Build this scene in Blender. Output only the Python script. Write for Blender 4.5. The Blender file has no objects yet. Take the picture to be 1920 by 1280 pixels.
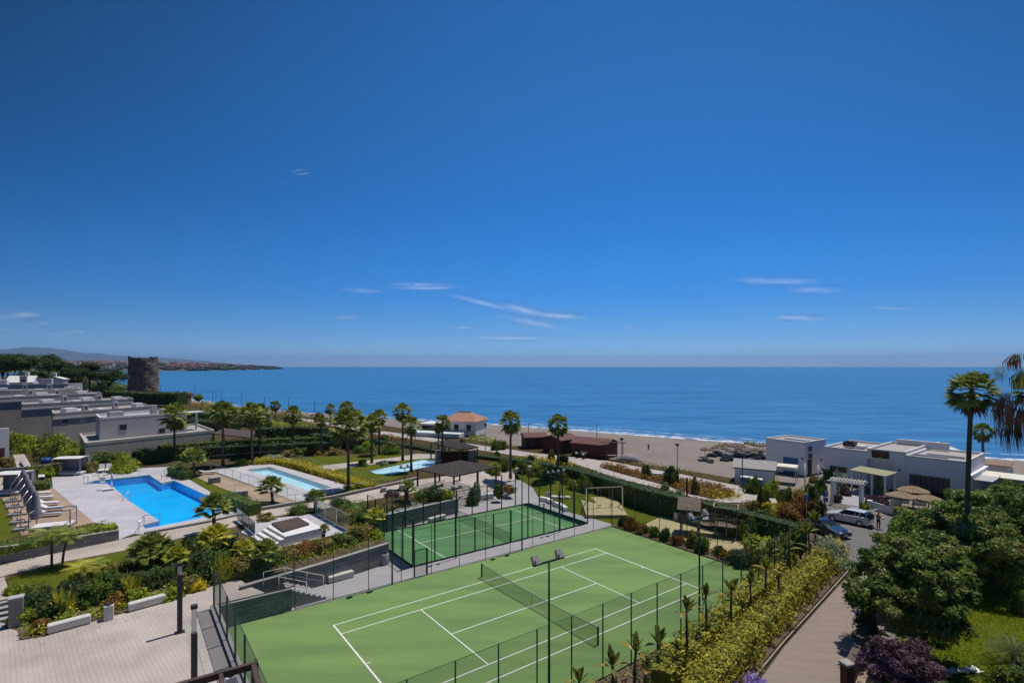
HAZE_D=4e-5
import bpy, math, random
import numpy as np
from mathutils import Vector, Matrix
PI=math.pi; R=math.radians
rs=np.random.RandomState(7); random.seed(7)
C=bpy.context.scene.collection
CH=16.6; F=985.0; HV=687.0
def W(u,v,z=0.0):
    return Vector(((u-960)*(CH-z)/(v-HV), F*(CH-z)/(v-HV), z))
def hz(d,v): return CH-(v-HV)*d/F
TH=R(36.63); O0=Vector((3.815,33.10,0))
A1=Vector((math.cos(TH),math.sin(TH),0)); B1=Vector((-math.sin(TH),math.cos(TH),0))
def ct(a,b,z=0.0): return O0+A1*a+B1*b+Vector((0,0,z))

# ---------------------------------------------------------------- objects
def tag(o,label=None,cat=None,group=None,kind=None):
    if label: o['label']=label
    if cat: o['category']=cat
    if group: o['group']=group
    if kind: o['kind']=kind
    return o
def thing(name,label,cat,loc=(0,0,0),rz=0,group=None,kind=None):
    o=bpy.data.objects.new(name,None); C.objects.link(o)
    o.empty_display_size=0.3
    o.location=loc; o.rotation_euler=(0,0,rz)
    return tag(o,label,cat,group,kind)
def kids(o): return [c for c in bpy.data.objects if c.parent==o]
_kc={}
def copy_tree(o,loc=None,rz=None,label=None,sc=None,group=None,parent=None):
    c=o.copy(); C.objects.link(c)
    if parent is not None: c.parent=parent
    if loc is not None: c.location=loc
    if rz is not None: c.rotation_euler=(0,0,rz)
    if sc is not None: c.scale=(sc,sc,sc) if not hasattr(sc,'__len__') else sc
    if label: c['label']=label
    if group: c['group']=group
    for ch in list(o.children): copy_tree(ch,parent=c)
    return c
class MB:
    def __init__(s): s.v=[]; s.f=[]; s.sm=[]
    def add(s,vs,fs,smooth=False):
        n=len(s.v); s.v+= [tuple(x) for x in vs]
        s.f+=[tuple(i+n for i in f) for f in fs]; s.sm+=[smooth]*len(fs); return s
    def box(s,c,size,rz=0,rx=0,ry=0,taper=1.0):
        hx,hy,hz_=size[0]/2,size[1]/2,size[2]/2
        M=Matrix.Rotation(rz,3,'Z')@Matrix.Rotation(ry,3,'Y')@Matrix.Rotation(rx,3,'X')
        vs=[]
        for z in (-1,1):
            t=taper if z>0 else 1
            for x,y in ((-1,-1),(1,-1),(1,1),(-1,1)):
                vs.append(M@Vector((x*hx*t,y*hy*t,z*hz_))+Vector(c))
        return s.add(vs,[(3,2,1,0),(4,5,6,7),(0,1,5,4),(1,2,6,5),(2,3,7,6),(3,0,4,7)])
    def bbox(s,c,size,rz=0,b=0.03):  # bevelled box (chamfered vertical and top edges)
        hx,hy,h=size[0]/2,size[1]/2,size[2]; M=Matrix.Rotation(rz,3,'Z'); vs=[]
        def ring(ix,z,bb):
            x,y=hx-ix,hy-ix
            for p in ((-x+bb,-y),(x-bb,-y),(x,-y+bb),(x,y-bb),(x-bb,y),(-x+bb,y),(-x,y-bb),(-x,-y+bb)):
                vs.append(M@Vector((p[0],p[1],z))+Vector(c))
        ring(0,-h/2,b); ring(0,h/2-b,b); ring(b,h/2,b*.6)
        fs=[tuple(range(7,-1,-1)),tuple(range(16,24))]
        for k in (0,8):
            for i in range(8): fs.append((k+i,k+(i+1)%8,k+8+(i+1)%8,k+8+i))
        return s.add(vs,fs)
    def bar(s,p,q,w,h=None,up=(0,0,1)):
        p=Vector(p);q=Vector(q);h=h or w
        d=(q-p)
        if d.length<1e-6: return s
        d.normalize(); u=Vector(up)
        if abs(d.dot(u))>.98: u=Vector((1,0,0))
        x=d.cross(u).normalized(); y=x.cross(d).normalized()
        vs=[]
        for e in (p,q):
            for a,b in ((-1,-1),(1,-1),(1,1),(-1,1)): vs.append(e+x*(a*w/2)+y*(b*h/2))
        return s.add(vs,[(3,2,1,0),(4,5,6,7),(0,1,5,4),(1,2,6,5),(2,3,7,6),(3,0,4,7)])
    def tube(s,pts,r,n=8,smooth=True,caps=True):
        pts=[Vector(p) for p in pts]; rr=r if hasattr(r,'__len__') else [r]*len(pts)
        vs=[]
        for i,p in enumerate(pts):
            d=(pts[min(i+1,len(pts)-1)]-pts[max(i-1,0)]).normalized()
            u=Vector((0,0,1)) if abs(d.z)<.95 else Vector((1,0,0))
            x=d.cross(u).normalized(); y=x.cross(d).normalized()
            for k in range(n):
                t=2*PI*k/n; vs.append(p+(x*math.cos(t)+y*math.sin(t))*rr[i])
        fs=[]
        for i in range(len(pts)-1):
            for k in range(n):
                fs.append((i*n+k,i*n+(k+1)%n,(i+1)*n+(k+1)%n,(i+1)*n+k))
        s.add(vs,fs,smooth)
        if caps:
            m=len(s.v)-len(vs)
            s.f+= [tuple(m+k for k in range(n-1,-1,-1)),tuple(m+(len(pts)-1)*n+k for k in range(n))]; s.sm+=[False,False]
        return s
    def lathe(s,prof,c=(0,0,0),n=16,smooth=True):
        vs=[];c=Vector(c)
        for r,z in prof:
            for k in range(n):
                t=2*PI*k/n; vs.append(c+Vector((r*math.cos(t),r*math.sin(t),z)))
        fs=[]
        for i in range(len(prof)-1):
            for k in range(n): fs.append((i*n+k,i*n+(k+1)%n,(i+1)*n+(k+1)%n,(i+1)*n+k))
        return s.add(vs,fs,smooth)
    def prism(s,poly,z0,z1,ztop=None):
        n=len(poly)
        ar=sum(poly[i][0]*poly[(i+1)%n][1]-poly[(i+1)%n][0]*poly[i][1] for i in range(n))
        poly=list(poly)
        if ar<0: poly=poly[::-1]; ztop=ztop[::-1] if ztop else None
        vs=[(p[0],p[1],z0) for p in poly]+[(p[0],p[1],(ztop[i] if ztop else z1)) for i,p in enumerate(poly)]
        fs=[tuple(range(n-1,-1,-1)),tuple(range(n,2*n))]+[(i,(i+1)%n,n+(i+1)%n,n+i) for i in range(n)]
        return s.add(vs,fs)
    def quad(s,a,b,c,d): return s.add([a,b,c,d],[(0,1,2,3)])
    def build(s,name,mat,parent=None,org=None):
        me=bpy.data.meshes.new(name)
        vs=s.v
        if org is not None: vs=[(x-org[0],y-org[1],z-org[2]) for x,y,z in vs]
        me.from_pydata(vs,[],s.f); me.materials.append(mat)
        me.polygons.foreach_set('use_smooth',s.sm); me.update()
        o=bpy.data.objects.new(name,me); C.objects.link(o)
        if parent is not None: o.parent=parent
        elif org is not None: o.location=org
        return o

# ---------------------------------------------------------------- materials
def nt(name):
    m=bpy.data.materials.new(name); m.use_nodes=True
    t=m.node_tree; b=t.nodes['Principled BSDF']
    return m,t,b
def N(t,k,**kw):
    n=t.nodes.new(k)
    for a,v in kw.items():
        if a.startswith('i_'):
            key=a[2:]; key=int(key) if key.isdigit() else key.replace('_',' ')
            n.inputs[key].default_value=v
        else: setattr(n,a,v)
    return n
def rgba(c): return (c[0],c[1],c[2],1)
def ramp(t,fac,stops,interp='LINEAR'):
    r=N(t,'ShaderNodeValToRGB'); t.links.new(fac,r.inputs[0]); cr=r.color_ramp; cr.interpolation=interp
    while len(cr.elements)<len(stops): cr.elements.new(0.5)
    for e,(p,c) in zip(cr.elements,stops): e.position=p; e.color=rgba(c)
    return r.outputs[0]
def coords(t,scale=1.0,rz=0,sy=1.0,world=False):
    tc=N(t,'ShaderNodeNewGeometry').outputs['Position'] if world else N(t,'ShaderNodeTexCoord').outputs['Object']
    mp=N(t,'ShaderNodeMapping'); mp.inputs['Rotation'].default_value=(0,0,-rz); mp.inputs['Scale'].default_value=(scale,scale*sy,scale)
    t.links.new(tc,mp.inputs[0]); return mp.outputs[0]
def noise(t,vec,scale,detail=6,rough=.6,dist=0):
    n=N(t,'ShaderNodeTexNoise',i_Scale=scale,i_Detail=detail,i_Roughness=rough,i_Distortion=dist); t.links.new(vec,n.inputs['Vector']); return n.outputs['Fac']
def mix(t,fac,a,b,mode='MIX'):
    m=N(t,'ShaderNodeMix',data_type='RGBA',blend_type=mode)
    if isinstance(fac,(int,float)): m.inputs[0].default_value=fac
    else: t.links.new(fac,m.inputs[0])
    for k,x in ((6,a),(7,b)):
        if isinstance(x,tuple): m.inputs[k].default_value=rgba(x)
        else: t.links.new(x,m.inputs[k])
    return m.outputs[2]
def bump(t,b,h,strength=.3,dist=.02):
    bm=N(t,'ShaderNodeBump',i_Strength=strength,i_Distance=dist); t.links.new(h,bm.inputs['Height']); t.links.new(bm.outputs[0],b.inputs['Normal'])
def pm(name,c1,c2=None,scale=3.0,rough=.8,bmp=.15,fine=30.0,metal=0.0,contrast=(.35,.65)):
    m,t,b=nt(name); c2=c2 or tuple(x*.8 for x in c1)
    v=coords(t,world=False)
    n1=noise(t,v,scale); n2=noise(t,v,fine,4)
    col=ramp(t,n1,[(contrast[0],c2),(contrast[1],c1)])
    col=mix(t,.25,col,ramp(t,n2,[(.3,tuple(x*.6 for x in c1)),(.7,tuple(min(1,x*1.25) for x in c1))]))
    t.links.new(col,b.inputs['Base Color']); b.inputs['Roughness'].default_value=rough; b.inputs['Metallic'].default_value=metal
    if bmp: bump(t,b,n2,bmp,.02)
    return m
def brick(name,c1,c2,mortar,bw,bh,rz=0,ms=.01,rough=.85,vert=False,offset=.5,nz=.35,bmp=.4,big=.25):
    m,t,b=nt(name)
    if vert:
        # wall: use horizontal run (x+y rotated) and z
        tc=N(t,'ShaderNodeTexCoord').outputs['Object']; mp=N(t,'ShaderNodeMapping'); mp.inputs['Rotation'].default_value=(0,0,-rz); t.links.new(tc,mp.inputs[0])
        sp=N(t,'ShaderNodeSeparateXYZ'); t.links.new(mp.outputs[0],sp.inputs[0])
        ad=N(t,'ShaderNodeMath',operation='ADD'); t.links.new(sp.outputs[0],ad.inputs[0]); t.links.new(sp.outputs[1],ad.inputs[1])
        cb=N(t,'ShaderNodeCombineXYZ'); t.links.new(ad.outputs[0],cb.inputs[0]); t.links.new(sp.outputs[2],cb.inputs[1]); v=cb.outputs[0]
    else: v=coords(t,rz=rz)
    br=N(t,'ShaderNodeTexBrick',i_Scale=1.0,i_Mortar_Size=ms,i_Brick_Width=bw,i_Row_Height=bh,offset=offset)
    br.inputs['Color1'].default_value=rgba(c1); br.inputs['Color2'].default_value=rgba(c2); br.inputs['Mortar'].default_value=rgba(mortar)
    t.links.new(v,br.inputs['Vector'])
    w=coords(t)
    n1=noise(t,w,.35,5); n2=noise(t,w,12,5)
    col=mix(t,nz,br.outputs['Color'],ramp(t,n2,[(.3,tuple(x*.45 for x in c1)),(.7,tuple(min(1,x*1.35) for x in c1))]))
    col=mix(t,big,col,ramp(t,n1,[(.35,tuple(x*.6 for x in c2)),(.65,tuple(min(1,x*1.2) for x in c1))]))
    t.links.new(col,b.inputs['Base Color']); b.inputs['Roughness'].default_value=rough
    mx=N(t,'ShaderNodeMath',operation='SUBTRACT'); t.links.new(n2,mx.inputs[0]); t.links.new(br.outputs['Fac'],mx.inputs[1])
    bump(t,b,mx.outputs[0],bmp,.02)
    return m
LH={'yellow_flowers':(1.1,1.1,1),'plum':(1.1,1.1,1.1),'purple_flowers':(1,1,1),'palm_dead':(1.2,1.1,1),'silver':(1.2,1.2,1.1),'hedge_var':(1.25,1.15,.9),'pine':(1.2,1.2,.9),'far_trees':(1.1,1.1,1),'tree_dark':(1.35,1.3,1.0),'tree_mid':(1.4,1.3,.9)}
LK={'yellow_flowers':1.25,'pine':1.9,'plum':1.5,'purple_flowers':1,'flower_pink':1,'hedge_var':1.02,'bush_russet':1.25,'grass_blades':1.5,'silver':1.45,'strelitzia':1.2,'palm_dead':1.3,'hedge_dark':1.9,'far_trees':1.3,'bush_lime':1.7,'tree_dark':2.3,'tree_mid':2.2,'palm_leaf':2.8,'palm_yellow':1.9}
def leafm(name,stops,rough=.5,trans=.35):
    """foliage: per-leaf tone attribute picks the leaf's own colour; thin-leaf translucency"""
    m,t,b=nt(name)
    k=LK.get(name,1.9)*1.3; stops=[tuple(min(.8,x*k*s_) for x,s_ in zip(c,LH.get(name,(1.45,1.32,.95)))) for c in stops]
    at=N(t,'ShaderNodeAttribute',attribute_name='tone'); v=coords(t,world=True)
    n=noise(t,v,.8,3)
    ad=N(t,'ShaderNodeMath',operation='MULTIPLY_ADD'); t.links.new(n,ad.inputs[0]); ad.inputs[1].default_value=.5; 
    sb=N(t,'ShaderNodeMath',operation='SUBTRACT'); t.links.new(at.outputs['Fac'],sb.inputs[0]); sb.inputs[1].default_value=.25
    t.links.new(sb.outputs[0],ad.inputs[2])
    col=ramp(t,ad.outputs[0],[(i/(len(stops)-1) if len(stops)>1 else 0,c) for i,c in enumerate(stops)])
    t.links.new(col,b.inputs['Base Color']); b.inputs['Roughness'].default_value=rough
    b.inputs['Specular IOR Level'].default_value=.22
    tr=N(t,'ShaderNodeBsdfTranslucent'); t.links.new(col,tr.inputs[0])
    ms=N(t,'ShaderNodeMixShader'); ms.inputs[0].default_value=trans
    t.links.new(b.outputs[0],ms.inputs[1]); t.links.new(tr.outputs[0],ms.inputs[2])
    t.links.new(ms.outputs[0],t.nodes['Material Output'].inputs['Surface'])
    return m
def seethrough(name,color,alpha,rough=.5,gloss=0.0,tint=(1,1,1)):
    m,t,b=nt(name); b.inputs['Base Color'].default_value=rgba(color); b.inputs['Roughness'].default_value=rough
    tp=N(t,'ShaderNodeBsdfTransparent'); tp.inputs[0].default_value=rgba(tint)
    ms=N(t,'ShaderNodeMixShader'); 
    if gloss:
        fr=N(t,'ShaderNodeFresnel',i_IOR=1.07); a=N(t,'ShaderNodeMath',operation='ADD'); t.links.new(fr.outputs[0],a.inputs[0]); a.inputs[1].default_value=alpha; a.use_clamp=True
        t.links.new(a.outputs[0],ms.inputs[0])
    else: ms.inputs[0].default_value=alpha
    t.links.new(tp.outputs[0],ms.inputs[1]); t.links.new(b.outputs[0],ms.inputs[2])
    t.links.new(ms.outputs[0],t.nodes['Material Output'].inputs['Surface'])
    return m

M={}
M['white_concrete']=pm('white_concrete',(.62,.59,.55),(.5,.48,.44),2,.8)
M['white_plaster']=pm('white_plaster',(.72,.71,.70),(.62,.61,.60),.8,.85)
M['grey_plaster']=pm('grey_plaster',(.34,.315,.295),(.27,.25,.235),.5,.85)
M['beige_plaster']=pm('beige_plaster',(.50,.46,.40),(.40,.37,.32),.6,.85)
M['light_grey_plaster']=pm('light_grey_plaster',(.43,.42,.42),(.36,.355,.355),.6,.85)
M['roof_gravel']=pm('roof_gravel',(.42,.375,.345),(.32,.285,.265),.5,.95,.5,8)
M['metal_grey']=pm('metal_grey',(.45,.45,.46),(.38,.38,.39),3,.45,.05,metal=.6)
M['steel']=pm('steel',(.7,.7,.72),None,3,.3,.02,metal=.9)
M['dark_metal']=pm('dark_metal',(.028,.03,.034),(.02,.02,.024),3,.45,.05)
M['green_metal']=pm('green_metal',(.012,.045,.03),(.008,.03,.02),3,.45,.05)
M['brown_wood']=pm('brown_wood',(.085,.05,.035),(.05,.03,.022),2,.75,.3,14)
M['pergola_slat']=pm('pergola_slat',(.15,.115,.10),(.085,.065,.055),2,.8,.3,14)
M['hut_wood']=brick('hut_wood',(.11,.032,.022),(.085,.026,.02),(.04,.015,.012),5,.14,vert=True,ms=.01,nz=.3)
M['hut_roof']=pm('hut_roof',(.16,.07,.06),(.11,.045,.04),1,.85,.3,10)
M['weathered_wood']=pm('weathered_wood',(.22,.17,.12),(.14,.11,.08),2,.85,.4,14)
M['pale_wood']=pm('pale_wood',(.42,.35,.26),(.3,.25,.19),2,.85,.4,14)
M['court']=None
M['white_paint']=pm('white_paint',(.78,.78,.74),(.66,.66,.62),2,.7,.05)
M['fabric_white']=pm('fabric_white',(.68,.66,.66),(.58,.56,.57),3,.9,.2)
M['fabric_grey']=pm('fabric_grey',(.30,.27,.31),(.22,.20,.23),3,.9,.2)
M['rubber']=pm('rubber',(.012,.012,.012),None,3,.7,.1)
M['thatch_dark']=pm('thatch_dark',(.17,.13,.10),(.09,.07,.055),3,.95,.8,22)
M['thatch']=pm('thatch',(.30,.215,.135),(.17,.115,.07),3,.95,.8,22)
M['soil']=pm('soil',(.13,.085,.055),(.075,.05,.035),.8,.95,.6,9)
M['bark']=pm('bark',(.12,.095,.075),(.06,.048,.04),3,.9,.7,14)
M['palm_bark']=pm('palm_bark',(.13,.105,.085),(.07,.055,.045),2,.9,.8,10)
M['terracotta']=brick('terracotta',(.46,.24,.15),(.38,.19,.12),(.25,.1,.07),.25,.4,rough=.85,ms=.02)
M['pool_clear']=None
M['glass_dark']=pm('glass_dark',(.02,.025,.03),(.03,.035,.04),.7,.12,0)
M['net']=seethrough('net',(.02,.05,.04),.36)
M['chain_mesh']=seethrough('chain_mesh',(.02,.10,.07),.22)
M['chain_mesh_thin']=seethrough('chain_mesh_thin',(.02,.07,.055),.09)
M['chain_mesh_dense']=seethrough('chain_mesh_dense',(.015,.085,.07),.52)
M['glass']=seethrough('glass',(.25,.42,.38),.015,rough=.05,gloss=1,tint=(.93,.98,.965))
M['stone_wall']=brick('stone_wall',(.27,.27,.275),(.11,.112,.12),(.04,.04,.042),.7,.26,rz=TH,ms=.014,vert=True,nz=.35,bmp=1,big=.15)
M['stone_grey']=brick('stone_grey',(.30,.28,.26),(.22,.21,.20),(.13,.12,.11),.5,.22,rz=TH,ms=.012,vert=True,nz=.5,bmp=.6)
M['road_kerb']=pm('road_kerb',(.27,.23,.19),(.2,.17,.14),1.5,.9)
M['coping']=pm('coping',(.36,.34,.32),(.28,.27,.26),1.5,.85)
M['plaza']=brick('plaza',(.46,.395,.35),(.43,.37,.325),(.29,.245,.22),9.0,.2,rz=TH+PI/2+R(8),ms=.014,nz=.2,big=.4)
M['plaza_slab']=brick('plaza_slab',(.40,.36,.33),(.36,.33,.30),(.15,.13,.12),1.6,1.1,rz=TH+PI/2,ms=.02,nz=.3)
M['path_paving']=brick('path_paving',(.47,.405,.345),(.43,.37,.315),(.30,.26,.22),.8,.2,rz=TH+PI/2,ms=.012,nz=.2,big=.35)
M['walkway']=pm('walkway',(.37,.35,.36),(.30,.285,.29),.5,.9,.4,14)
M['deck_white']=brick('deck_white',(.50,.47,.49),(.46,.435,.455),(.40,.37,.35),.6,.6,rz=TH,ms=.012,offset=0,nz=.15,big=.3)
M['deck_brown']=brick('deck_brown',(.42,.30,.20),(.34,.24,.165),(.16,.11,.075),2.4,.16,rz=TH,ms=.012,nz=.4,big=.4)
M['promenade']=brick('promenade',(.44,.39,.35),(.40,.355,.32),(.27,.24,.22),.5,.5,rz=.3,ms=.01,nz=.25,big=.4)
M['pale_path']=pm('pale_path',(.52,.46,.40),(.44,.39,.34),.6,.9,.3,14)
M['tan_pad']=pm('tan_pad',(.40,.34,.18),(.34,.29,.155),.8,.95,.3,20)
M['yellow_flowers']=leafm('yellow_flowers',[(.05,.06,.01),(.14,.13,.01),(.42,.30,.012),(.55,.40,.015)],trans=.25)
M['hedge_dark']=leafm('hedge_dark',[(.010,.018,.008),(.02,.036,.014),(.04,.06,.025)])
M['hedge_green']=leafm('hedge_green',[(.016,.03,.010),(.035,.058,.016),(.07,.10,.03)])
M['hedge_var']=leafm('hedge_var',[(.03,.05,.012),(.10,.13,.02),(.33,.31,.045),(.48,.44,.09)])
M['silver']=leafm('silver',[(.04,.06,.035),(.13,.16,.10),(.30,.34,.25)])
M['bush_green']=leafm('bush_green',[(.013,.026,.008),(.032,.056,.012),(.075,.105,.02)])
M['bush_olive']=leafm('bush_olive',[(.03,.03,.012),(.07,.065,.022),(.14,.12,.04)])
M['bush_lime']=leafm('bush_lime',[(.03,.05,.008),(.09,.12,.015),(.20,.22,.025)])
M['bush_russet']=leafm('bush_russet',[(.03,.02,.01),(.10,.05,.018),(.16,.10,.03),(.10,.09,.03)])
M['tree_dark']=leafm('tree_dark',[(.010,.020,.006),(.022,.042,.010),(.055,.078,.018),(.08,.05,.03)])
M['tree_mid']=leafm('tree_mid',[(.012,.025,.007),(.035,.062,.012),(.085,.11,.022)])
M['pine']=leafm('pine',[(.006,.014,.006),(.016,.028,.010),(.035,.05,.016)])
M['plum']=leafm('plum',[(.020,.008,.014),(.045,.02,.032),(.10,.06,.075),(.05,.05,.04)])
M['purple_flowers']=leafm('purple_flowers',[(.12,.08,.22),(.28,.2,.5),(.45,.4,.7)])
M['palm_leaf']=leafm('palm_leaf',[(.018,.028,.009),(.05,.065,.018),(.10,.11,.035)],rough=.4,trans=.25)
M['palm_yellow']=leafm('palm_yellow',[(.05,.06,.012),(.13,.14,.022),(.24,.22,.04)],rough=.4,trans=.3)
M['palm_dead']=leafm('palm_dead',[(.03,.018,.012),(.09,.055,.035),(.17,.11,.07)],trans=.2)
M['strelitzia']=leafm('strelitzia',[(.014,.028,.010),(.035,.055,.016),(.085,.10,.022),(.20,.14,.03)],rough=.35)
M['far_trees']=leafm('far_trees',[(.010,.018,.009),(.022,.034,.016),(.045,.055,.028)],trans=.1)
M['flower_pink']=leafm('flower_pink',[(.25,.05,.07),(.4,.1,.12)])

def grass_mat(name,c1,c2,c3):
    m,t,b=nt(name); v=coords(t)
    n1=noise(t,v,.35,5); n2=noise(t,v,9,6,.75)
    col=ramp(t,n1,[(.3,c1),(.5,c2),(.7,c3)])
    col=mix(t,.45,col,ramp(t,n2,[(.3,tuple(x*.35 for x in c1)),(.7,tuple(x*1.7 for x in c2))]))
    t.links.new(col,b.inputs['Base Color']); b.inputs['Roughness'].default_value=.95; b.inputs['Specular IOR Level'].default_value=.03
    bump(t,b,n2,1.0,.08); return m
M['lawn']=grass_mat('lawn',(.07,.085,.010),(.10,.115,.014),(.13,.13,.02))
M['lawn_dry']=grass_mat('lawn_dry',(.08,.115,.006),(.125,.14,.010),(.165,.145,.025))
M['ground']=grass_mat('ground',(.045,.045,.015),(.08,.06,.03),(.10,.075,.045))

# tennis surface with faint stains, sand drifts and long drainage streaks
def court_mat(name,c1,c2):
    m,t,b=nt(name); v=coords(t,rz=TH)
    v2=coords(t,rz=TH,sy=4.5)
    n1=noise(t,v,.12,4); n2=noise(t,v2,.10,5); n3=noise(t,v,25,4)
    col=ramp(t,n1,[(.35,c1),(.65,c2)])
    col=mix(t,.6,col,ramp(t,n2,[(.38,tuple(x*.80 for x in c1)),(.6,tuple(x*1.16 for x in c2))]))
    col=mix(t,.15,col,ramp(t,n3,[(.3,tuple(x*.6 for x in c1)),(.7,tuple(x*1.4 for x in c2))]))
    t.links.new(col,b.inputs['Base Color']); b.inputs['Roughness'].default_value=.95; bump(t,b,n3,.3,.01); return m
M['court']=court_mat('court_green',(.130,.226,.072),(.158,.250,.072))
M['padel']=court_mat('padel_green',(.085,.20,.075),(.10,.23,.085))
M['asphalt']=pm('asphalt',(.155,.145,.14),(.12,.112,.108),.5,.9,.4,18)
M['road']=None
m,t,b=nt('road_surface'); v=coords(t)
n1=noise(t,v,.25,5); n3=noise(t,v,16,5,.7); n4=noise(t,coords(t,rz=R(57),sy=6),.35,6,.7)
col=ramp(t,n1,[(.35,(.205,.165,.138)),(.65,(.28,.228,.19))]); col=mix(t,.4,col,ramp(t,n4,[(.35,(.17,.13,.105)),(.62,(.30,.24,.195))])); col=mix(t,.25,col,ramp(t,n3,[(.3,(.12,.09,.075)),(.7,(.34,.28,.23))]))
t.links.new(col,b.inputs['Base Color']); b.inputs['Roughness'].default_value=.92; bump(t,b,n3,.4,.015); M['road']=m
# sand
m,t,b=nt('sand'); v=coords(t); n1=noise(t,v,.06,6,.65); n2=noise(t,v,1.2,6,.7)
col=ramp(t,n1,[(.3,(.155,.13,.108)),(.5,(.21,.18,.153)),(.7,(.255,.22,.19))])
col=mix(t,.35,col,ramp(t,n2,[(.3,(.12,.09,.07)),(.7,(.38,.31,.25))]))
# pebbly dark belt low on the beach, by the water
gz=N(t,'ShaderNodeNewGeometry').outputs['Position']; sz=N(t,'ShaderNodeSeparateXYZ'); t.links.new(gz,sz.inputs[0]); nb_=noise(t,v,.25,5)
ad=N(t,'ShaderNodeMath',operation='MULTIPLY_ADD'); t.links.new(nb_,ad.inputs[0]); ad.inputs[1].default_value=1.6; t.links.new(sz.outputs[2],ad.inputs[2])
mr=N(t,'ShaderNodeMapRange',i_From_Min=-1.5,i_From_Max=-2.1); t.links.new(ad.outputs[0],mr.inputs[0])
peb=N(t,'ShaderNodeTexVoronoi',i_Scale=1.6); t.links.new(v,peb.inputs['Vector'])
col=mix(t,mr.outputs[0],col,ramp(t,peb.outputs['Distance'],[(.1,(.10,.085,.07)),(.6,(.17,.145,.12))]))
t.links.new(col,b.inputs['Base Color']); b.inputs['Roughness'].default_value=.95; bump(t,b,n2,.9,.25); M['sand']=m
# sea
m,t,b=nt('sea_water'); tc=N(t,'ShaderNodeNewGeometry').outputs['Position']
def mapv(rz,sx,sy):
    mp=N(t,'ShaderNodeMapping'); mp.inputs['Rotation'].default_value=(0,0,rz); mp.inputs['Scale'].default_value=(sx,sy,1); t.links.new(tc,mp.inputs[0]); return mp.outputs[0]
na=noise(t,mapv(R(12),.05,.22),1,8,.62,.4); nb=noise(t,mapv(R(-4),.0022,.012),1,6,.6,.6); nc=noise(t,mapv(R(8),.012,.06),1,7,.6,.5)
col=ramp(t,nb,[(.3,(.020,.125,.295)),(.5,(.031,.165,.37)),(.7,(.045,.205,.43))])
col=mix(t,.4,col,ramp(t,nc,[(.3,(.010,.075,.21)),(.7,(.06,.25,.50))]))
col=mix(t,.38,col,ramp(t,na,[(.36,(.006,.06,.18)),(.64,(.07,.28,.55))]))
t.links.new(col,b.inputs['Base Color']); b.inputs['Roughness'].default_value=.38; b.inputs['Specular IOR Level'].default_value=.14
ad=N(t,'ShaderNodeMath',operation='MULTIPLY_ADD'); t.links.new(nc,ad.inputs[0]); ad.inputs[1].default_value=2.5; t.links.new(na,ad.inputs[2])
bump(t,b,ad.outputs[0],.9,.9); M['sea']=m
m,t,b=nt('sea_foam'); v=coords(t); n=noise(t,v,.5,7,.75)
tp=N(t,'ShaderNodeBsdfTransparent'); ms=N(t,'ShaderNodeMixShader'); b.inputs['Base Color'].default_value=(.8,.82,.84,1)
t.links.new(ramp(t,n,[(.40,(0,0,0)),(.56,(1,1,1))]),ms.inputs[0]); t.links.new(tp.outputs[0],ms.inputs[1]); t.links.new(b.outputs[0],ms.inputs[2])
t.links.new(ms.outputs[0],t.nodes['Material Output'].inputs['Surface']); M['foam']=m
# pool water and tiles
m,t,b=nt('pool_water'); tp=N(t,'ShaderNodeBsdfTransparent'); tp.inputs[0].default_value=(.80,.97,1,1)
gl=N(t,'ShaderNodeBsdfGlossy',i_Roughness=.03); fr=N(t,'ShaderNodeFresnel',i_IOR=1.2); ms=N(t,'ShaderNodeMixShader')
v=coords(t); n=noise(t,v,1.6,4); bm=N(t,'ShaderNodeBump',i_Strength=.25,i_Distance=.05); t.links.new(n,bm.inputs['Height'])
t.links.new(bm.outputs[0],gl.inputs['Normal']); t.links.new(bm.outputs[0],fr.inputs['Normal'])
t.links.new(fr.outputs[0],ms.inputs[0]); t.links.new(tp.outputs[0],ms.inputs[1]); t.links.new(gl.outputs[0],ms.inputs[2])
t.links.new(ms.outputs[0],t.nodes['Material Output'].inputs['Surface']); M['pool_water']=m
m,t,b=nt('pool_clear'); tp=N(t,'ShaderNodeBsdfTransparent'); tp.inputs[0].default_value=(.92,.985,1,1)
gl=N(t,'ShaderNodeBsdfGlossy',i_Roughness=.03); fr=N(t,'ShaderNodeFresnel',i_IOR=1.2); ms=N(t,'ShaderNodeMixShader')
t.links.new(fr.outputs[0],ms.inputs[0]); t.links.new(tp.outputs[0],ms.inputs[1]); t.links.new(gl.outputs[0],ms.inputs[2]); t.links.new(ms.outputs[0],t.nodes['Material Output'].inputs['Surface']); M['pool_clear']=m
def tile(name,c,c2): return brick(name,c,c2,tuple(x*.85 for x in c),.25,.25,rz=TH,ms=.01,rough=.4,offset=0,nz=.06,big=.3,bmp=.1)
M['pool_tile']=tile('pool_tile',(.006,.52,1.0),(.006,.49,1.0))
M['pool_tile_light']=tile('pool_tile_light',(.66,.84,.92),(.62,.81,.90))
M['pool_tile_pale']=tile('pool_tile_pale',(.62,.88,.96),(.58,.85,.94))
M['rubble']=None
m,t,b=nt('tower_rubble'); v=coords(t); vo=N(t,'ShaderNodeTexVoronoi',i_Scale=1.3); t.links.new(v,vo.inputs['Vector'])
n1=noise(t,v,.25,6,.7)
sx=N(t,'ShaderNodeSeparateColor'); t.links.new(vo.outputs['Color'],sx.inputs[0])
col=ramp(t,sx.outputs[0],[(0,(.08,.065,.055)),(.5,(.17,.135,.11)),(1,(.30,.24,.19))])
col=mix(t,.6,col,ramp(t,n1,[(.35,(.06,.05,.045)),(.6,(.24,.16,.11))]),'MIX')
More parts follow.
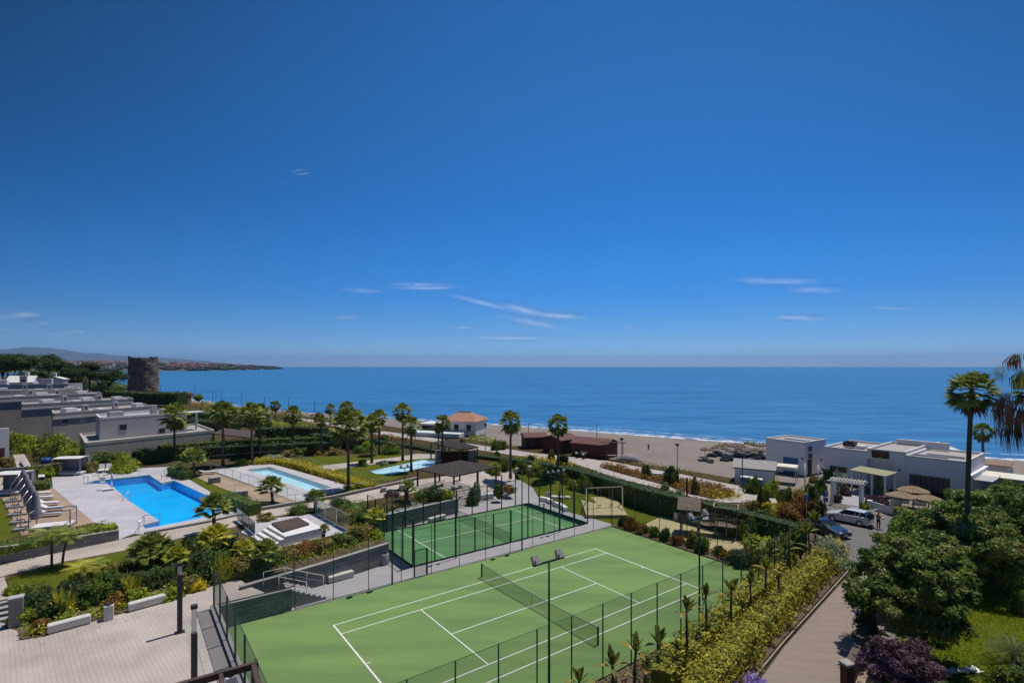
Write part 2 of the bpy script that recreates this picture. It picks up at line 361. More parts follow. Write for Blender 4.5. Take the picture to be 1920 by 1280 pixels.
t.links.new(col,b.inputs['Base Color']); b.inputs['Roughness'].default_value=.95; bump(t,b,vo.outputs['Distance'],1,.4); M['rubble']=m
def plain(name,c,rough=.4,metal=0,coat=0):
    m,t,b=nt(name); v=coords(t); n=noise(t,v,2,4)
    t.links.new(ramp(t,n,[(.3,tuple(x*.85 for x in c)),(.7,c)]),b.inputs['Base Color'])
    b.inputs['Roughness'].default_value=rough; b.inputs['Metallic'].default_value=metal; b.inputs['Coat Weight'].default_value=coat; return m
M['car_white']=plain('car_white',(.62,.62,.62),.3,0,.8)
M['car_blue']=plain('car_blue',(.018,.035,.075),.3,.3,.9)
M['car_glass']=plain('car_glass',(.02,.025,.03),.06)
M['sign_blue']=plain('sign_blue',(.02,.09,.42),.5)
M['sign_red']=plain('sign_red',(.5,.02,.02),.5)
M['skin']=plain('skin',(.42,.25,.18),.6)
M['hair']=plain('hair',(.02,.015,.012),.7)
M['shirt']=plain('shirt',(.36,.20,.20),.9)
M['trousers']=plain('trousers',(.018,.02,.026),.9)
M['sign_brown']=plain('sign_brown',(.06,.018,.014),.6)
M['blue_plastic']=plain('blue_plastic',(.03,.15,.32),.5)
M['canvas']=pm('canvas',(.74,.70,.60),(.66,.62,.53),1,.9)
M['reed']=pm('reed',(.33,.32,.19),(.25,.24,.14),2,.95,.6,20)
M['lamp_glass']=seethrough('lamp_glass',(.7,.72,.72),.45,.3)
M['lamp_head']=pm('lamp_head',(.33,.30,.32),(.27,.25,.27),3,.6)
M['hill']=pm('hill',(.085,.10,.09),(.06,.075,.06),.0006,.95,0,.004)
M['coast_land']=pm('coast_land',(.10,.09,.05),(.045,.06,.03),.008,.95,0,.05)
M['cliff']=pm('cliff',(.34,.26,.19),(.25,.19,.14),.02,.95,0,.1)
M['town_white']=pm('town_white',(.60,.55,.50),(.5,.45,.41),.05,.9,0)
M['town_red']=pm('town_red',(.26,.10,.075),(.2,.075,.06),.05,.9,0)
M['town_roof']=pm('town_roof',(.33,.15,.10),(.26,.11,.08),.05,.9,0)

# ---------------------------------------------------------------- foliage
def leaf_mesh(name,P,D,size,aspect=.45,tone=None,core=None,flat=.5,jit=.35,upright=False):
    """P Nx3 leaf bases, D Nx3 outward directions; one diamond face per leaf"""
    P=np.asarray(P,float); D=np.asarray(D,float); n=len(P)
    d=D+rs.normal(0,flat,(n,3)); d/=np.linalg.norm(d,axis=1)[:,None]+1e-9
    r=rs.normal(0,1,(n,3))
    if not upright:   # leaf blade faces outward; its long axis lies across that
        nn=d; d=np.cross(nn,r); d/=np.linalg.norm(d,axis=1)[:,None]+1e-9; d=d+nn*.35; r=nn
    w=np.cross(d,r); w/=np.linalg.norm(w,axis=1)[:,None]+1e-9
    s=size*(1+rs.uniform(-jit,jit,n))[:,None]
    V=np.empty((n,4,3)); V[:,0]=P-d*s*.3; V[:,1]=P+d*s*.25+w*s*aspect*.5; V[:,2]=P+d*s*.7; V[:,3]=P+d*s*.25-w*s*aspect*.5
    V=V.reshape(-1,3); nv=len(V); loops=np.arange(nv,dtype=np.int32); nf=n
    t=rs.uniform(0,1,n) if tone is None else np.asarray(tone,float)
    cs=[];cf=[]
    if core:
        for (c,rad) in core:
            cv,cfaces=ico(c,rad); cf+= [[i+nv+len(cs) for i in f] for f in cfaces]; cs+=cv
    me=bpy.data.meshes.new(name)
    allv=np.concatenate([V,np.array(cs).reshape(-1,3)]) if cs else V
    me.vertices.add(len(allv)); me.vertices.foreach_set('co',allv.astype(np.float32).ravel())
    li=loops; 
    if cf: li=np.concatenate([loops,np.array(cf,dtype=np.int32).ravel()])
    me.loops.add(len(li)); me.loops.foreach_set('vertex_index',li.astype(np.int32))
    k=len(cf)
    me.polygons.add(nf+k)
    st=np.concatenate([np.arange(nf)*4,nf*4+np.arange(k)*3]).astype(np.int32)
    me.polygons.foreach_set('loop_start',st)
    me.update(calc_edges=True)
    at=me.attributes.new('tone','FLOAT','FACE'); at.data.foreach_set('value',np.concatenate([t,np.full(k,.35)]).astype(np.float32))
    return me
_ico=None
def ico(c,rad):
    global _ico
    if _ico is None:
        import bmesh
        bm=bmesh.new(); bmesh.ops.create_icosphere(bm,subdivisions=2,radius=1)
        _ico=([tuple(v.co) for v in bm.verts],[[v.index for v in f.verts] for f in bm.faces]); bm.free()
    return [(c[0]+x*rad[0]*random.uniform(.85,1.1),c[1]+y*rad[1]*random.uniform(.85,1.1),c[2]+z*rad[2]*random.uniform(.85,1.1)) for x,y,z in _ico[0]],_ico[1]
def sph(n):
    d=rs.normal(0,1,(n,3)); return d/(np.linalg.norm(d,axis=1)[:,None]+1e-9)
def crown_pts(rx,ry,rz,nclump,per,cr,zmin=-.55,shell=.72,c=(0,0,0)):
    """clumped crown: clumps near an ellipsoid's surface, leaves on each clump's shell"""
    P=[];D=[];T=[]
    d=sph(nclump*3); d=d[d[:,2]>zmin][:nclump]
    for q in d:
        rr=shell*rs.uniform(.66,1.14)*(1+.13*math.sin(3.1*q[0]*2+5*q[2])+.10*math.sin(4.3*q[1]*2+1.7))
        cc=np.array([q[0]*rx*rr,q[1]*ry*rr,q[2]*rz*rr])+np.array(c)
        k=cr*rs.uniform(.6,1.3); m=int(per*rs.uniform(.7,1.3)); e=sph(m); e[:,2]=np.where(rs.rand(m)<.6,np.abs(e[:,2]),e[:,2])
        P.append(cc+e*k*rs.uniform(.55,1.05,(m,1))*np.array([1,1,.75])); D.append(e+q*.4+np.array([0,0,.35])); T.append(np.clip(rs.uniform(0,1)*.5+rs.uniform(0,.5,m),0,1))
    return np.concatenate(P),np.concatenate(D),np.concatenate(T)
def link_mesh(name,me,mat,parent=None,loc=None):
    if not me.materials: me.materials.append(mat)
    o=bpy.data.objects.new(name,me); C.objects.link(o)
    if parent is not None: o.parent=parent
    if loc is not None: o.location=loc
    return o
_bc={}
def bush(loc,rx,ry,h,mat,label,name='bush',cat='bush',group=None,leaf=.16,dens=1.0,key=None,rz=None,aspect=.5):
    """a free-standing shrub: one mesh (leaves to the ground)"""
    k=(mat,round(leaf,2),key or 0,round(dens,1))
    var=random.randint(0,2); kk=k+(var,)
    if kk not in _bc:
        L=leaf/max(rx,.1)   # unit bush, leaf relative
        ncl=int(34*dens); P,D,T=crown_pts(1,1,1,ncl,int(70*dens),.36,zmin=-.2,shell=.74)
        P[:,2]=np.maximum(P[:,2],-.12)
        me=leaf_mesh(name,P,D,leaf/max(rx,.1),aspect,T,core=[((0,0,.05),(.66,.66,.66) if aspect>=.3 else (.3,.3,.4))],upright=aspect<.3)
        me.materials.append(M[mat]); _bc[kk]=me
    o=bpy.data.objects.new(name,_bc[kk]); C.objects.link(o)
    o.location=loc; o.scale=(rx,ry,h); o.rotation_euler=(0,0,rz if rz is not None else random.uniform(0,6.28))
    return tag(o,label,cat,group)
def hedge(pts,width,height,mat,label,name='hedge',leaf=.14,dens=55,closed=False,cat='hedge',group=None,kind=None,wob=.12,aspect=.5,rise=0):
    pts=[Vector(p) for p in pts]; P=[];D=[]; org=pts[0].copy()
    mbv=[];
    core=[]
    for i in range(len(pts)-1):
        a,b=pts[i]-org,pts[i+1]-org; L=(b-a).length; d=(b-a).normalized(); s=Vector((-d.y,d.x,0))
        n=int(L*(width+2*height)*dens)
        t=rs.uniform(0,L,n); q=rs.uniform(0,width+2*height,n)
        lat=np.where(q<width,q-width/2,np.where(q<width+height,width/2,-width/2)); hh=np.where(q<width,height,np.where(q<width+height,q-width,q-width-height))
        nx=np.where(q<width,0,np.where(q<width+height,1.,-1.)); nz=np.where(q<width,1.,.35)
        w=wob*(np.sin(t*1.7+i)+np.sin(t*3.9+1.3)+rs.normal(0,.8,n))
        lat=lat+nx*w; hh=hh+np.where(q<width,w,0)
        d3=np.array(d);s3=np.array(s);a3=np.array(a); b3=np.array(b)
        base=a3[None,:]+(b3-a3)[None,:]*(t/L)[:,None]
        P.append(base+s3*lat[:,None]+np.array([0,0,1])*hh[:,None]); D.append(s3*nx[:,None]+np.array([0,0,1])*nz[:,None])
        core.append((a,b,s))
    P=np.concatenate(P);D=np.concatenate(D)
    me=leaf_mesh(name,P,D,leaf,aspect,None)
    # solid twig core
    m2=MB(); wi=width*.5-.12*min(1,width); hi=height-.12
    for a,b,s in core:
        dd=(b-a).normalized()*.02
        vs=[a-s*wi,a+s*wi,b+s*wi,b-s*wi]; vs=[Vector(v) for v in vs]
        m2.add(vs+[v+Vector((0,0,hi)) for v in vs],[(4,5,6,7),(0,1,5,4),(1,2,6,5),(2,3,7,6),(3,0,4,7)])
    import bmesh
    bm=bmesh.new(); bm.from_mesh(me); lay=bm.faces.layers.float.get('tone') or bm.faces.layers.float.new('tone')
    vv=[bm.verts.new(v) for v in m2.v]
    for f in m2.f:
        ff=bm.faces.new([vv[i] for i in f]); ff[lay]=.4
    bm.to_mesh(me); bm.free()
    o=link_mesh(name,me,M[mat]); o.location=org
    return tag(o,label,cat,group,kind)
def bed(poly,mat,label,n_per_m2=18,h=.5,leaf=.16,name='ground_cover',aspect=.5,clump=.5,kind='stuff',zf=None):
    """uncountable low planting filling an area (world polygon), clumpy height"""
    xs=[p[0] for p in poly]; ys=[p[1] for p in poly]
    area=abs(sum(poly[i][0]*poly[(i+1)%len(poly)][1]-poly[(i+1)%len(poly)][0]*poly[i][1] for i in range(len(poly))))/2
    zb=sum(p[2] for p in poly)/len(poly)
    A=np.array([[p[0],p[1],1] for p in poly]); Z=np.array([p[2] for p in poly]); co,*_=np.linalg.lstsq(A,Z,rcond=None)
    n=int(area*n_per_m2*2.6); n=min(n,60000)
    X=rs.uniform(min(xs),max(xs),n*4); Y=rs.uniform(min(ys),max(ys),n*4)
    inside=np.zeros(len(X),bool); j=len(poly)-1
    for i in range(len(poly)):
        xi,yi,xj,yj=poly[i][0],poly[i][1],poly[j][0],poly[j][1]
        if yi!=yj:
            c=((yi>Y)!=(yj>Y))&(X<(xj-xi)*(Y-yi)/(yj-yi)+xi); inside^=c
        j=i
    X=X[inside][:n];Y=Y[inside][:n]
    f=np.abs(np.sin(X*1.3/clump+2*np.sin(Y*.7/clump))*np.sin(Y*1.7/clump+1.5*np.sin(X*.9/clump)))
    zt=co[0]*X+co[1]*Y+co[2]
    Zp=zt+rs.uniform(.1,1,len(X))*h*(.25+.9*f)
    P=np.stack([X,Y,Zp],1); D=np.stack([rs.normal(0,.5,len(X)),rs.normal(0,.5,len(X)),np.ones(len(X))],1)
    org=np.array([poly[0][0],poly[0][1],zb]); me=leaf_mesh(name,P-org,D,leaf,aspect,np.clip(f*.5+rs.uniform(0,.5,len(X)),0,1))
    o=link_mesh(name,me,M[mat]); o.location=org
    return tag(o,label,None if kind=='structure' else 'planting',None,kind)
# ---------------------------------------------------------------- palms
def fan_leafs(nf,rad,e0,e1,droop,petiole=.45,blades=13,spread=2.5,seed=1,elev=None,bend=0):
    r=np.random.RandomState(seed); vs=[];fs=[];tn=[]
    for i in range(nf):
        f=(i+.5)/nf; el=R(e0+(e1-e0)*f)+r.normal(0,.10); az=i*2.39996+r.normal(0,.15)
        L=rad*r.uniform(.85,1.12); pl=L*petiole
        out=np.array([math.cos(az)*math.cos(el),math.sin(az)*math.cos(el),math.sin(el)])
        side=np.array([-math.sin(az),math.cos(az),0]); up=np.cross(out,side)*-1
        up=np.array([-math.cos(az)*math.sin(el),-math.sin(az)*math.sin(el),math.cos(el)])
        hub=out*pl-np.array([0,0,1])*droop*.15*L
        w=.03*rad; b=len(vs); vs+=[tuple(side*w),tuple(-side*w),tuple(hub-side*w*.6),tuple(hub+side*w*.6)]; fs.append((b,b+1,b+2,b+3)); tt=r.uniform(.0,1); tn.append(.6)
        roll=r.normal(0,.35); s2=side*math.cos(roll)+up*math.sin(roll)
        for k in range(blades):
            a=-spread/2+spread*k/(blades-1)+r.normal(0,.03); bl=(L-pl)*(1.0-.22*abs(a)/ (spread/2))*r.uniform(.88,1.1)
            d=out*math.cos(a)+s2*math.sin(a); nrm=np.array([0,0,1.])
            wd=np.cross(d,up); wd=wd/(np.linalg.norm(wd)+1e-9)*bl*.10
            mid=hub+d*bl*.55; tip=hub+d*bl*.95-nrm*droop*bl*(.35+.25*r.rand())
            b=len(vs); vs+=[tuple(hub),tuple(mid+wd),tuple(tip),tuple(mid-wd)]; fs.append((b,b+1,b+2,b+3)); tn.append(min(1,max(0,tt*.7+r.uniform(0,.3))))
    return vs,fs,tn
def feather_leafs(nf,rad,e0,e1,droop,nl=22,seed=1,ll=.28):
    r=np.random.RandomState(seed); vs=[];fs=[];tn=[]
    for i in range(nf):
        f=(i+.5)/nf; el=R(e0+(e1-e0)*f)+r.normal(0,.08); az=i*2.39996; L=rad*r.uniform(.85,1.1); tt=r.rand()
        h=np.array([math.cos(az),math.sin(az),0]); side=np.array([-math.sin(az),math.cos(az),0])
        pts=[]
        for k in range(nl+1):
            s=k/nl; x=L*s*math.cos(el-droop*s*.9); z=L*s*math.sin(el)-droop*L*s*s*.55; pts.append(h*x+np.array([0,0,z]))
        for k in range(nl):
            p=pts[k];q=pts[k+1]; d=q-p; d/=np.linalg.norm(d)+1e-9
            b=len(vs); vs+=[tuple(p+side*.018*rad),tuple(p-side*.018*rad),tuple(q-side*.01*rad),tuple(q+side*.01*rad)]; fs.append((b,b+1,b+2,b+3)); tn.append(.7)
            if k<2: continue
            wl=ll*rad*math.sin(PI*min(1,(k+2)/(nl+3)))**.6
            for sg in (-1,1):
                t=d*.55+side*sg*.8+np.array([0,0,-.25+.2*r.rand()]); t/=np.linalg.norm(t); m=p+t*wl*.5; e=p+t*wl-np.array([0,0,.15*wl])
                b=len(vs); vs+=[tuple(p),tuple(m+d*wl*.07),tuple(e),tuple(m-d*wl*.07)]; fs.append((b,b+1,b+2,b+3)); tn.append(tt*.6+.4*r.rand())
    return vs,fs,tn
def raw_mesh(name,vs,fs,tn,mat):
    me=bpy.data.meshes.new(name); me.from_pydata([tuple(map(float,v)) for v in vs],[],fs); me.update()
    at=me.attributes.new('tone','FLOAT','FACE'); at.data.foreach_set('value',np.array(tn,dtype=np.float32)); me.materials.append(mat); return me
CR={}
for s in range(4):
    CR['fan%d'%s]=raw_mesh('crown',*fan_leafs(48,1.1,86,-48,.38,seed=10+s,blades=15,petiole=.5,spread=2.7),M['palm_leaf'])
    CR['dead%d'%s]=raw_mesh('dead_fronds',*fan_leafs(20,.95,-30,-72,.7,seed=30+s,blades=9),M['palm_dead'])
    CR['short%d'%s]=raw_mesh('crown',*fan_leafs(36,1.1,80,-8,.35,seed=50+s),M['palm_leaf'])
    CR['yel%d'%s]=raw_mesh('crown',*fan_leafs(30,1.0,80,-10,.4,seed=60+s),M['palm_yellow'])
    CR['feather%d'%s]=raw_mesh('crown',*feather_leafs(20,1.0,80,5,1.0,seed=70+s),M['palm_yellow' if s%2 else 'palm_leaf'])
_tk={}
def trunk_mesh(h,r0,r1,lean,mat='palm_bark'):
    mb=MB(); n=7; pts=[];rr=[]
    for i in range(n+1):
        s=i/n; pts.append((lean[0]*s*s,lean[1]*s*s,h*s)); rr.append(r0*(1.35 if i==0 else 1)*(1-s)+r1*s)
    mb.tube(pts,rr,10); return mb
def palm(loc,H,rad,label,kind='fan',r=.16,group=None,name='palm_tree',cat='palm tree',dead=True,lean=None,sq=1.0):
    """H crown height above base"""
    i=random.randint(0,3); lean=lean or (random.uniform(-.15,.15),random.uniform(-.15,.15))
    t=thing(name,label,cat,loc,random.uniform(0,6.28),group)
    trunk_mesh(H,r,r*.75,lean).build('trunk',M['palm_bark'],t)
    o=link_mesh('crown',CR['%s%d'%(kind,i)],None,t,(lean[0],lean[1],H)); o.scale=(rad,rad,rad*sq)
    if dead:
        o=link_mesh('dead_fronds',CR['dead%d'%i],None,t,(lean[0],lean[1],H-.05*rad)); o.scale=(rad*.8,rad*.8,rad*.95)
    return t
def tree(loc,rx,ry,rz,zc,mat,label,trunk_r=.18,ncl=60,per=160,cr=.9,leaf=.2,name='tree',cat='tree',group=None,limbs=5,aspect=.45,core=True,bark='bark',shell=.78,zmin=-.6,lean=(0,0)):
    t=thing(name,label,cat,loc,0,group)
    mb=MB(); top=(lean[0]*.7,lean[1]*.7,zc*.75)
    mb.tube([(0,0,-.1),(lean[0]*.3,lean[1]*.3,zc*.4),top],[trunk_r*1.3,trunk_r,trunk_r*.7],9)
    for k in range(limbs):
        a=k*2.4+random.random(); mb.tube([(lean[0]*.5,lean[1]*.5,zc*.55),(lean[0]+math.cos(a)*rx*.3,lean[1]+math.sin(a)*ry*.3,zc),(lean[0]+math.cos(a)*rx*.62,lean[1]+math.sin(a)*ry*.62,zc+rz*random.uniform(.1,.5))],[trunk_r*.55,trunk_r*.4,trunk_r*.15],6)
    mb.build('trunk',M[bark],t)
    P,D,T=crown_pts(rx,ry,rz,ncl,per,cr,zmin=zmin,shell=shell,c=(lean[0],lean[1],zc))
    me=leaf_mesh('crown',P,D,leaf,aspect,T,core=[((lean[0],lean[1],zc),(rx*.55,ry*.55,rz*.5))] if core else None)
    link_mesh('crown',me,M[mat],t)
    return t
def slab(name,pts,mat,kind='structure',z0=-.6,skirt=True,label=None):
    """paved or planted area; pts are world points, each with its own height"""
    mb=MB(); n=len(pts); pts=[tuple(p) for p in pts]
    ar=sum(pts[i][0]*pts[(i+1)%n][1]-pts[(i+1)%n][0]*pts[i][1] for i in range(n))
    if ar<0: pts=pts[::-1]
    mb.add(pts,[tuple(range(n))])
    if skirt: mb.add(pts+[(p[0],p[1],z0) for p in pts],[(n+i,n+(i+1)%n,(i+1)%n,i) for i in range(n)])
    me=bpy.data.meshes.new(name); me.from_pydata(mb.v,[],mb.f); me.materials.append(mat); 
    import bmesh
    bm=bmesh.new(); bm.from_mesh(me); bmesh.ops.triangulate(bm,faces=[f for f in bm.faces if len(f.verts)>4],ngon_method='EAR_CLIP'); bm.to_mesh(me); bm.free()
    o=bpy.data.objects.new(name,me); C.objects.link(o); return tag(o,label,None,None,kind)
def px(z,*uv): return [W(u,v,z) for u,v in uv]
# ================================================================ camera, world, sun
sc=bpy.context.scene
cam=bpy.data.objects.new('camera',bpy.data.cameras.new('camera')); C.objects.link(cam); sc.camera=cam
cam.location=(0,0,CH); cam.rotation_euler=(R(90),0,0); cd=cam.data; cd.sensor_width=36; cd.lens=F/1920*36; cd.shift_y=(HV-640)/1920; cd.clip_start=.3; cd.clip_end=120000
sc.view_settings.view_transform='Standard'; sc.view_settings.look='None'; sc.view_settings.exposure=0; sc.view_settings.gamma=1
sc.cycles.use_denoising=True; sc.cycles.transparent_max_bounces=24; sc.cycles.max_bounces=6; sc.cycles.diffuse_bounces=3; sc.cycles.glossy_bounces=3; sc.cycles.volume_bounces=0; sc.cycles.use_adaptive_sampling=True
sc.cycles.sample_clamp_indirect=4
try: sc.cycles.volume_step_rate=5
except: pass
w=bpy.data.worlds.new('World'); sc.world=w; w.use_nodes=True; t=w.node_tree; bg=t.nodes['Background']
ELEV=R(70); SDIR=Vector((.72,.62,0)).normalized(); SAZ=math.atan2(SDIR.x,SDIR.y)
sky=N(t,'ShaderNodeTexSky'); sky.sky_type='NISHITA'; sky.sun_disc=False; sky.sun_elevation=ELEV; sky.sun_rotation=SAZ
sky.altitude=0; sky.air_density=1.0; sky.dust_density=.25; sky.ozone_density=3.0
# thin cirrus, laid out by direction in the sky
tc=N(t,'ShaderNodeTexCoord').outputs['Generated']; sep=N(t,'ShaderNodeSeparateXYZ'); t.links.new(tc,sep.inputs[0])
def MA(op,a,b_=None,c_=None,clamp=False):
    m=N(t,'ShaderNodeMath',operation=op); m.use_clamp=clamp
    for i,x in enumerate((a,b_,c_)):
        if x is None: continue
        if isinstance(x,(int,float)): m.inputs[i].default_value=x
        else: t.links.new(x,m.inputs[i])
    return m.outputs[0]
az=MA('ARCTAN2',sep.outputs[0],sep.outputs[1]); el=MA('ARCSINE',sep.outputs[2])
# clear deep-blue maritime sky: per-elevation colour balance of the physical sky, raised overhead out of view to fill shade
els=[(0.0,(.74,1.08,1.98)),(.022,(.62,1.05,1.93)),(.055,(.40,.80,1.53)),(.09,(.268,.70,1.345)),(.128,(.185,.656,1.355)),(.187,(.151,.667,1.31)),(.28,(.127,.64,1.23)),(.443,(.169,.664,1.14)),(.60,(.174,.619,1.067)),(.72,(.85,1.2,1.68)),(1.0,(1.4,1.7,2.1))]
tint=ramp(t,sep.outputs[2],[(p,tuple(x*.5 for x in c)) for p,c in els])
skyc=mix(t,1.0,sky.outputs[0],tint,'MULTIPLY')
# lens vignette painted into the sky: darkest away from the view towards the open sea, more so higher up
pol=MA('SUBTRACT',1.0,MA('MULTIPLY',MA('MINIMUM',MA('POWER',MA('SUBTRACT',az,.12),2.0),.9),MA('MULTIPLY_ADD',MA('MINIMUM',sep.outputs[2],.6,),.9,.28)),clamp=True)
cbp=N(t,'ShaderNodeCombineXYZ')
for i in range(3): t.links.new(MA('MULTIPLY',pol,2.0),cbp.inputs[i])
skyc=mix(t,1.0,skyc,cbp.outputs[0],'MULTIPLY')
t.links.new(skyc,bg.inputs['Color']); bg.inputs['Strength'].default_value=.085
sun=bpy.data.objects.new('sun',bpy.data.lights.new('sun','SUN')); C.objects.link(sun); sun.data.energy=3.9; sun.data.angle=R(.53); sun.data.color=(1,.95,.88)
sd=Vector((SDIR.x*math.cos(ELEV),SDIR.y*math.cos(ELEV),math.sin(ELEV))); sun.rotation_euler=(-sd).to_track_quat('-Z','Y').to_euler()

# high thin clouds: flattened lenses of cloud well outside the haze, lit by the sun
def cloud_mat(name,op):
    m,t,b=nt(name); v=coords(t); g=N(t,'ShaderNodeLayerWeight',i_Blend=.5)
    mp=N(t,'ShaderNodeMapping'); mp.inputs['Scale'].default_value=(2.0,1.2,2.2); t.links.new(v,mp.inputs[0])
    n=noise(t,mp.outputs[0],1.3,7,.62,.7)
    cs=N(t,'ShaderNodeMapping'); cs.inputs['Scale'].default_value=(1,0,1); t.links.new(v,cs.inputs[0])
    ln=N(t,'ShaderNodeVectorMath',operation='LENGTH'); t.links.new(cs.outputs[0],ln.inputs[0])
    f2=N(t,'ShaderNodeMapRange',i_From_Min=1.0,i_From_Max=.15); t.links.new(ln.outputs['Value'],f2.inputs[0]); f2.interpolation_type='SMOOTHERSTEP'
    a=N(t,'ShaderNodeMath',operation='MULTIPLY'); t.links.new(f2.outputs[0],a.inputs[0]); t.links.new(ramp(t,n,[(.34,(0,0,0)),(.6,(1,1,1))]),a.inputs[1])
    a2=N(t,'ShaderNodeMath',operation='MULTIPLY'); t.links.new(a.outputs[0],a2.inputs[0]); a2.inputs[1].default_value=op; a2.use_clamp=True
    tp=N(t,'ShaderNodeBsdfTransparent'); tr=N(t,'ShaderNodeBsdfTranslucent'); tr.inputs[0].default_value=(.95,.95,.97,1); df=N(t,'ShaderNodeBsdfDiffuse'); df.inputs[0].default_value=(.95,.95,.97,1)
    m1=N(t,'ShaderNodeMixShader'); t.links.new(tr.outputs[0],m1.inputs[1]); t.links.new(df.outputs[0],m1.inputs[2]); m1.inputs[0].default_value=.15
    m2=N(t,'ShaderNodeMixShader'); t.links.new(a2.outputs[0],m2.inputs[0]); t.links.new(tp.outputs[0],m2.inputs[1]); t.links.new(m1.outputs[0],m2.inputs[2])
    t.links.new(m2.outputs[0],t.nodes['Material Output'].inputs['Surface']); return m
cm=[cloud_mat('cloud_thick',.26),cloud_mat('cloud_mid',.15),cloud_mat('cloud_thin',.16)]
CLD=[(795,537,72,5,0),(680,545,48,3.5,1),(985,582,55,9,0,-.25),(1050,592,56,8,0,-.08),(1000,605,70,9,2,-.2),(905,568,75,7,2,-.25),(870,614,28,3.5,1,.05),(650,595,30,6,1),(1185,615,18,6,1),(1500,596,48,7,0),(1670,578,34,5,1),
           (1420,526,42,9,2),(1530,544,52,9,2),(1480,528,60,9,2),(20,592,50,9,0),(70,608,24,7,1,-.1),(125,624,34,6,1),(2,620,14,6,1),(565,323,20,1.6,2,.15),(960,634,90,5,2)]
for ci,c_ in enumerate(CLD):
    #
    u,v,wd,ht,ki=c_[:5]; wd*=1.25; ht*=1.5; tilt=c_[5] if len(c_)>5 else 0
    D_=52000.0; 
    mb=MB(); nlat,nlon=10,24; vs=[];fs=[]
    for i in range(nlat+1):
        for k in range(nlon):
            a=PI*i/nlat; q=2*PI*k/nlon; rr=1+.10*math.sin(3*q+ci)+.08*math.sin(5*q+2*ci)
            vs.append((math.sin(a)*math.cos(q)*rr,math.sin(a)*math.sin(q)*rr,math.cos(a)))
    for i in range(nlat):
        for k in range(nlon): fs.append((i*nlon+k,(i+1)*nlon+k,(i+1)*nlon+(k+1)%nlon,i*nlon+(k+1)%nlon))
    mb.add(vs,fs,True); o=mb.build('cloud',cm[ki])
    o.location=((u-960)*D_/F,D_,CH+(HV-v)*D_/F); o.scale=(wd*D_/F,wd*D_/F*.5,ht*D_/F); o.rotation_euler=(0,math.atan(-tilt),0); tag(o,kind='structure')

# ================================================================ terrain, sea, beach
U=1.9; PL=1.4; SEA=-3.4
shore=[(2300,890),(1960,866),(1800,857),(1660,850),(1420,833),(1300,824),(1080,807.5),(940,797.5),(700,784),(560,775),(470,766),(400,757),(330,745),(262,739),(235,731),(205,716),(120,708),(-150,703),(-900,702)]
sh=[W(u,v,SEA) for u,v in shore]
inner=[(2300,960),(1960,935),(1800,925),(1700,905),(1440,906),(1380,898),(1290,882),(1180,864),(1080,850),(950,835),(890,818),(760,800),(640,787),(560,780),(500,776),(430,768),(330,752),(255,744),(-900,742)]
inn=[W(u,v,-.05) for u,v in inner]
# sea
def sheet(name,pts,mat,kind='structure'): return slab(name,pts,mat,kind,skirt=False)
sheet('sea',[(-30000,-2000,SEA),(30000,-2000,SEA),(30000,30000,SEA),(-30000,30000,SEA)],M['sea'])
# beach, sloping under the water
mb=MB(); n=len(sh); out=[]
for i,p in enumerate(sh):
    a=sh[max(0,i-1)]; b=sh[min(n-1,i+1)]; d=(b-a).normalized(); nrm=Vector((d.y,-d.x,0)); 
    out.append(p+nrm*30+Vector((0,0,-3.5)))
# resample both lines to the same count and blend with a slight berm
def resample(L,n):
    L=[Vector(p) for p in L]; s=[0]
    for i in range(1,len(L)): s.append(s[-1]+(L[i]-L[i-1]).length)
    r=[]
    for k in range(n):
        q=s[-1]*k/(n-1); j=max(i for i in range(len(s)) if s[i]<=q+1e-6); j=min(j,len(L)-2)
        f=(q-s[j])/max(1e-6,s[j+1]-s[j]); r.append(L[j].lerp(L[j+1],f))
    return r
inn2=[]
for (u,v),p in zip(shore,sh):
    us=[q[0] for q in inner]
    # inner edge at the same picture column
    for i in range(len(inner)-1):
        if (inner[i][0]-u)*(inner[i+1][0]-u)<=0 and inner[i][0]!=inner[i+1][0]:
            f=(u-inner[i][0])/(inner[i+1][0]-inner[i][0]); inn2.append(inn[i].lerp(inn[i+1],f)); break
    else: inn2.append(inn[0] if u>inner[0][0] else inn[-1])
vs=[]
for p,q,o in zip(inn2,sh,out):
    for f,dz in ((0,0),(.35,.55),(.7,.75),(.88,.45),(1,0)): vs.append(Vector(p).lerp(q,f)+Vector((0,0,dz)))
    vs.append(o)
fs=[]
for i in range(n-1):
    for k in range(5): fs.append((i*6+k,i*6+k+1,(i+1)*6+k+1,(i+1)*6+k))
mb.add(vs,fs); tag(mb.build('beach',M['sand']),kind='structure')
# one base sheet for the land
land=[(-2500,-600,-.06)]+[tuple(p) for p in reversed(inn2)]+[(900,-600,-.06)]
land=[(x,y,-.06) for x,y,z in land]
sheet('ground',land,M['ground'])
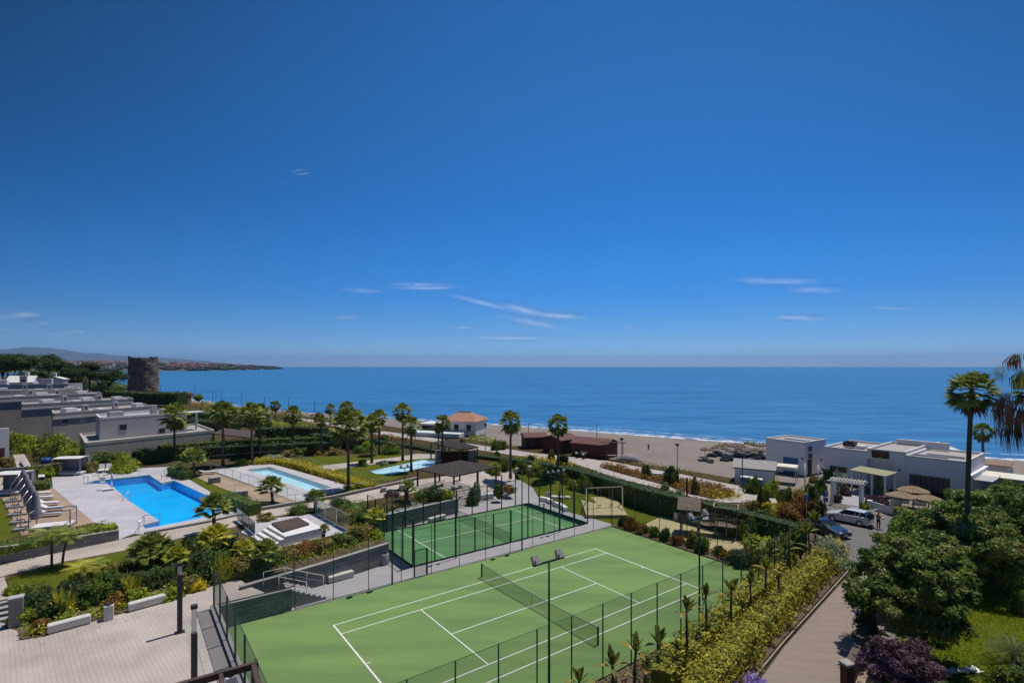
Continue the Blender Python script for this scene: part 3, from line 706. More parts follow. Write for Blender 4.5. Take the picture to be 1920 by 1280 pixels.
# foam line and breaking wave
def ribbon(pts,w0,w1,name,z,mat):
    vs=[];fs=[]
    for i,p in enumerate(pts):
        a=pts[max(0,i-1)];b=pts[min(len(pts)-1,i+1)]; d=(b-a).normalized(); nn=Vector((d.y,-d.x,0)); k=rs.uniform(-.3,.3)
        vs+=[p+nn*(w0+k),p+nn*(w1+k*2)]
    for i in range(len(pts)-1): fs.append((2*i,2*i+1,2*i+3,2*i+2))
    m=MB().add([(v.x,v.y,z) for v in vs],fs); return tag(m.build(name,mat),kind='structure')
fl=resample(sh[1:14],160)
ribbon(fl,-.9,2.3,'sea_foam',SEA+.06,M['foam'])
fl3=resample(sh[2:13],140); ribbon([p+Vector((.8*math.sin(i*.23),.8*math.sin(i*.13),0)) for i,p in enumerate(fl3)],4.0,5.0,'breaking_wave',SEA+.055,M['foam'])
fl2=resample(sh[0:8],120); ribbon([p+Vector((.5*math.sin(i*.31),.5*math.sin(i*.17),0)) for i,p in enumerate(fl2)],9,9.7,'breaking_wave',SEA+.05,M['foam'])
# far coast: rising land behind the bay
FBASE=[(-900,702),(-150,700.5),(100,697.5),(180,696.8),(235,696.3),(330,695.6),(420,694.4),(480,693),(525,691.8)]
mb=MB(); vs=[];FROW=7
prof=[(0,0),(25,.12),(120,.3),(350,.6),(700,.85),(1100,1.0),(1900,.8)]
topz={-900:75,-150:62,100:52,180:50,235:46,330:42,420:34,480:26,525:9}
for u,v in FBASE:
    p=W(u,v,SEA); d=Vector((p.x,p.y,0)).normalized()
    for dd,hh in prof:
        q=p+d*dd*(1 if u<480 else .35); vs.append((q.x,q.y,SEA-1+(topz[u]+1)*hh*.8+ (6*math.sin(u*.05+dd*.01)*hh)))
fs=[]
for i in range(len(FBASE)-1):
    for k in range(FROW-1): fs.append((i*FROW+k,(i+1)*FROW+k,(i+1)*FROW+k+1,i*FROW+k+1))
FARV=[Vector(v) for v in vs]
mb.add(vs,fs,True); tag(mb.build('far_coast',M['coast_land']),kind='structure')
def far_pt(u,s):
    """a point of the far land: picture column u, s in 0..1 from shore inland"""
    for i in range(len(FBASE)-1):
        if FBASE[i][0]<=u<=FBASE[i+1][0]: break
    f=(u-FBASE[i][0])/(FBASE[i+1][0]-FBASE[i][0]); x=s*(FROW-1); k=min(int(x),FROW-2); g=x-k
    a=FARV[i*FROW+k].lerp(FARV[i*FROW+k+1],g); b=FARV[(i+1)*FROW+k].lerp(FARV[(i+1)*FROW+k+1],g); return a.lerp(b,f)
# sandy cliff on the near side of the bay
cl_=[W(u,v,z) for u,v,z in [(105,712,SEA),(150,711,SEA),(205,716,SEA)]]
mb=MB(); vs=[]
for (u,v) in [(60,716),(120,712),(170,711),(200,714)]:
    p=W(u,v,SEA); d=Vector((p.x,p.y,0)).normalized()
    vs+=[tuple(p),(p.x+d.x*15,p.y+d.y*15,3.0),(p.x+d.x*55,p.y+d.y*55,4.5),(p.x+d.x*150,p.y+d.y*150,3.5)]
mb.add(vs,[(i*4+k,(i+1)*4+k,(i+1)*4+k+1,i*4+k+1) for i in range(3) for k in range(3)],True); tag(mb.build('sand_cliff',M['cliff']),kind='structure')
# mountains
def ridge(name,prof,dist,depth):
    mb=MB(); vs=[];m=len(prof)
    for u,v in prof:
        a=(u-960)/F; z=CH+(HV-v)*dist/F
        for k,(dd,hh) in enumerate(((-depth,0),(-depth*.5,.55),(0,1),(depth,.3))):
            y=dist+dd; vs.append((a*y,y,max(-3,-3+(z+3)*hh*(y/dist if hh<1 else 1))))
    fs=[(i*4+k,(i+1)*4+k,(i+1)*4+k+1,i*4+k+1) for i in range(m-1) for k in range(3)]
    mb.add(vs,fs,True); return tag(mb.build(name,M['hill']),kind='structure')
pr=[(-400,668),(-200,660),(-60,657),(0,655),(25,653),(50,650.5),(75,651),(100,653),(125,655.5),(140,659),(160,661.5),(185,662),(205,664.5),(240,667.5),(270,669),(300,670),(340,673),(380,676),(430,681),(470,685)]
prn=[]
for i in range(len(pr)-1):
    for k in range(5):
        f=k/5; prn.append((pr[i][0]*(1-f)+pr[i+1][0]*f,pr[i][1]*(1-f)+pr[i+1][1]*f+random.uniform(-.5,.5)))
ridge('hills',prn,17000,3000)
# haze
mb=MB().box((0,13000,305.),(44000,37000,620))
hzm=bpy.data.materials.new('haze'); hzm.use_nodes=True; t2=hzm.node_tree; t2.nodes.remove(t2.nodes['Principled BSDF'])
pv=t2.nodes.new('ShaderNodeVolumePrincipled'); pv.inputs['Color'].default_value=(.34,.60,1,1); pv.inputs['Density'].default_value=HAZE_D; pv.inputs['Anisotropy'].default_value=.2
t2.links.new(pv.outputs[0],t2.nodes['Material Output'].inputs['Volume'])
if HAZE_D>0: tag(mb.build('haze',hzm),kind='stuff',label='faint sea haze over the bay')
# ================================================================ ground surfaces
e=.004
# --- plaza (higher than the court)
cpA=ct(-18.25,13.6,PL); 
plaza_edge=[(500,1112),(467,1098),(446,1083),(400,1098),(300,1130),(180,1163),(85,1192),(38,1200),(32,1182),(0,1172),(-300,1262)]
pe=px(PL,*plaza_edge)
slab('plaza',[ct(-13.9,13.55,PL),*pe,(-34,12,PL),(-6,4,PL),ct(-18.3,-6,PL),ct(-18.3,13.55,PL)],M['plaza'])
slab('plaza_border',[ct(-18.32,13.5,PL+e),ct(-18.32,-4,PL+e),ct(-19.9,-4,PL+e),ct(-19.9,12.6,PL+e)],M['plaza_slab'],skirt=False)
# --- court, walkway, padel
slab('court_surface',[ct(-18,-4.7,.012),ct(18,-4.7,.012),ct(18,13.3,.012),ct(-18,13.3,.012)],M['court'])
wk=[ct(-18,13.3,.004),ct(18.3,13.3,.004),W(1145,981,.004),W(1057,957,.004),W(1012,936,.004),W(990,928,.004),W(880,950,.004),W(857,962,.004),W(700,1001,.004),W(680,1020,.004),W(727,1056,.004),W(600,1098,.004),W(556,1112,.004),ct(-15.5,15.3,.004)]
slab('walkway',wk,M['walkway'])
slab('walkway_ramp',[W(857,962,.008),W(880,950,.008),W(990,928,.010),W(1012,936,.014),W(1000,915,.35),W(975,899,.75),W(966,899,.71),W(948,905,.58),W(880,934,.13),W(858,937,.13)],M['walkway'])
slab('padel_surface',[ct(-3.4,15.55,.014),ct(16.8,15.55,.014),ct(16.8,25.6,.014),ct(-3.4,25.6,.014)],M['padel'])
def line(mb,p,q,w,z):
    p=Vector(p);q=Vector(q);d=(q-p).normalized(); s=Vector((-d.y,d.x,0))*w/2
    mb.add([(a.x,a.y,z) for a in (p-s,q-s,q+s,p+s)],[(0,1,2,3)])
mb=MB(); hw=5.485
z=.018; L=11.885; S=8.23; y0=-1.37
segs=[((-L,y0),(L,y0)),((-L,S+1.37),(L,S+1.37))]
for yy in (0,S): segs.append(((-L+.0,yy),(L,yy)))
for i,(p,q) in enumerate(segs): line(mb,ct(*p),ct(*q),.075,z+.001*i)
for i,x in enumerate((-L,L)): line(mb,ct(x,y0-.03),ct(x,S+1.40),.10,z+.006+.001*i)
for i,x in enumerate((-6.4,6.4)): line(mb,ct(x,0),ct(x,S),.075,z+.009+.001*i)
line(mb,ct(-6.4,S/2),ct(6.4,S/2),.075,z+.012)
for x,sg in ((-L,1),(L,-1)): line(mb,ct(x,S/2),ct(x+sg*.3,S/2),.075,z+.013)
tag(mb.build('court_lines',M['white_paint']),kind='structure')
mb=MB(); cx,cy=6.7,20.55
for i,x in enumerate((cx-6.95,cx+6.95)): line(mb,ct(x,15.6),ct(x,25.55),.07,.021+.001*i)
line(mb,ct(cx-7.1,cy),ct(cx+7.1,cy),.07,.024); tag(mb.build('padel_lines',M['white_paint']),kind='structure')
# --- upper terrace
U1=U
upper=px(U,(-700,1255),(0,1081),(120,1052),(245,1029),(320,1012),(390,997),(440,984),(520,1000+28),(655,996),(607,953),(700,937),(783,921),(858,938),(880,935),(950,906),(975,899),(965,885),(940,862),(895,852),(820,838),(690,818),(600,806),(420,790),(250,776),(-700,790))
upper=px(U,(-700,1255),(0,1081),(120,1052),(245,1029),(320,1012),(390,997),(440,984),(452,999),(520,1030),(657,997),(640,985),(740,950),(790,930),(802,904),(845,885),(872,883),(935,872),(935,862),(895,856),(820,846),(690,832),(600,822),(420,808),(250,796),(-700,800))
from mathutils.geometry import tessellate_polygon
mainpool=[(155,907),(175,901),(280,890),(303,905),(325,900),(402,935),(432,951),(373,971),(302,985),(272,990),(268,984),(299,976),(240,937),(215,915),(200,906)]
p2=[(462,880),(506,875),(622,913),(585,921)]
p3=[(693,883),(795,861),(828,864),(826,870),(790,877),(735,888),(705,888)]
DK=U+.03
rings=[upper,px(DK,*mainpool),px(DK,*p2),px(U+.13,*p3)]
flat=[Vector((p.x,p.y,U)) for r_ in rings for p in r_]
tris=tessellate_polygon([[Vector((p.x,p.y,0)) for p in r_] for r_ in rings])
mb=MB(); tt=[]
for a,b,c in tris:
    A_,B_,C_=flat[a],flat[b],flat[c]
    tt.append((a,b,c) if (B_-A_).cross(C_-A_).z>0 else (a,c,b))
mb.add(flat,tt)
n_=len(upper); ar_=sum(upper[i].x*upper[(i+1)%n_].y-upper[(i+1)%n_].x*upper[i].y for i in range(n_))
uu=upper if ar_>0 else upper[::-1]
mb.add([tuple(p) for p in uu]+[(p.x,p.y,-.6) for p in uu],[(n_+i,n_+(i+1)%n_,(i+1)%n_,i) for i in range(n_)])
tag(mb.build('upper_terrace',M['ground']),kind='structure')
# garden bank between the plaza and the path
bank=[W(-300,1262,PL-.02),W(0,1172,PL-.02),W(32,1182,PL-.02),W(38,1200,PL-.02),W(85,1192,PL-.02),W(180,1163,PL-.02),W(300,1130,PL-.02),W(400,1098,PL-.02),W(446,1083,PL+.02),W(470,1083,1.5),W(600,1056,1.55),W(727,1019,1.55),W(702,985,U-.1),W(690,965,U-.1)]+px(U-.02,(640,985),(657,997),(520,1030),(452,999),(440,984),(390,997),(320,1012),(245,1029),(120,1052),(0,1081),(-300,1170))
slab('garden_bank',bank,M['soil'],z0=-.5)
bank2=[W(690,967,1.6),W(702,966,1.6),W(855,933,1.6),W(858,938,1.5),W(740,950,U-.01),W(640,985,U-.01)]
slab('planter_soil',[W(700,968,1.6),W(856,934,1.6),W(836,924,1.6),W(783,921,U-.02),W(660,945,U-.02)],M['stone_wall'])
# path
def strip(name,pts,mat,z,**k): return slab(name,px(z,*pts),mat,skirt=False,**k)
strip('path',[(-300,1128),(0,1056),(222,1011),(270,1001),(390,979),(480,958),(624,935),(740,909),(783,899),(835,893),(833,906),(783,921),(700,936),(607,953),(550,962),(470,975),(437,988),(390,997),(320,1012),(245,1029),(120,1052),(0,1081),(-300,1166)],M['path_paving'],U+e)
# small flight from the path down to the plaza, at the far left
mb=MB()
for k in range(5):
    a=W(-60,1140+k*9,U-.1*k-.02); b=W(20,1120+k*10.5,U-.1*k-.02)
    d=(b-a); dn=Vector((d.y,-d.x,0)).normalized()
    q=[a,b,b+dn*.42,a+dn*.42]; zt=U-.1*(k+1)+.02; mb.prism([(p.x,p.y) for p in q],0,zt)
tag(mb.build('plaza_steps',M['walkway']),kind='structure')
strip('side_path',[(-300,1170),(0,1083),(8,1080),(20,1120),(-60,1140),(-300,1205)],M['path_paving'],U+e)
# lawns
slab('lawn',[W(10,1083,U+e),*px(U+e,(120,1054),(245,1031),(320,1014),(390,999),(440,990)),W(430,1020,U-.08),W(330,1050,U-.15),W(200,1085,U-.22),W(60,1112,U-.3),W(22,1106,U-.2)],M['lawn'],skirt=False)
strip('lawn',[(-300,960),(0,932),(36,1002),(12,1012),(-300,1050)],M['lawn'],U+e)
strip('lawn',[(346,893),(362,892),(400,905),(480,938),(478,943),(436,947),(400,932)],M['lawn'],U+e)
strip('lawn',[(540,860),(600,855),(760,850),(757,858),(633,873),(598,874)],M['lawn'],U+e)
strip('lawn',[(590,884),(613,882),(740,864),(800,857),(830,864),(832,876),(783,880),(735,900),(640,905)],M['lawn'],U+e)
strip('lawn',[(512,866),(560,868),(600,884),(690,902),(740,907),(630,931),(562,940),(577,936),(662,911)],M['lawn'],U+.002)
strip('lawn',[(478,945),(560,940),(575,943),(480,957)],M['lawn'],U+.006)
# lawn round the playground, falling from the terrace to court level
slab('lawn',[W(925,879,1.52),W(945,874,1.4),W(968,878,1.25),W(1030,900,.3),W(1130,925,.1),W(1250,962,0.002),W(1248,970,.002),W(1206,980,.002),W(1165,990,.002),W(1141,983,.002),W(1060,957,.002),W(1013,935,.04),W(1001,915,.36),W(976,898,.78),W(964,883,1.14)],M['lawn'],skirt=False)
strip('path',[(590,880),(598,873),(740,857),(783,850),(830,852),(830,858),(783,860),(740,864),(613,882)],M['path_paving'],U+2*e)
# pool decks
DK=U+.03
def deck(name,pts,mat,z,holes=None): return slab(name,px(z,*pts),mat,z0=U-.5)
mainpool=[(155,907),(175,901),(280,890),(303,905),(325,900),(402,935),(432,951),(373,971),(302,985),(272,990),(268,984),(299,976),(240,937),(215,915),(200,906)]
# deck built as a ring of pieces so that the basin is open
P_=lambda *uv: px(DK,*uv)
def deckpiece(*uv): return slab('pool_deck',P_(*uv),M['deck_white'],skirt=True,z0=U-.3)
deckpiece((99,914),(97,894),(150,888),(250,878),(326,874),(326,900),(303,905),(280,890),(175,901),(155,907),(176,979))
deckpiece((155,907),(200,906),(215,915),(240,937),(299,976),(268,984),(250,1000),(222,1011),(222,985),(176,979))
deckpiece((268,984),(272,990),(302,985),(373,971),(432,951),(447,957),(480,957.5),(390,979),(270,1001),(250,1000))
deckpiece((326,900),(326,893),(345,893),(402,926),(447,947),(447,957),(432,951),(402,935))
def basin(name,poly,depth,tile,water,zt,wl=.12,steps=None,label=None):
    pts=px(zt,*poly); n=len(pts); 
    ar=sum(pts[i].x*pts[(i+1)%n].y-pts[(i+1)%n].x*pts[i].y for i in range(n))
    if ar<0: pts=pts[::-1]
    t=thing(name,label,'swimming pool',pts[0]); o=pts[0]
    mb=MB(); q=[(p.x-o.x,p.y-o.y) for p in pts]
    vs=[(x,y,0) for x,y in q]+[(x,y,-depth) for x,y in q]
    mb.add(vs,[tuple(n+i for i in range(n))]+[(i,n+i,n+(i+1)%n,(i+1)%n) for i in range(n)])
    b=mb.build('basin',tile,t); tri(b)
    w_=MB().add([(x,y,-wl) for x,y in q],[tuple(range(n))]).build('water',water,t); tri(w_)
    return t,o
def tri(o):
    import bmesh
    bm=bmesh.new(); bm.from_mesh(o.data); bmesh.ops.triangulate(bm,faces=[f for f in bm.faces if len(f.verts)>4],ngon_method='EAR_CLIP'); bm.to_mesh(o.data); bm.free()
# cut: lower terrace surface must not cover basins -> basins sit in decks raised above it, water just below the rim
basin('main_pool',mainpool,1.0,M['pool_tile'],M['pool_water'],DK-.002,.06,label='large bright blue pool with stepped outline on the white terrace')
p2=[(462,880),(506,875),(622,913),(585,921)]
def deck2(*uv): return slab('pool_deck',P_(*uv),M['deck_white'],skirt=True,z0=U-.3)
deck2((395,881),(440,874),(508,869),(506,875),(462,880),(585,921),(575,935),(559,940))
deck2((508,869),(660,911),(640,920),(575,935),(585,921),(622,913),(506,875))
basin('long_pool',p2,.5,M['pool_tile_pale'],M['pool_clear'],DK-.002,.05,label='long pale blue pool beside the yellow flower hedge')
p3=[(693,883),(795,861),(828,864),(826,870),(790,877),(735,888),(705,888)]
basin('shallow_pool',p3,.10,M['pool_tile_light'],M['pool_clear'],U+.13,.02,label='shallow pale pool on the grass behind the slatted pergola')
p3w=px(U+.14,*p3)
# terraces of brown boards
slab('board_terrace',px(U+.02,(3,933),(57,919),(98,914),(176,979),(150,985),(40,1003)),M['deck_brown'],z0=U-.2)
slab('board_terrace',px(U+.02,(362,892),(394,883),(558,940),(500,945),(478,940),(425,918)),M['deck_brown'],z0=U-.2)
# pergola terrace and far-left paving
slab('pergola_terrace',[W(740,932,U+2*e),W(783,899,U+2*e),W(835,892,U+2*e),W(870,887,U-.1),W(925,878,1.5),W(964,884,1.12),W(968,898,.74),W(948,905,.6),W(880,934,.15),W(858,937,.16),W(840,925,1.0),W(783,921,U+2*e)],M['plaza'])
strip('side_path',[(-40,905),(0,895),(50,890),(58,917),(3,932),(-60,940)],M['path_paving'],U+2*e)
strip('side_path',[(20,838),(38,838),(58,872),(50,890),(36,890)],M['path_paving'],U+2*e)
# jacuzzi deck
slab('spa_deck',px(U+.05,(452,997),(520,1028),(655,995),(592,962),(560,966),(470,975)),M['deck_white'],z0=1.2)
# promenade and outer paths
prom_top=[(560,783),(620,792),(702,806),(789,817),(890,833),(964,843),(1000,849),(1061,855),(1100,859),(1142,864),(1219,879),(1274,888),(1379,909),(1427,919),(1465,926),(1500,934)]
prom_bot=[(1500,950),(1480,946),(1430,942),(1360,941),(1303,933),(1247,917),(1164,898),(1122,884),(1108,879),(1066,866),(1000,858),(964,853),(890,842),(789,824),(702,814),(620,798),(560,788)]
strip('promenade',prom_top+prom_bot,M['promenade'],e)
isl=[(1125,876),(1142,873),(1170,879),(1219,890),(1274,900),(1340,910),(1378,923),(1370,932),(1330,934),(1290,924),(1247,909),(1170,889)]
strip('planted_island',isl,M['soil'],3*e)
# asphalt forecourt and road
strip('forecourt',[(1532,962),(1552,950),(1600,955),(1640,958),(1710,965),(1760,1000),(1700,1040),(1640,1065),(1560,1075),(1530,1010)],M['asphalt'],e)
strip('road',[(1560,1064),(1612,1052),(1660,1052),(1690,1100),(1680,1200),(1650,1300),(1640,1500),(1180,1700),(1330,1400),(1420,1280),(1470,1212),(1530,1145),(1575,1095),(1600,1072)],M['road'],3*e)
kp=[W(u,v,0) for u,v in [(1300,1400),(1360,1330),(1420,1265),(1470,1204),(1530,1138),(1575,1088),(1601,1060)]]
mb=MB()
for a,b in zip(kp[:-1],kp[1:]): mb.bar(a+Vector((0,0,.05)),b+Vector((0,0,.05)),.10,.12)
tag(mb.build('kerb',M['road_kerb']),kind='structure')
strip('gravel_terrace',[(1390,925),(1440,905),(1500,895),(1545,905),(1700,935),(1800,955),(1760,1000),(1690,975),(1600,955),(1545,950),(1500,946),(1465,927)],M['sand'],2*e)
strip('entry_walk',[(1562,938),(1590,918),(1640,921),(1630,950),(1616,958)],M['walkway'],4*e)
# sand pads of the playground
pads=[[(1088,932),(1154,930),(1177,965),(1099,965)]]
slab('play_mat',px(.36,*pads[0]),M['tan_pad'])
strip('play_mat',[(1197,987),(1240,968),(1290,966),(1400,1008),(1390,1045),(1340,1043),(1240,1005)],M['tan_pad'],3*e)
slab('lawn',[W(u,v,.006) for u,v in [(1640,1500),(1650,1300),(1680,1200),(1690,1100),(1700,1040),(1800,1000),(2200,1010),(2300,1500)]],M['lawn_dry'],skirt=False)
# planting strips either side of the court
slab('planting_strip',[ct(18.05,-4.7,.05),ct(18.05,13.4,.05),ct(20.2,13.2,.05),ct(20.4,-4.7,.05)],M['soil'])
slab('planting_strip',[ct(-18,-4.85,.1),ct(20,-4.85,.1),W(1590,1064,.1),W(1570,1085,.1),W(1526,1134,.1),W(1466,1199,.1),W(1416,1260,.1),W(1355,1325,.1),W(1295,1395,.1),ct(-18,-13,.1)],M['soil'])
slab('planting_strip',px(.03,(1380,1042),(1440,1010),(1530,1000),(1560,1064),(1500,1120),(1450,1120),(1410,1075)),M['soil'],skirt=False)

# ================================================================ walls
def wall(name,label,pts,h,thick,mat,cop=M['coping'],z0=0,group=None,hs=None):
    """pts ground polyline (world), top height h above z0 or list of absolute tops"""
    pts=[Vector(p) for p in pts]; o=Vector((pts[0].x,pts[0].y,z0)); t=thing(name,label,'wall',o,0,group)
    mb=MB(); mc=MB()
    tops=hs or [z0+h]*len(pts)
    for i in range(len(pts)-1):
        a,b=pts[i],pts[i+1]; d=(b-a).normalized(); s=Vector((-d.y,d.x,0))*thick/2
        q=[a-s,b-s,b+s,a+s]; zt=[tops[i],tops[i+1],tops[i+1],tops[i]]
        vs=[(p.x-o.x,p.y-o.y,-.15) for p in q]+[(p.x-o.x,p.y-o.y,zz-z0-.06) for p,zz in zip(q,zt)]
        mb.add(vs,[(3,2,1,0),(4,5,6,7),(0,1,5,4),(1,2,6,5),(2,3,7,6),(3,0,4,7)])
        s2=s*1.25; q=[a-s2-d*.02,b-s2+d*.02,b+s2+d*.02,a+s2-d*.02]
        vs=[(p.x-o.x,p.y-o.y,zz-z0-.058) for p,zz in zip(q,zt)]+[(p.x-o.x,p.y-o.y,zz-z0+.0) for p,zz in zip(q,zt)]
        mc.add(vs,[(3,2,1,0),(4,5,6,7),(0,1,5,4),(1,2,6,5),(2,3,7,6),(3,0,4,7)])
    mb.build('masonry',mat,t); mc.build('coping',cop,t); return t
wall('retaining_wall','long dark stone retaining wall holding the planted bank beside the grey walkway',[ct(-16.3,15.6),W(600,1096),W(727,1054),],0,.3,M['stone_wall'],hs=[1.62,1.64,1.68])
wall('retaining_wall','short dark stone wall at the corner of the tennis court below the steps',[ct(-18.1,13.55),ct(-13.5,13.55)],0,.3,M['stone_wall'],hs=[PL+.1,PL+.1])
wall('retaining_wall','dark stone wall behind the padel court under the planted bed',[W(692,1003),W(778,981),W(858,961)],0,.3,M['stone_wall'],hs=[1.66,1.66,1.66])
wall('boundary_wall','low grey wall with pale coping between the tiled plaza and the court fence',[ct(-18.15,13.4),ct(-18.15,-6)],0,.34,M['stone_wall'],hs=[PL+.22,PL+.22],cop=M['light_grey_plaster'])
wall('garden_wall','dark stone wall along the path under the trimmed hedge at far left',[W(-120,1084,U),W(0,1056,U),W(120,1032,U),W(222,1011,U)],1.15,.35,M['stone_wall'],z0=U,hs=[U+1.3,U+1.25,U+1.0,U+.85])
wall('garden_wall','thin grey wall at the back of the white pool terrace',[W(-30,893,U),W(60,886,U),W(110,880,U)],.0,.2,M['stone_grey'],z0=U,hs=[U+.9]*3)
wall('garden_wall','grey wall section between the daybed and the yellow shrub',[W(148,877,U),W(212,868,U)],.0,.2,M['stone_grey'],z0=U,hs=[U+1.1]*2)
wall('kerb_wall','long low stone kerb wall between the path and the pool lawns',[W(478,958,U),W(624,934,U),W(740,908,U),W(783,898,U)],.0,.3,M['stone_grey'],z0=U,hs=[U+.32]*4)
wall('kerb_wall','low stone kerb along the lower edge of the main pool terrace',[W(271,1001,U),W(390,979,U),W(450,965,U)],.0,.25,M['stone_grey'],z0=U,hs=[U+.2]*3)
wall('kerb_wall','white kerb edge behind the yellow flower hedge',[W(533,862,U),W(590,880,U),W(660,903,U)],.0,.25,M['coping'],z0=U,hs=[U+.4]*3)
# gate pillar by the plaza steps
p=W(30,1172,PL); t=thing('gate_pillar','square grey stone pillar by the plaza steps','pillar',p,TH)
MB().box((0,0,.8),(.62,.5,1.6)).build('shaft',M['stone_grey'],t); MB().bbox((0,0,1.66),(.7,.58,.12),b=.02).build('cap',M['light_grey_plaster'],t)
# steps with handrail from plaza to walkway
mb=MB(); d0=ct(-13.9,13.75); 
for k in range(8):
    a=-13.6+k*.36; zt=PL-.17*(k+1)
    q=[ct(a,13.75),ct(a+.36,13.75),ct(a+.36,15.4),ct(a,15.4)]
    mb.prism([(p.x,p.y) for p in q],-.05,zt)
tag(mb.build('court_steps',M['walkway']),kind='structure')
def rail(name,label,pts,h,mat,mid=True,r=.025,loc=None,cat='handrail'):
    pts=[Vector(p) for p in pts]; o=pts[0]; t=thing(name,label,cat,o); q=[p-o for p in pts]
    for p in q: MB().tube([p,p+Vector((0,0,h))],r,6).build('post',mat,t)
    MB().tube([p+Vector((0,0,h)) for p in q],r,6).build('top_rail',mat,t)
    if mid: MB().tube([p+Vector((0,0,h*.55)) for p in q],r*.7,6).build('mid_rail',mat,t)
    return t
rail('handrail','white metal handrail down the court steps',[ct(-14.9,15.25,PL),ct(-13.5,15.25,PL),ct(-12,15.25,PL-.7),ct(-10.8,15.25,.2)],.95,M['white_paint'])
rail('handrail','white metal handrail on top of the court corner wall',[ct(-14.2,13.9,PL-.1),ct(-12.4,13.9,.5)],1.0,M['white_paint'])

# ================================================================ tennis court equipment
def fence(label,p,q,h,n,z0s,zg=0,mat='chain_mesh',name='court_fence',post=.035,cat='fence',pm_='green_metal',rails=True,meshz=None,group='fences round the courts'):
    p=Vector(p);q=Vector(q); o=Vector((p.x,p.y,zg)); t=thing(name,label,cat,o,0,group)
    base=MB(); 
    me=None
    for i in range(n+1):
        a=p.lerp(q,i/n)-o; a.z=z0s-zg
        po=MB().tube([(0,0,0),(0,0,h-z0s)],post,6)
        if me is None: ob=po.build('post',M[pm_],t); me=ob.data
        else: ob=bpy.data.objects.new('post',me); C.objects.link(ob); ob.parent=t
        ob.location=a
    a=p-o; b=q-o; zb=(z0s if meshz is None else meshz)-zg
    MB().quad((a.x,a.y,zb+.03),(b.x,b.y,zb+.03),(b.x,b.y,h-zg-.02),(a.x,a.y,h-zg-.02)).build('wire_mesh',M[mat],t)
    if rails:
        MB().tube([(a.x,a.y,h-zg),(b.x,b.y,h-zg)],post*.3,5).build('top_rail',M[pm_],t); MB().tube([(a.x,a.y,zb+.05),(b.x,b.y,zb+.05)],post*.9,5).build('base_rail',M[pm_],t)
    return t
fence('tall green wire fence on the far side of the tennis court along the walkway',ct(-13.3,13.36),ct(18,13.36),4.0,12,.02,post=.028,mat='chain_mesh_thin')
fence('green wire fence above the dark stone corner wall',ct(-18.1,13.56),ct(-13.35,13.56),4.0,1,PL+.1,zg=PL)
fence('tall green wire fence on the plaza wall at the near left end of the court',ct(-18.15,13.4),ct(-18.15,-4.7),4.0,7,PL+.2,zg=PL,mat='chain_mesh_dense',post=.05)
fence('tall green wire fence on the near long side of the tennis court',ct(-18.1,-4.75),ct(18.1,-4.75),4.0,16,.02,mat='chain_mesh',post=.04)
fence('tall green wire fence at the playground end of the tennis court',ct(18.1,13.3),ct(18.1,-4.7),4.0,6,.02,mat='chain_mesh_thin',post=.03)
# gate in the far fence
t=thing('court_gate','narrow green gate frame in the far court fence beside the padel corner','gate',ct(-4.3,13.5),TH)
g=MB(); g.bar((0,0,0),(0,0,2.1),.09); g.bar((1.1,0,0),(1.1,0,2.1),.12); g.bar((0,0,2.1),(1.1,0,2.1),.06); g.build('frame',M['green_metal'],t)
MB().quad((.05,0,.1),(1.05,0,.1),(1.05,0,2.05),(.05,0,2.05)).build('wire_mesh',M['chain_mesh'],t)
# net
t=thing('tennis_net','dark green tennis net sagging across the court','net',ct(0,-2.2),TH+PI/2); Ln=12.6
for y in (0,Ln):
    MB().bar((y,0,0),(y,0,1.1),.09).build('post',M['green_metal'],t)
n=20; vs=[];
for i in range(n+1):
    x=Ln*i/n; sg=.16*math.sin(PI*i/n); vs+=[(x,0,.04),(x,0,1.05-sg)]
MB().add(vs,[(2*i,2*i+2,2*i+3,2*i+1) for i in range(n)]).build('netting',M['net'],t)
b=MB()
for i in range(n): b.bar(Vector(vs[2*i+1])+Vector((0,0,.01)),Vector(vs[2*i+3])+Vector((0,0,.01)),.03,.06)
b.build('top_band',M['chain_band'] if 'chain_band' in M else M['metal_grey'],t)
s=MB(); s.bar((Ln/2,0,.02),(Ln/2,0,.88),.05,.02); s.build('centre_strap',M['white_paint'],t)
# floodlights
def flood(label,loc,H,rz,heads=2,sep=.75,tilt=.5,r=.055,hs=.42,cat='floodlight',group='floodlight poles of the courts'):
    t=thing('floodlight_pole',label,cat,loc,rz,group)
    MB().tube([(0,0,0),(0,0,H*.5),(0,0,H)],[r*1.3,r,r*.8],8).build('pole',M['green_metal'],t)
    MB().bar((-sep-.25,0,H-.02),(sep+.25,0,H-.02),.06,.08).build('crossarm',M['green_metal'],t)
    for s in (-1,1):
        h=MB(); h.box((s*sep,.12,H+.16),(hs,.16,hs),rx=-tilt,taper=.85); h.box((s*sep,.02,H+.1),(hs*.6,.2,hs*.5),rx=-tilt); h.build('lamp_head',M['lamp_head'],t)
    return t
f0=flood('near court floodlight pole with twin pale lamp heads standing highest in the view',ct(-6.2,-4.95),7.2,TH)
flood('near court floodlight pole rising behind the banana plants',ct(6.14,-4.95),7.2,TH)
flood('far court floodlight pole beside the padel corner gate',ct(-6.25,13.3),7.2,TH+PI)
flood('far court floodlight pole in front of the pergola end of the padel court',ct(6.26,13.3),7.2,TH+PI)
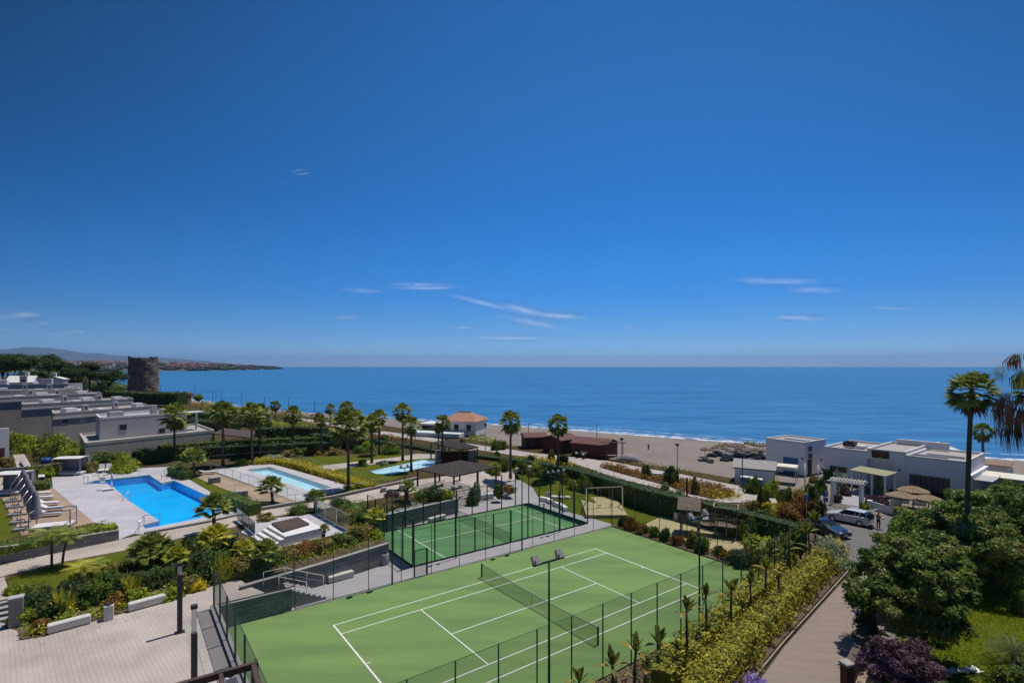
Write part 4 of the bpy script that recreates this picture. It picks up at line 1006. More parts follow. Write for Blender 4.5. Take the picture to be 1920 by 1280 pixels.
# ================================================================ padel court
t=thing('padel_court_cage','green padel cage of steel posts, glass end walls and wire mesh','padel court',ct(-3.4,15.55),TH)
pxs=[]; W_,D_=20.2,10.05
def ppost(x,y,h,w=.09): pxs.append(1); return MB().bar((x,y,0),(x,y,h),w).build('post',M['green_metal'],t)
for i in range(11):
    x=W_*i/10; h=4.0 if i in (0,1,2,8,9,10) else 3.05
    ppost(x,0,h,.16 if i in (0,) else .09); ppost(x,D_,h,.09)
for k in range(1,5): ppost(0,D_*k/5,4.0); ppost(W_,D_*k/5,4.0)
for x in (0,W_): MB().quad((x,0,.05),(x,D_,.05),(x,D_,3.0),(x,0,3.0)).build('glass_wall',M['glass'],t); MB().quad((x,0,3.02),(x,D_,3.02),(x,D_,4),(x,0,4)).build('wire_mesh',M['chain_mesh_thin'],t)
for y in (0,D_):
    for x0,x1 in ((0,W_*.2),(W_*.8,W_)):
        MB().quad((x0,y,.05),(x1,y,.05),(x1,y,3.0),(x0,y,3.0)).build('glass_wall',M['glass'],t); MB().quad((x0,y,3.02),(x1,y,3.02),(x1,y,4),(x0,y,4)).build('wire_mesh',M['chain_mesh_thin'],t)
    MB().quad((W_*.2,y,.05),(W_*.8,y,.05),(W_*.8,y,3.0),(W_*.2,y,3.0)).build('wire_mesh',M['chain_mesh_thin'],t)
    MB().bar((0,y,.06),(W_,y,.06),.08,.1).build('base_rail',M['green_metal'],t); MB().bar((0,y,3.02),(W_,y,3.02),.03).build('top_rail',M['green_metal'],t)
for x in (0,W_): MB().bar((x,0,.06),(x,D_,.06),.08,.1).build('base_rail',M['green_metal'],t); MB().bar((x,0,4),(x,D_,4),.04).build('top_rail',M['green_metal'],t)
t=thing('padel_net','dark net across the middle of the padel court','net',ct(6.7,15.6),TH+PI/2)
for y in (0,9.9): MB().bar((y,0,0),(y,0,.95),.07).build('post',M['green_metal'],t)
MB().quad((0,0,.04),(9.9,0,.04),(9.9,0,.88),(0,0,.88)).build('netting',M['net'],t); MB().bar((0,0,.9),(9.9,0,.9),.04,.05).build('top_band',M['metal_grey'],t)
for lb,(u,v),H in [('padel floodlight pole at the front left of the padel cage',(855,1046.5),6.1),('padel floodlight pole at the front right of the padel cage',(1050,997),6.0),('padel floodlight pole at the back left of the padel cage by the stone wall',(759,989),6.2),('low padel floodlight pole at the far right end of the padel cage',(1033,957),4.3)]:
    flood(lb,W(u,v,0),H,TH if v<990 else TH+PI,sep=.36,hs=.26,r=.05,group='padel court floodlights')
# ================================================================ benches, bins, lamps
def bench(label,p,q,h=.48,w=.46,name='concrete_bench'):
    p=Vector(p);q=Vector(q); c=(p+q)/2; L=(q-p).length; rz=math.atan2((q-p).y,(q-p).x)
    t=thing(name,label,'bench',c,rz,'white concrete block benches')
    MB().box((0,0,.04),(L-.12,w-.1,.08)).build('plinth',M['coping'],t)
    MB().bbox((0,0,h/2+.07),(L,w,h-.06),b=.05).build('seat_block',M['white_concrete'],t); return t
bench('white concrete block bench nearest the far left of the plaza, left of the white bin',W(88,1188,PL),W(170,1166,PL))
bench('white concrete block bench in front of the planted bed, right of the white bin',W(240,1146,PL),W(310,1127,PL))
bench('white concrete block bench on the grey walkway under the dark stone wall',W(615,1093,0),W(662,1080,0))
bench('white concrete bench behind the padel court under the stone wall',W(804,980,0),W(834,972,0))
def curved(label,pts,z):
    pts=[W(u,v,z) for u,v in pts]; o=pts[0]; t=thing('curved_bench',label,'bench',o,0,'low curved white seat walls')
    mb=MB(); n=len(pts); L=[];Rr=[]
    for i,p in enumerate(pts):
        d=(pts[min(n-1,i+1)]-pts[max(0,i-1)]).normalized(); s=Vector((-d.y,d.x,0))*.24; L.append(p-o+s); Rr.append(p-o-s)
    poly=[(p.x,p.y) for p in L]+[(p.x,p.y) for p in reversed(Rr)]
    mb.prism(poly,0,.5); mb.build('seat_block',M['white_paint'],t)
curved('long curved white seat wall below the pergola terrace',[(878,941),(900,935),(925,931)],.2)
curved('curved white seat wall at the right end of the pergola terrace',[(938,927),(955,922),(968,918)],.4)
curved('white seat wall bending along the lawn at the back of the padel court, left part',[(1013,938),(1028,941),(1034,945)],0)
curved('white seat wall bending along the lawn at the back of the padel court, right part',[(1038,947),(1052,952),(1062,959)],0)
def binn(label,p,round_=False):
    t=thing('litter_bin',label,'bin',p,TH,'pale litter bins')
    mb=MB()
    if round_: mb.lathe([(.0,0),(.34,0),(.36,.1),(.36,.85),(.33,.9),(.27,.9),(.27,.7),(0,.7)],n=18)
    else:
        mb.bbox((0,0,.45),(.5,.5,.9),b=.05)
    mb.build('body',M['white_concrete'] if not round_ else M['walkway'],t)
    m2=MB().lathe([(0,.905),(.24,.905),(.24,.915),(0,.915)],n=14) if not round_ else MB().lathe([(0,.86),(.24,.86),(.24,.88),(0,.88)],n=14)
    m2.build('opening',M['rubber'],t)
binn('square white litter bin between the two plaza benches',W(204,1160,PL))
binn('round grey litter bin at the end of the stone wall beside the padel cage',W(721,1057,0),True)
binn('grey block bin at the right end of the wall behind the padel court',W(849,958,0))
binn('grey litter bin on the lawn edge behind the curved white seat',W(1027,934,0.1))
binn('white litter bin on the plaza behind the brown pergola at the bottom',W(432,1300,PL))
binn('grey bin beside the playhouse at the hedge',W(1269,975,0))
for lb,p,r_ in [('stone cube planter on the brown boards nearer the main pool',(405,897),.0),('stone cube planter on the brown boards nearer the path',(455,924),0)]:
    t=thing('stone_cube',lb,'planter',W(p[0]-3,p[1]+8,U),TH); MB().bbox((0,0,.36),(1.3,.8,.72),b=.03).build('block',M['stone_grey'],t); MB().box((0,0,.74),(1.2,.7,.05)).build('top_slab',M['light_grey_plaster'],t)
# plaza lamps
def column_lamp(label,p,H,sh):
    t=thing('lamp_column',label,'street lamp',p,TH,'dark column lamps of the plaza')
    MB().box((0,0,.02),(.5,.4,.04)).build('base_plate',M['dark_metal'],t)
    MB().bbox((0,0,H*sh/2+.04),(.26,.2,H*sh),b=.02).build('post',M['dark_metal'],t)
    g=MB()
    for x in (-.09,.09):
        for y in (-.07,.07): g.bar((x,y,H*sh),(x,y,H-.18),.018)
    g.build('cage_bars',M['steel'],t)
    MB().lathe([(.085,H*sh+.03),(.085,H-.2)],n=14).build('diffuser',M['lamp_glass'],t)
    MB().bbox((0,0,H-.09),(.28,.22,.18),b=.02).build('cap',M['dark_metal'],t)
column_lamp('tall dark column lamp in the middle of the plaza',W(337,1185,PL),4.0,.82)
column_lamp('dark column lamp with glass top in front of the brown pergola',W(364,1292,PL),4.0,.66)
def street_lamp(label,p,H,kind='cup',group='lamps along the promenade',mat='weathered_wood',r=.07):
    t=thing('street_lamp',label,'street lamp',p,0,group)
    MB().tube([(0,0,0),(0,0,H*.5),(0,0,H)],[r*1.1,r,r*.8],8).build('pole',M[mat],t)
    if kind=='cup':
        MB().lathe([(0,H-.05),(.2,H),(.32,H+.28),(.30,H+.36),(0,H+.42)],n=10).build('lantern',M['dark_metal'],t)
    else:
        MB().bar((-.1,0,H),(.7,0,H+.05),.09,.07).build('arm',M['dark_metal'],t); MB().box((.8,0,H+.06),(.5,.22,.09)).build('lantern',M['metal_grey'],t)
for lb,u,vb,H,k,mt in [('street lamp on a pale pole beside the large brown hut',1166,878,4.6,'cup','pale_wood'),('street lamp on a pale pole at the beach edge beside the dark bushes',1270,886,4.2,'cup','pale_wood'),
  ('slim dark street lamp beside the white shed of the beach club',1392,915,4.6,'arm','dark_metal'),('street lamp right of the red roofed house',910,845,5.0,'cup','pale_wood'),
  ('dark lamp post on the beach behind the large brown hut',1119,826,3.6,'arm','dark_metal'),('dark lamp post behind the small brown hut',991,822,3.4,'arm','dark_metal'),
  ('far street lamp right beside the stone tower, against the sea',301,738,5.2,'arm','dark_metal'),('far street lamp above the end of the dark tower hedge, against the sea',365,748,6,'arm','dark_metal'),
  ('far street lamp against the sea, first of the close trio',399,757,5.2,'arm','dark_metal'),('far street lamp against the sea, shortest of the close trio',405,758,4.6,'arm','dark_metal'),('far street lamp against the sea, last of the close trio',415,758,5.2,'arm','dark_metal'),
  ('far street lamp against the sea above the palms left of the slatted roof',453,762,5.2,'arm','dark_metal'),('far street lamp against the sea left of the small far palm',496,766,5,'arm','dark_metal'),('far street lamp against the sea right of the small far palm',541,772,5,'arm','dark_metal'),('far street lamp against the sea nearest the crown of the large palm',590,779,5,'arm','dark_metal')]:
    street_lamp(lb,W(u,vb,0),H,k,mat=mt,r=.07 if mt!='dark_metal' or vb>800 else .09)
for lb,u,vb,vt in [('dark bollard light on the promenade left of the brown hut',1000,880,868),('dark post light among the yellow shrubs before the hedge',1122,965,0),]:
    t=thing('bollard_light',lb,'bollard',W(u,vb-30 if vb>900 else vb,0)); MB().tube([(0,0,0),(0,0,1.0)],.07,8).build('post',M['dark_metal'],t); MB().lathe([(.07,1.0),(.16,1.05),(.16,1.15),(0,1.2)],n=10).build('cap',M['dark_metal'],t)
# thin dark posts in the promenade planting
t=thing('wooden_post','tall dark wooden post in the middle of the promenade planting','post',W(1288,930,0)); MB().tube([(0,0,0),(0,0,1.9),(0,0,2.3)],[.13,.11,.1],8).build('shaft',M['brown_wood'],t); MB().lathe([(.12,2.3),(.15,2.36),(0,2.42)],n=8).build('cap',M['dark_metal'],t)

# ================================================================ pergolas
def pergola(name,label,corners,z0,zt,mat,slatmat,posts,slat=.28,th=.14,over=.3,group=None):
    """corners: four world XY (a,b,c,d) ; slats run a->d direction, spaced along a->b"""
    a,b,c,d=[Vector((p[0],p[1],0)) for p in corners]; o=Vector((a.x,a.y,z0)); t=thing(name,label,'pergola',o,0,group)
    H=zt-z0; r=lambda p: p-Vector((a.x,a.y,0))
    for (s,q) in posts:
        p=r(a.lerp(b,s).lerp(d.lerp(c,s),q)); MB().bar((p.x,p.y,-1.3 if zt<4.3 else 0),(p.x,p.y,H-th),.2).build('post',M[mat],t)
    fr=MB()
    for p,q in ((a,b),(b,c),(c,d),(d,a)): fr.bar(r(p)+Vector((0,0,H-th/2)),r(q)+Vector((0,0,H-th/2)),.12,th)
    m1=r(a.lerp(d,.5)); m2=r(b.lerp(c,.5)); fr.bar(m1+Vector((0,0,H-th/2)),m2+Vector((0,0,H-th/2)),.12,th)
    fr.build('roof_frame',M[mat],t)
    sl=MB(); n=int((b-a).length/slat)
    for i in range(n+1):
        f=i/n; p=r(a.lerp(b,f)); q=r(d.lerp(c,f)); ov=(q-p).normalized()*over; sl.bar(p-ov+Vector((0,0,H+.02)),q+ov+Vector((0,0,H+.02)),.11,.05)
    sl.build('roof_slats',M[slatmat],t)
    ba=MB(); k_=max(3,int((d-a).length/1.1))
    for i in range(1,k_): p=r(a.lerp(d,i/k_)); q=r(b.lerp(c,i/k_)); ba.bar(p+Vector((0,0,H+.06)),q+Vector((0,0,H+.06)),.05,.03)
    ba.build('battens',M['weathered_wood'],t); return t
zt=4.0
pc=[W(783,879,zt),W(851,892,zt),W(930,875.5,zt),W(862,863.5,zt)]
pergola('pergola','dark brown slatted pergola on the paved terrace behind the padel court',pc,U,zt,'brown_wood','pergola_slat',[(0,0),(.5,0),(1,0),(0,.5),(1,.55),(0,1),(.5,1),(1,1)],slat=.32)
zt=4.6
pc=[W(808,829,zt),W(862,842,zt),W(895,838,zt),W(842,824,zt)]
pergola('pergola','second dark slatted pergola behind the hedge near the promenade',pc,U,zt,'brown_wood','pergola_slat',[(0,0),(1,0),(0,1),(1,1),(.5,0),(.5,1)],slat=.34)
zt=4.6
pc=[W(400,812,zt),W(470,820,zt),W(478,810,zt),W(420,803,zt)]
pergola('pergola','purple brown slatted shade roof beside the white villa',pc,U,zt,'brown_wood','pergola_slat',[(0,0),(1,0),(0,1),(1,1)],slat=.3)
# gate screen of the second pergola
wall('gate_screen','brown boarded screen wall under the second pergola by the hedge',[W(822,870,U),W(892,868,U)],1.9,.12,M['hut_wood'],cop=M['brown_wood'],z0=U)
for lb,u in (('grey stone gate pier left of the brown boarded screen',821),('grey stone gate pier right of the brown boarded screen',884)):
    t=thing('gate_pier',lb,'pillar',W(u,872,U),TH); MB().box((0,0,1.1),(.7,.6,2.2)).build('shaft',M['stone_grey'],t); MB().box((0,0,2.25),(.8,.7,.1)).build('cap',M['coping'],t)
# brown frame at the bottom of the picture (balcony pergola of the building below)
t=thing('balcony_pergola','dark brown pergola frame corner at the bottom edge over the plaza','pergola',(-8.9,14.9,PL),0)
zt=6.2; A_=W(345,1283,zt); B_=W(478,1246,zt); 
o=t.location; d=(B_-A_).normalized(); n_=Vector((d.y,-d.x,0)); A0_=A_-d*3
MB().bar(A0_-o,B_+d*.1-o,.16,.22).build('front_beam',M['brown_wood'],t)
for k in range(7):
    p=B_-d*(k*1.0+.05); MB().bar(p+n_*.1-o,p+n_*4-o,.12 if k else .16,.2).build('cross_beam',M['brown_wood'],t)
MB().bar((B_.x-o.x,B_.y-o.y,0),(B_.x-o.x,B_.y-o.y,zt-PL-.12),.18).build('post',M['brown_wood'],t)

# ================================================================ main pool furniture
def lounger(loc,rz,label,back=.9,group='white sun loungers of the main pool'):
    t=thing('sun_lounger',label,'sun lounger',loc,rz,group)
    f=MB(); f.bar((-1,-.3,.3),(.95,-.3,.3),.05,.06); f.bar((-1,.3,.3),(.95,.3,.3),.05,.06); f.bar((.95,-.3,.3),(.95,.3,.3),.05,.06); f.bar((-1,-.3,.3),(-1,.3,.3),.05,.06)
    f.build('frame',M['metal_grey'],t)
    for x in (-.8,.8):
        for y in (-.28,.28): MB().bar((x,y,0),(x,y,.3),.05).build('leg',M['metal_grey'],t)
    MB().bbox((.3,0,.38),(1.3,.66,.1),b=.03).build('seat_cushion',M['fabric_white'],t)
    b=MB(); a=R(90-90*0)-back; c=Vector((-.35,0,.38)); e_=c+Vector((-math.cos(back)*.75,0,math.sin(back)*.75)); b.bar(c,e_,.64,.09); b.build('back_cushion',M['fabric_white'],t)
    return t
lA=TH+R(8)
rows=[(75,929,'sun lounger farthest back in the row on the brown boards'),(79,937,'second sun lounger from the back of the row on the brown boards'),(89,948,'third sun lounger from the back of the row on the brown boards'),(96,958,'fourth sun lounger from the back of the row on the brown boards'),(92,968,'front sun lounger of the row, beside the metal daybed frame')]
for u,v,lb in rows: lounger(W(u,v,U),lA-R(28),'white '+lb,.55)
lounger(W(190,885,U),R(-60),'white sun lounger with raised back, left of the pair beside the yellow bush',1.15)
lounger(W(203,884,U),R(-60),'white sun lounger with raised back, right of the pair beside the yellow bush',1.15)
lounger(W(58,897,U),R(-50),'white sun lounger with raised back behind the small hedge',1.1)
lounger(W(78,897,U),R(-50),'flat white sun lounger behind the small hedge',.2)
lounger(W(388,889,U),R(20),'white sun lounger under the leaning short palm',.3)
def folded(loc,base,label,H=3.3):
    t=thing('parasol',label,'parasol',loc,TH,'folded grey parasols in a row by the pool')
    b=Vector(base)-Vector(loc)
    MB().bbox((b.x,b.y,.16),(1.0,.8,.32),b=.04).build('base_block',M['metal_grey'],t)
    MB().tube([(b.x,b.y,.3),(b.x,b.y,H*.55),(0,0,H+.1)],[.05,.05,.04],8).build('pole',M['steel'],t)
    mb=MB(); n=14; vs=[]; prof=[(.06,H+.12),(.15,H),(.2,H-.4),(.27,H-1.2),(.36,H-2.0),(.30,H-2.45)]
    for r_,z in prof:
        for k in range(n):
            q=2*PI*k/n; rr=r_*(1+.25*math.cos(k*PI)); vs.append((math.cos(q)*rr,math.sin(q)*rr,z))
    fs=[(i*n+k,i*n+(k+1)%n,(i+1)*n+(k+1)%n,(i+1)*n+k) for i in range(len(prof)-1) for k in range(n)]
    mb.add(vs,fs,True); mb.build('canopy',M['fabric_grey'],t); return t
for i,(u,v,bu,bv,lb) in enumerate([(44,938,32,941,'folded grey parasol farthest back in the row, beside the fabric cabana'),(49,949,38,952,'second folded grey parasol from the back of the row'),(54,963,41,962,'third folded grey parasol from the back of the row'),(60,977,46,978,'fourth folded grey parasol from the back of the row'),(67,990,50,993,'nearest folded grey parasol, in front of the metal daybed frame')]):
    p=W(u,v,U); b=p+Vector((-1.0,-.2,0)); folded(p,b,lb)
def cabana(label,loc,rz,w=2.4,d=2.0,h=2.1,curtain=True,top='fabric_grey'):
    t=thing('daybed_cabana',label,'daybed',loc,rz,'square daybeds with canopy')
    for x in (-w/2,w/2):
        for y in (-d/2,d/2): MB().bar((x,y,0),(x,y,h),.08).build('post',M['metal_grey'],t)
    MB().bbox((0,0,.32),(w-.1,d-.1,.2),b=.03).build('mattress',M['fabric_white'] if curtain else M['fabric_white'],t)
    MB().box((0,0,.15),(w-.15,d-.15,.16)).build('bed_base',M['fabric_grey'],t)
    f=MB(); 
    for s_ in (-1,1): f.bar((-w/2,s_*d/2,h),(w/2,s_*d/2,h),.08); f.bar((s_*w/2,-d/2,h),(s_*w/2,d/2,h),.08)
    f.build('top_frame',M['metal_grey'],t)
    if curtain:
        mb=MB(); n=8; vs=[]
        for i in range(n+1):
            x=-w/2-.06+(w+.12)*i/n; vs+= [(x,-d/2-.06,h+.04),(x,0,h+.14),(x,d/2+.06,h+.04)]
        mb.add(vs,[(i*3+k,i*3+3+k,i*3+4+k,i*3+1+k) for i in range(n) for k in range(2)],True); mb.build('canopy',M['fabric_white'],t)
        MB().box((0,d/2-.03,h/2+.2),(w,.04,h-.4)).build('curtain',M[top],t)
        for s_ in (-1,1): MB().box((s_*(w/2-.02),d/2-.25,h/2+.1),(.06,.5,h-.3)).build('side_curtain',M[top],t)
    return t
cabana('dark framed daybed cabana with grey canopy at the back of the pool terrace',W(135,889,U),R(8),3.3,2.2,2.3)
cabana('pale roofed fabric daybed cabana left of the folded parasols',W(24,925,U),R(10),2.9,2.4,2.4,top='fabric_grey')
cabana('metal daybed frame with white cushions beside the front lounger',W(100,990,U),lA-R(20),2.9,1.7,1.7,curtain=False)
# steps rails, ladder, lift
rail('pool_handrail','steel stair rail at the near corner steps of the main pool',[W(261,998,U),W(270,985,U),W(300,982,U-.3)],.95,M['steel'],mid=False,r=.03)
rail('pool_handrail','steel stair rail at the back left steps of the main pool',[W(157,907,U),W(165,908,U),W(186,904,U-.3)],.95,M['steel'],mid=False,r=.03)
def ladder(label,p,rz):
    t=thing('pool_ladder',label,'pool ladder',p,rz,'steel ladders of the pools')
    for y in (-.28,.28): MB().tube([(-.35,y,0),(-.35,y,.6),(-.25,y,.85),(0,y,.88),(.2,y,.7),(.22,y,-.8)],.03,6).build('side_rail',M['steel'],t)
    m=MB()
    for z in (-.15,-.45): m.bar((.22,-.28,z),(.22,.28,z),.06,.02)
    m.build('rungs',M['steel'],t)
ladder('steel ladder on the left long edge of the main pool',W(238,937,DK),R(20))
ladder('steel ladder at the back notch of the main pool',W(308,898,DK),R(-60))
t=thing('pool_lift','steel pool access lift with pale seat at the shallow end','pool lift',W(210,917,DK),TH)
MB().tube([(0,0,0),(0,0,1.9)],.09,8).build('mast',M['steel'],t); MB().bar((0,0,1.85),(-.9,.3,1.7),.08).build('arm',M['steel'],t); s_=MB(); s_.box((-.9,.3,.9),(.5,.5,.07)); s_.box((-.9,.52,1.2),(.5,.06,.55)); s_.build('seat',M['fabric_white'],t); MB().box((-.3,-.5,.2),(1.1,.6,.1)).build('base_plate',M['white_paint'],t)
# glass balustrades
def glassfence(label,pts,h,z,n=None,group='glass balustrades'):
    pts=[Vector(p) for p in pts]; o=pts[0]; t=thing('glass_fence',label,'glass fence',o,0,group); first=None; rl=MB(); 
    for a,b in zip(pts[:-1],pts[1:]):
        L=(b-a).length; k=max(1,int(L/(n or 2.0)))
        for i in range(k):
            p=a.lerp(b,i/k)-o;q=a.lerp(b,(i+1)/k)-o; g=(q-p)*.02
            MB().quad(p+g+Vector((0,0,.08)),q-g+Vector((0,0,.08)),q-g+Vector((0,0,h)),p+g+Vector((0,0,h))).build('glass_panel',M['glass'],t)
            MB().bar(p,p+Vector((0,0,h)),.04).build('post',M['steel'],t)
        rl.bar(a-o+Vector((0,0,h)),b-o+Vector((0,0,h)),.035,.03)
    rl.build('handrail',M['steel'],t)
glassfence('glass balustrade left of the spa platform',px(U,(478,1004),(444,975)),1.2,U)
glassfence('glass balustrade behind the spa platform on its seaward side',px(U,(654,996),(590,962)),1.5,U)
glassfence('long clear fence between the brown boards and the long pool',px(U,(395,884),(559,940)),1.2,U,2.4)
glassfence('clear fence along the path beside the long pool',px(U,(478,956),(624,932),(735,907)),1.0,U,3.2)
glassfence('clear fence behind the long pool terrace near the big palms',px(U,(262,893),(330,884),(395,880)),1.1,U,3.0)
glassfence('upper clear fence in front of the dark hedges',px(U,(392,868),(470,862),(520,858)),1.1,U,3.5)
glassfence('clear fence on the white kerb behind the yellow flower hedge',px(U,(533,862),(590,880),(660,903)),1.3,U,2.2)
glassfence('low clear fence at the near edge of the shallow pool',px(U,(655,905),(735,892),(830,875)),1.0,U,3.0)
# spa platform
z0=U+.05
def poly_lift(pts,z): return [(p.x,p.y) for p in pts]
t=thing('spa_platform','white stepped spa platform','spa',W(552,1000,z0)); o=t.location
base=[W(500,1000,z0),W(535,1020,z0),W(607,1004,z0),W(575,984,z0)]
top_=px(z0+.75,(500,986),(535,1005.5),(604,989),(572,970.5))
def lp(ps): return [(p.x-o.x,p.y-o.y) for p in ps]
MB().prism(lp(top_),0,.75).build('platform',M['white_plaster'],t)
l1,l2=top_[0],top_[1]; dd=(l1-top_[3]).normalized(); dd.z=0
for k in range(3):
    w1=.42*(k+1); zz=.56-.19*k
    q=[l1+dd*(w1-.42),l2+dd*(w1-.42),l2+dd*w1,l1+dd*w1]; MB().prism(lp(q),0,zz).build('step',M['white_plaster'],t)
cov=px(z0+.85,(509,981),(531,996),(580,982),(559,970))
t=thing('spa_cover','dark brown padded cover lying on the white spa platform','spa cover',(cov[0].x,cov[0].y,z0+.755)); o=t.location
MB().prism(lp(cov),0,.16).build('cover_pad',M['pergola_slat'],t)
cc=[c_.lerp(sum(cov,Vector())/4,.06) for c_ in cov]; MB().prism(lp(cc),.16,.19).build('cover_top',M['brown_wood'],t)

# ================================================================ playground
z=0
t=thing('swing_set','wooden swing frame with two swings on the tan mat','swing',W(1105,960,.3)); o=t.location
H_=2.6
ends=[(W(1099,985,0),W(1100,935,0),Vector()),(W(1168,972,0),W(1166,938,0),Vector())]
tp=[]
for a,b,_ in ends:
    m_=(a+b)/2; apex=Vector((m_.x,m_.y,H_)); tp.append(apex)
    for p in (a,b):
        q=m_+(p-m_)*.55; MB().bar(Vector((q.x,q.y,.3))-o,apex-o,.1).build('leg',M['pale_wood'],t)
MB().bar(tp[0]-o,tp[1]-o,.12).build('crossbeam',M['pale_wood'],t)
for f in (.35,.68):
    c=tp[0].lerp(tp[1],f)-o; d=(tp[1]-tp[0]).normalized()*.22; s_=MB(); s_.bar(c-d,c-d+Vector((0,0,-2.0)),.02); s_.bar(c+d,c+d+Vector((0,0,-2.0)),.02); s_.build('chains',M['steel'],t)
    MB().bar(c-d+Vector((0,0,-2.02)),c+d+Vector((0,0,-2.02)),.2,.04).build('swing_seat',M['rubber'],t)
def obox(t,c,s,mat,name,rz=0,**k): MB().box(c,s,rz,**k).build(name,M[mat],t)
ax=math.atan2(W(1380,1015,0).y-W(1272,1002,0).y,W(1380,1015,0).x-W(1272,1002,0).x)
t=thing('play_tower','weathered wooden play structure with tiled roof hut, bridge, climbing frame and slide','playground structure',W(1276,1000,0),ax)
Lp=(W(1378,1020,0)-W(1276,1000,0)).length
wd='weathered_wood'
for x,y in ((0,0),(0,1.6),(1.6,0),(1.6,1.6)): MB().bar((x,y,0),(x,y,2.6),.12).build('post',M[wd],t)
for x,y in ((Lp*.62,0),(Lp*.62,1.6),(Lp*.82,0),(Lp,0),(Lp,1.6)): MB().bar((x,y,0),(x,y,3.0 if y else 2.2),.12).build('post',M[wd],t)
MB().box((.8,.8,1.2),(1.8,1.8,.1)).build('hut_floor',M[wd],t)
r_=MB(); r_.add([(-.3,-.4,2.5),(1.9,-.4,2.5),(1.9,.8,3.5),(-.3,.8,3.5),(-.3,2.0,2.5),(1.9,2.0,2.5)],[(0,1,2,3),(3,2,5,4)]); r_.add([(-.3,-.4,2.45),(1.9,-.4,2.45),(1.9,.8,3.45),(-.3,.8,3.45),(-.3,2.0,2.45),(1.9,2.0,2.45)],[(3,2,1,0),(4,5,2,3)]); r_.build('hut_roof',M['pergola_slat_grey'] if 'pergola_slat_grey' in M else M['weathered_wood'],t)
MB().box((.8,-.06,1.6),(1.5,.06,.7)).build('side_boards',M[wd],t); MB().box((1.66,.8,1.6),(.06,1.5,.7)).build('side_boards',M[wd],t)
MB().box((1.35,-.45,1.75),(.6,.05,.6),rx=-.6).build('white_panel',M['white_paint'],t); MB().box((2.3,.1,1.95),(.6,.05,.6),rx=-.5,rz=.4).build('white_panel',M['white_paint'],t)
b_=MB(); n=16
for i in range(n): 
    x=1.7+(Lp*.62-1.7)*(i+.5)/n; b_.box((x,.8,1.15-.12*math.sin(PI*(i+.5)/n)),((Lp*.62-1.7)/n*.85,1.3,.06))
b_.build('bridge_planks',M[wd],t)
for y in (.15,1.45):
    b_=MB(); b_.bar((1.7,y,1.9),(Lp*.62,y,1.8),.06)
    for i in range(14): 
        x=1.8+(Lp*.62-1.8)*i/14; b_.bar((x,y,1.15),(x,y,1.87),.035)
    b_.build('bridge_railing',M[wd],t)
MB().box((Lp*.81,.8,1.15),(Lp*.38,1.7,.1)).build('platform_floor',M[wd],t)
b_=MB(); b_.bar((Lp*.62,0,1.9),(Lp,0,1.9),.06)
for i in range(12): b_.bar((Lp*(.62+.38*i/12),0,1.2),(Lp*(.62+.38*i/12),0,1.9),.04)
b_.build('platform_railing',M[wd],t)
b_=MB(); P4=[(Lp*.6,-.1,3.0),(Lp*1.02,-.1,3.0),(Lp*1.02,1.7,3.0),(Lp*.6,1.7,3.0)]
for i in range(4): b_.bar(P4[i],P4[(i+1)%4],.08)
b_.bar((Lp*.6,1.7,3.0),(Lp*1.25,2.2,3.2),.07); b_.build('top_frame',M['pale_wood'],t)
MB().bar((Lp*.62,0,2.2),(Lp*.62,0,3.0),.1).build('post',M[wd],t); MB().bar((Lp,0,2.2),(Lp,0,3.0),.1).build('post',M[wd],t)
sl=MB(); x0=Lp+.05
sl.add([(x0,.3,1.2),(x0,.9,1.2),(x0+2.1,.9,.15),(x0+2.1,.3,.15)],[(0,1,2,3)]); sl.add([(x0,.3,1.15),(x0,.9,1.15),(x0+2.1,.9,.1),(x0+2.1,.3,.1)],[(3,2,1,0)])
sl.bar((x0,.28,1.28),(x0+2.1,.28,.22),.05,.16); sl.bar((x0,.92,1.28),(x0+2.1,.92,.22),.05,.16); sl.build('slide',M['weathered_wood'],t)
for k,(u,v) in enumerate([(1092,937),(1110,933),(1120,937)]): pass
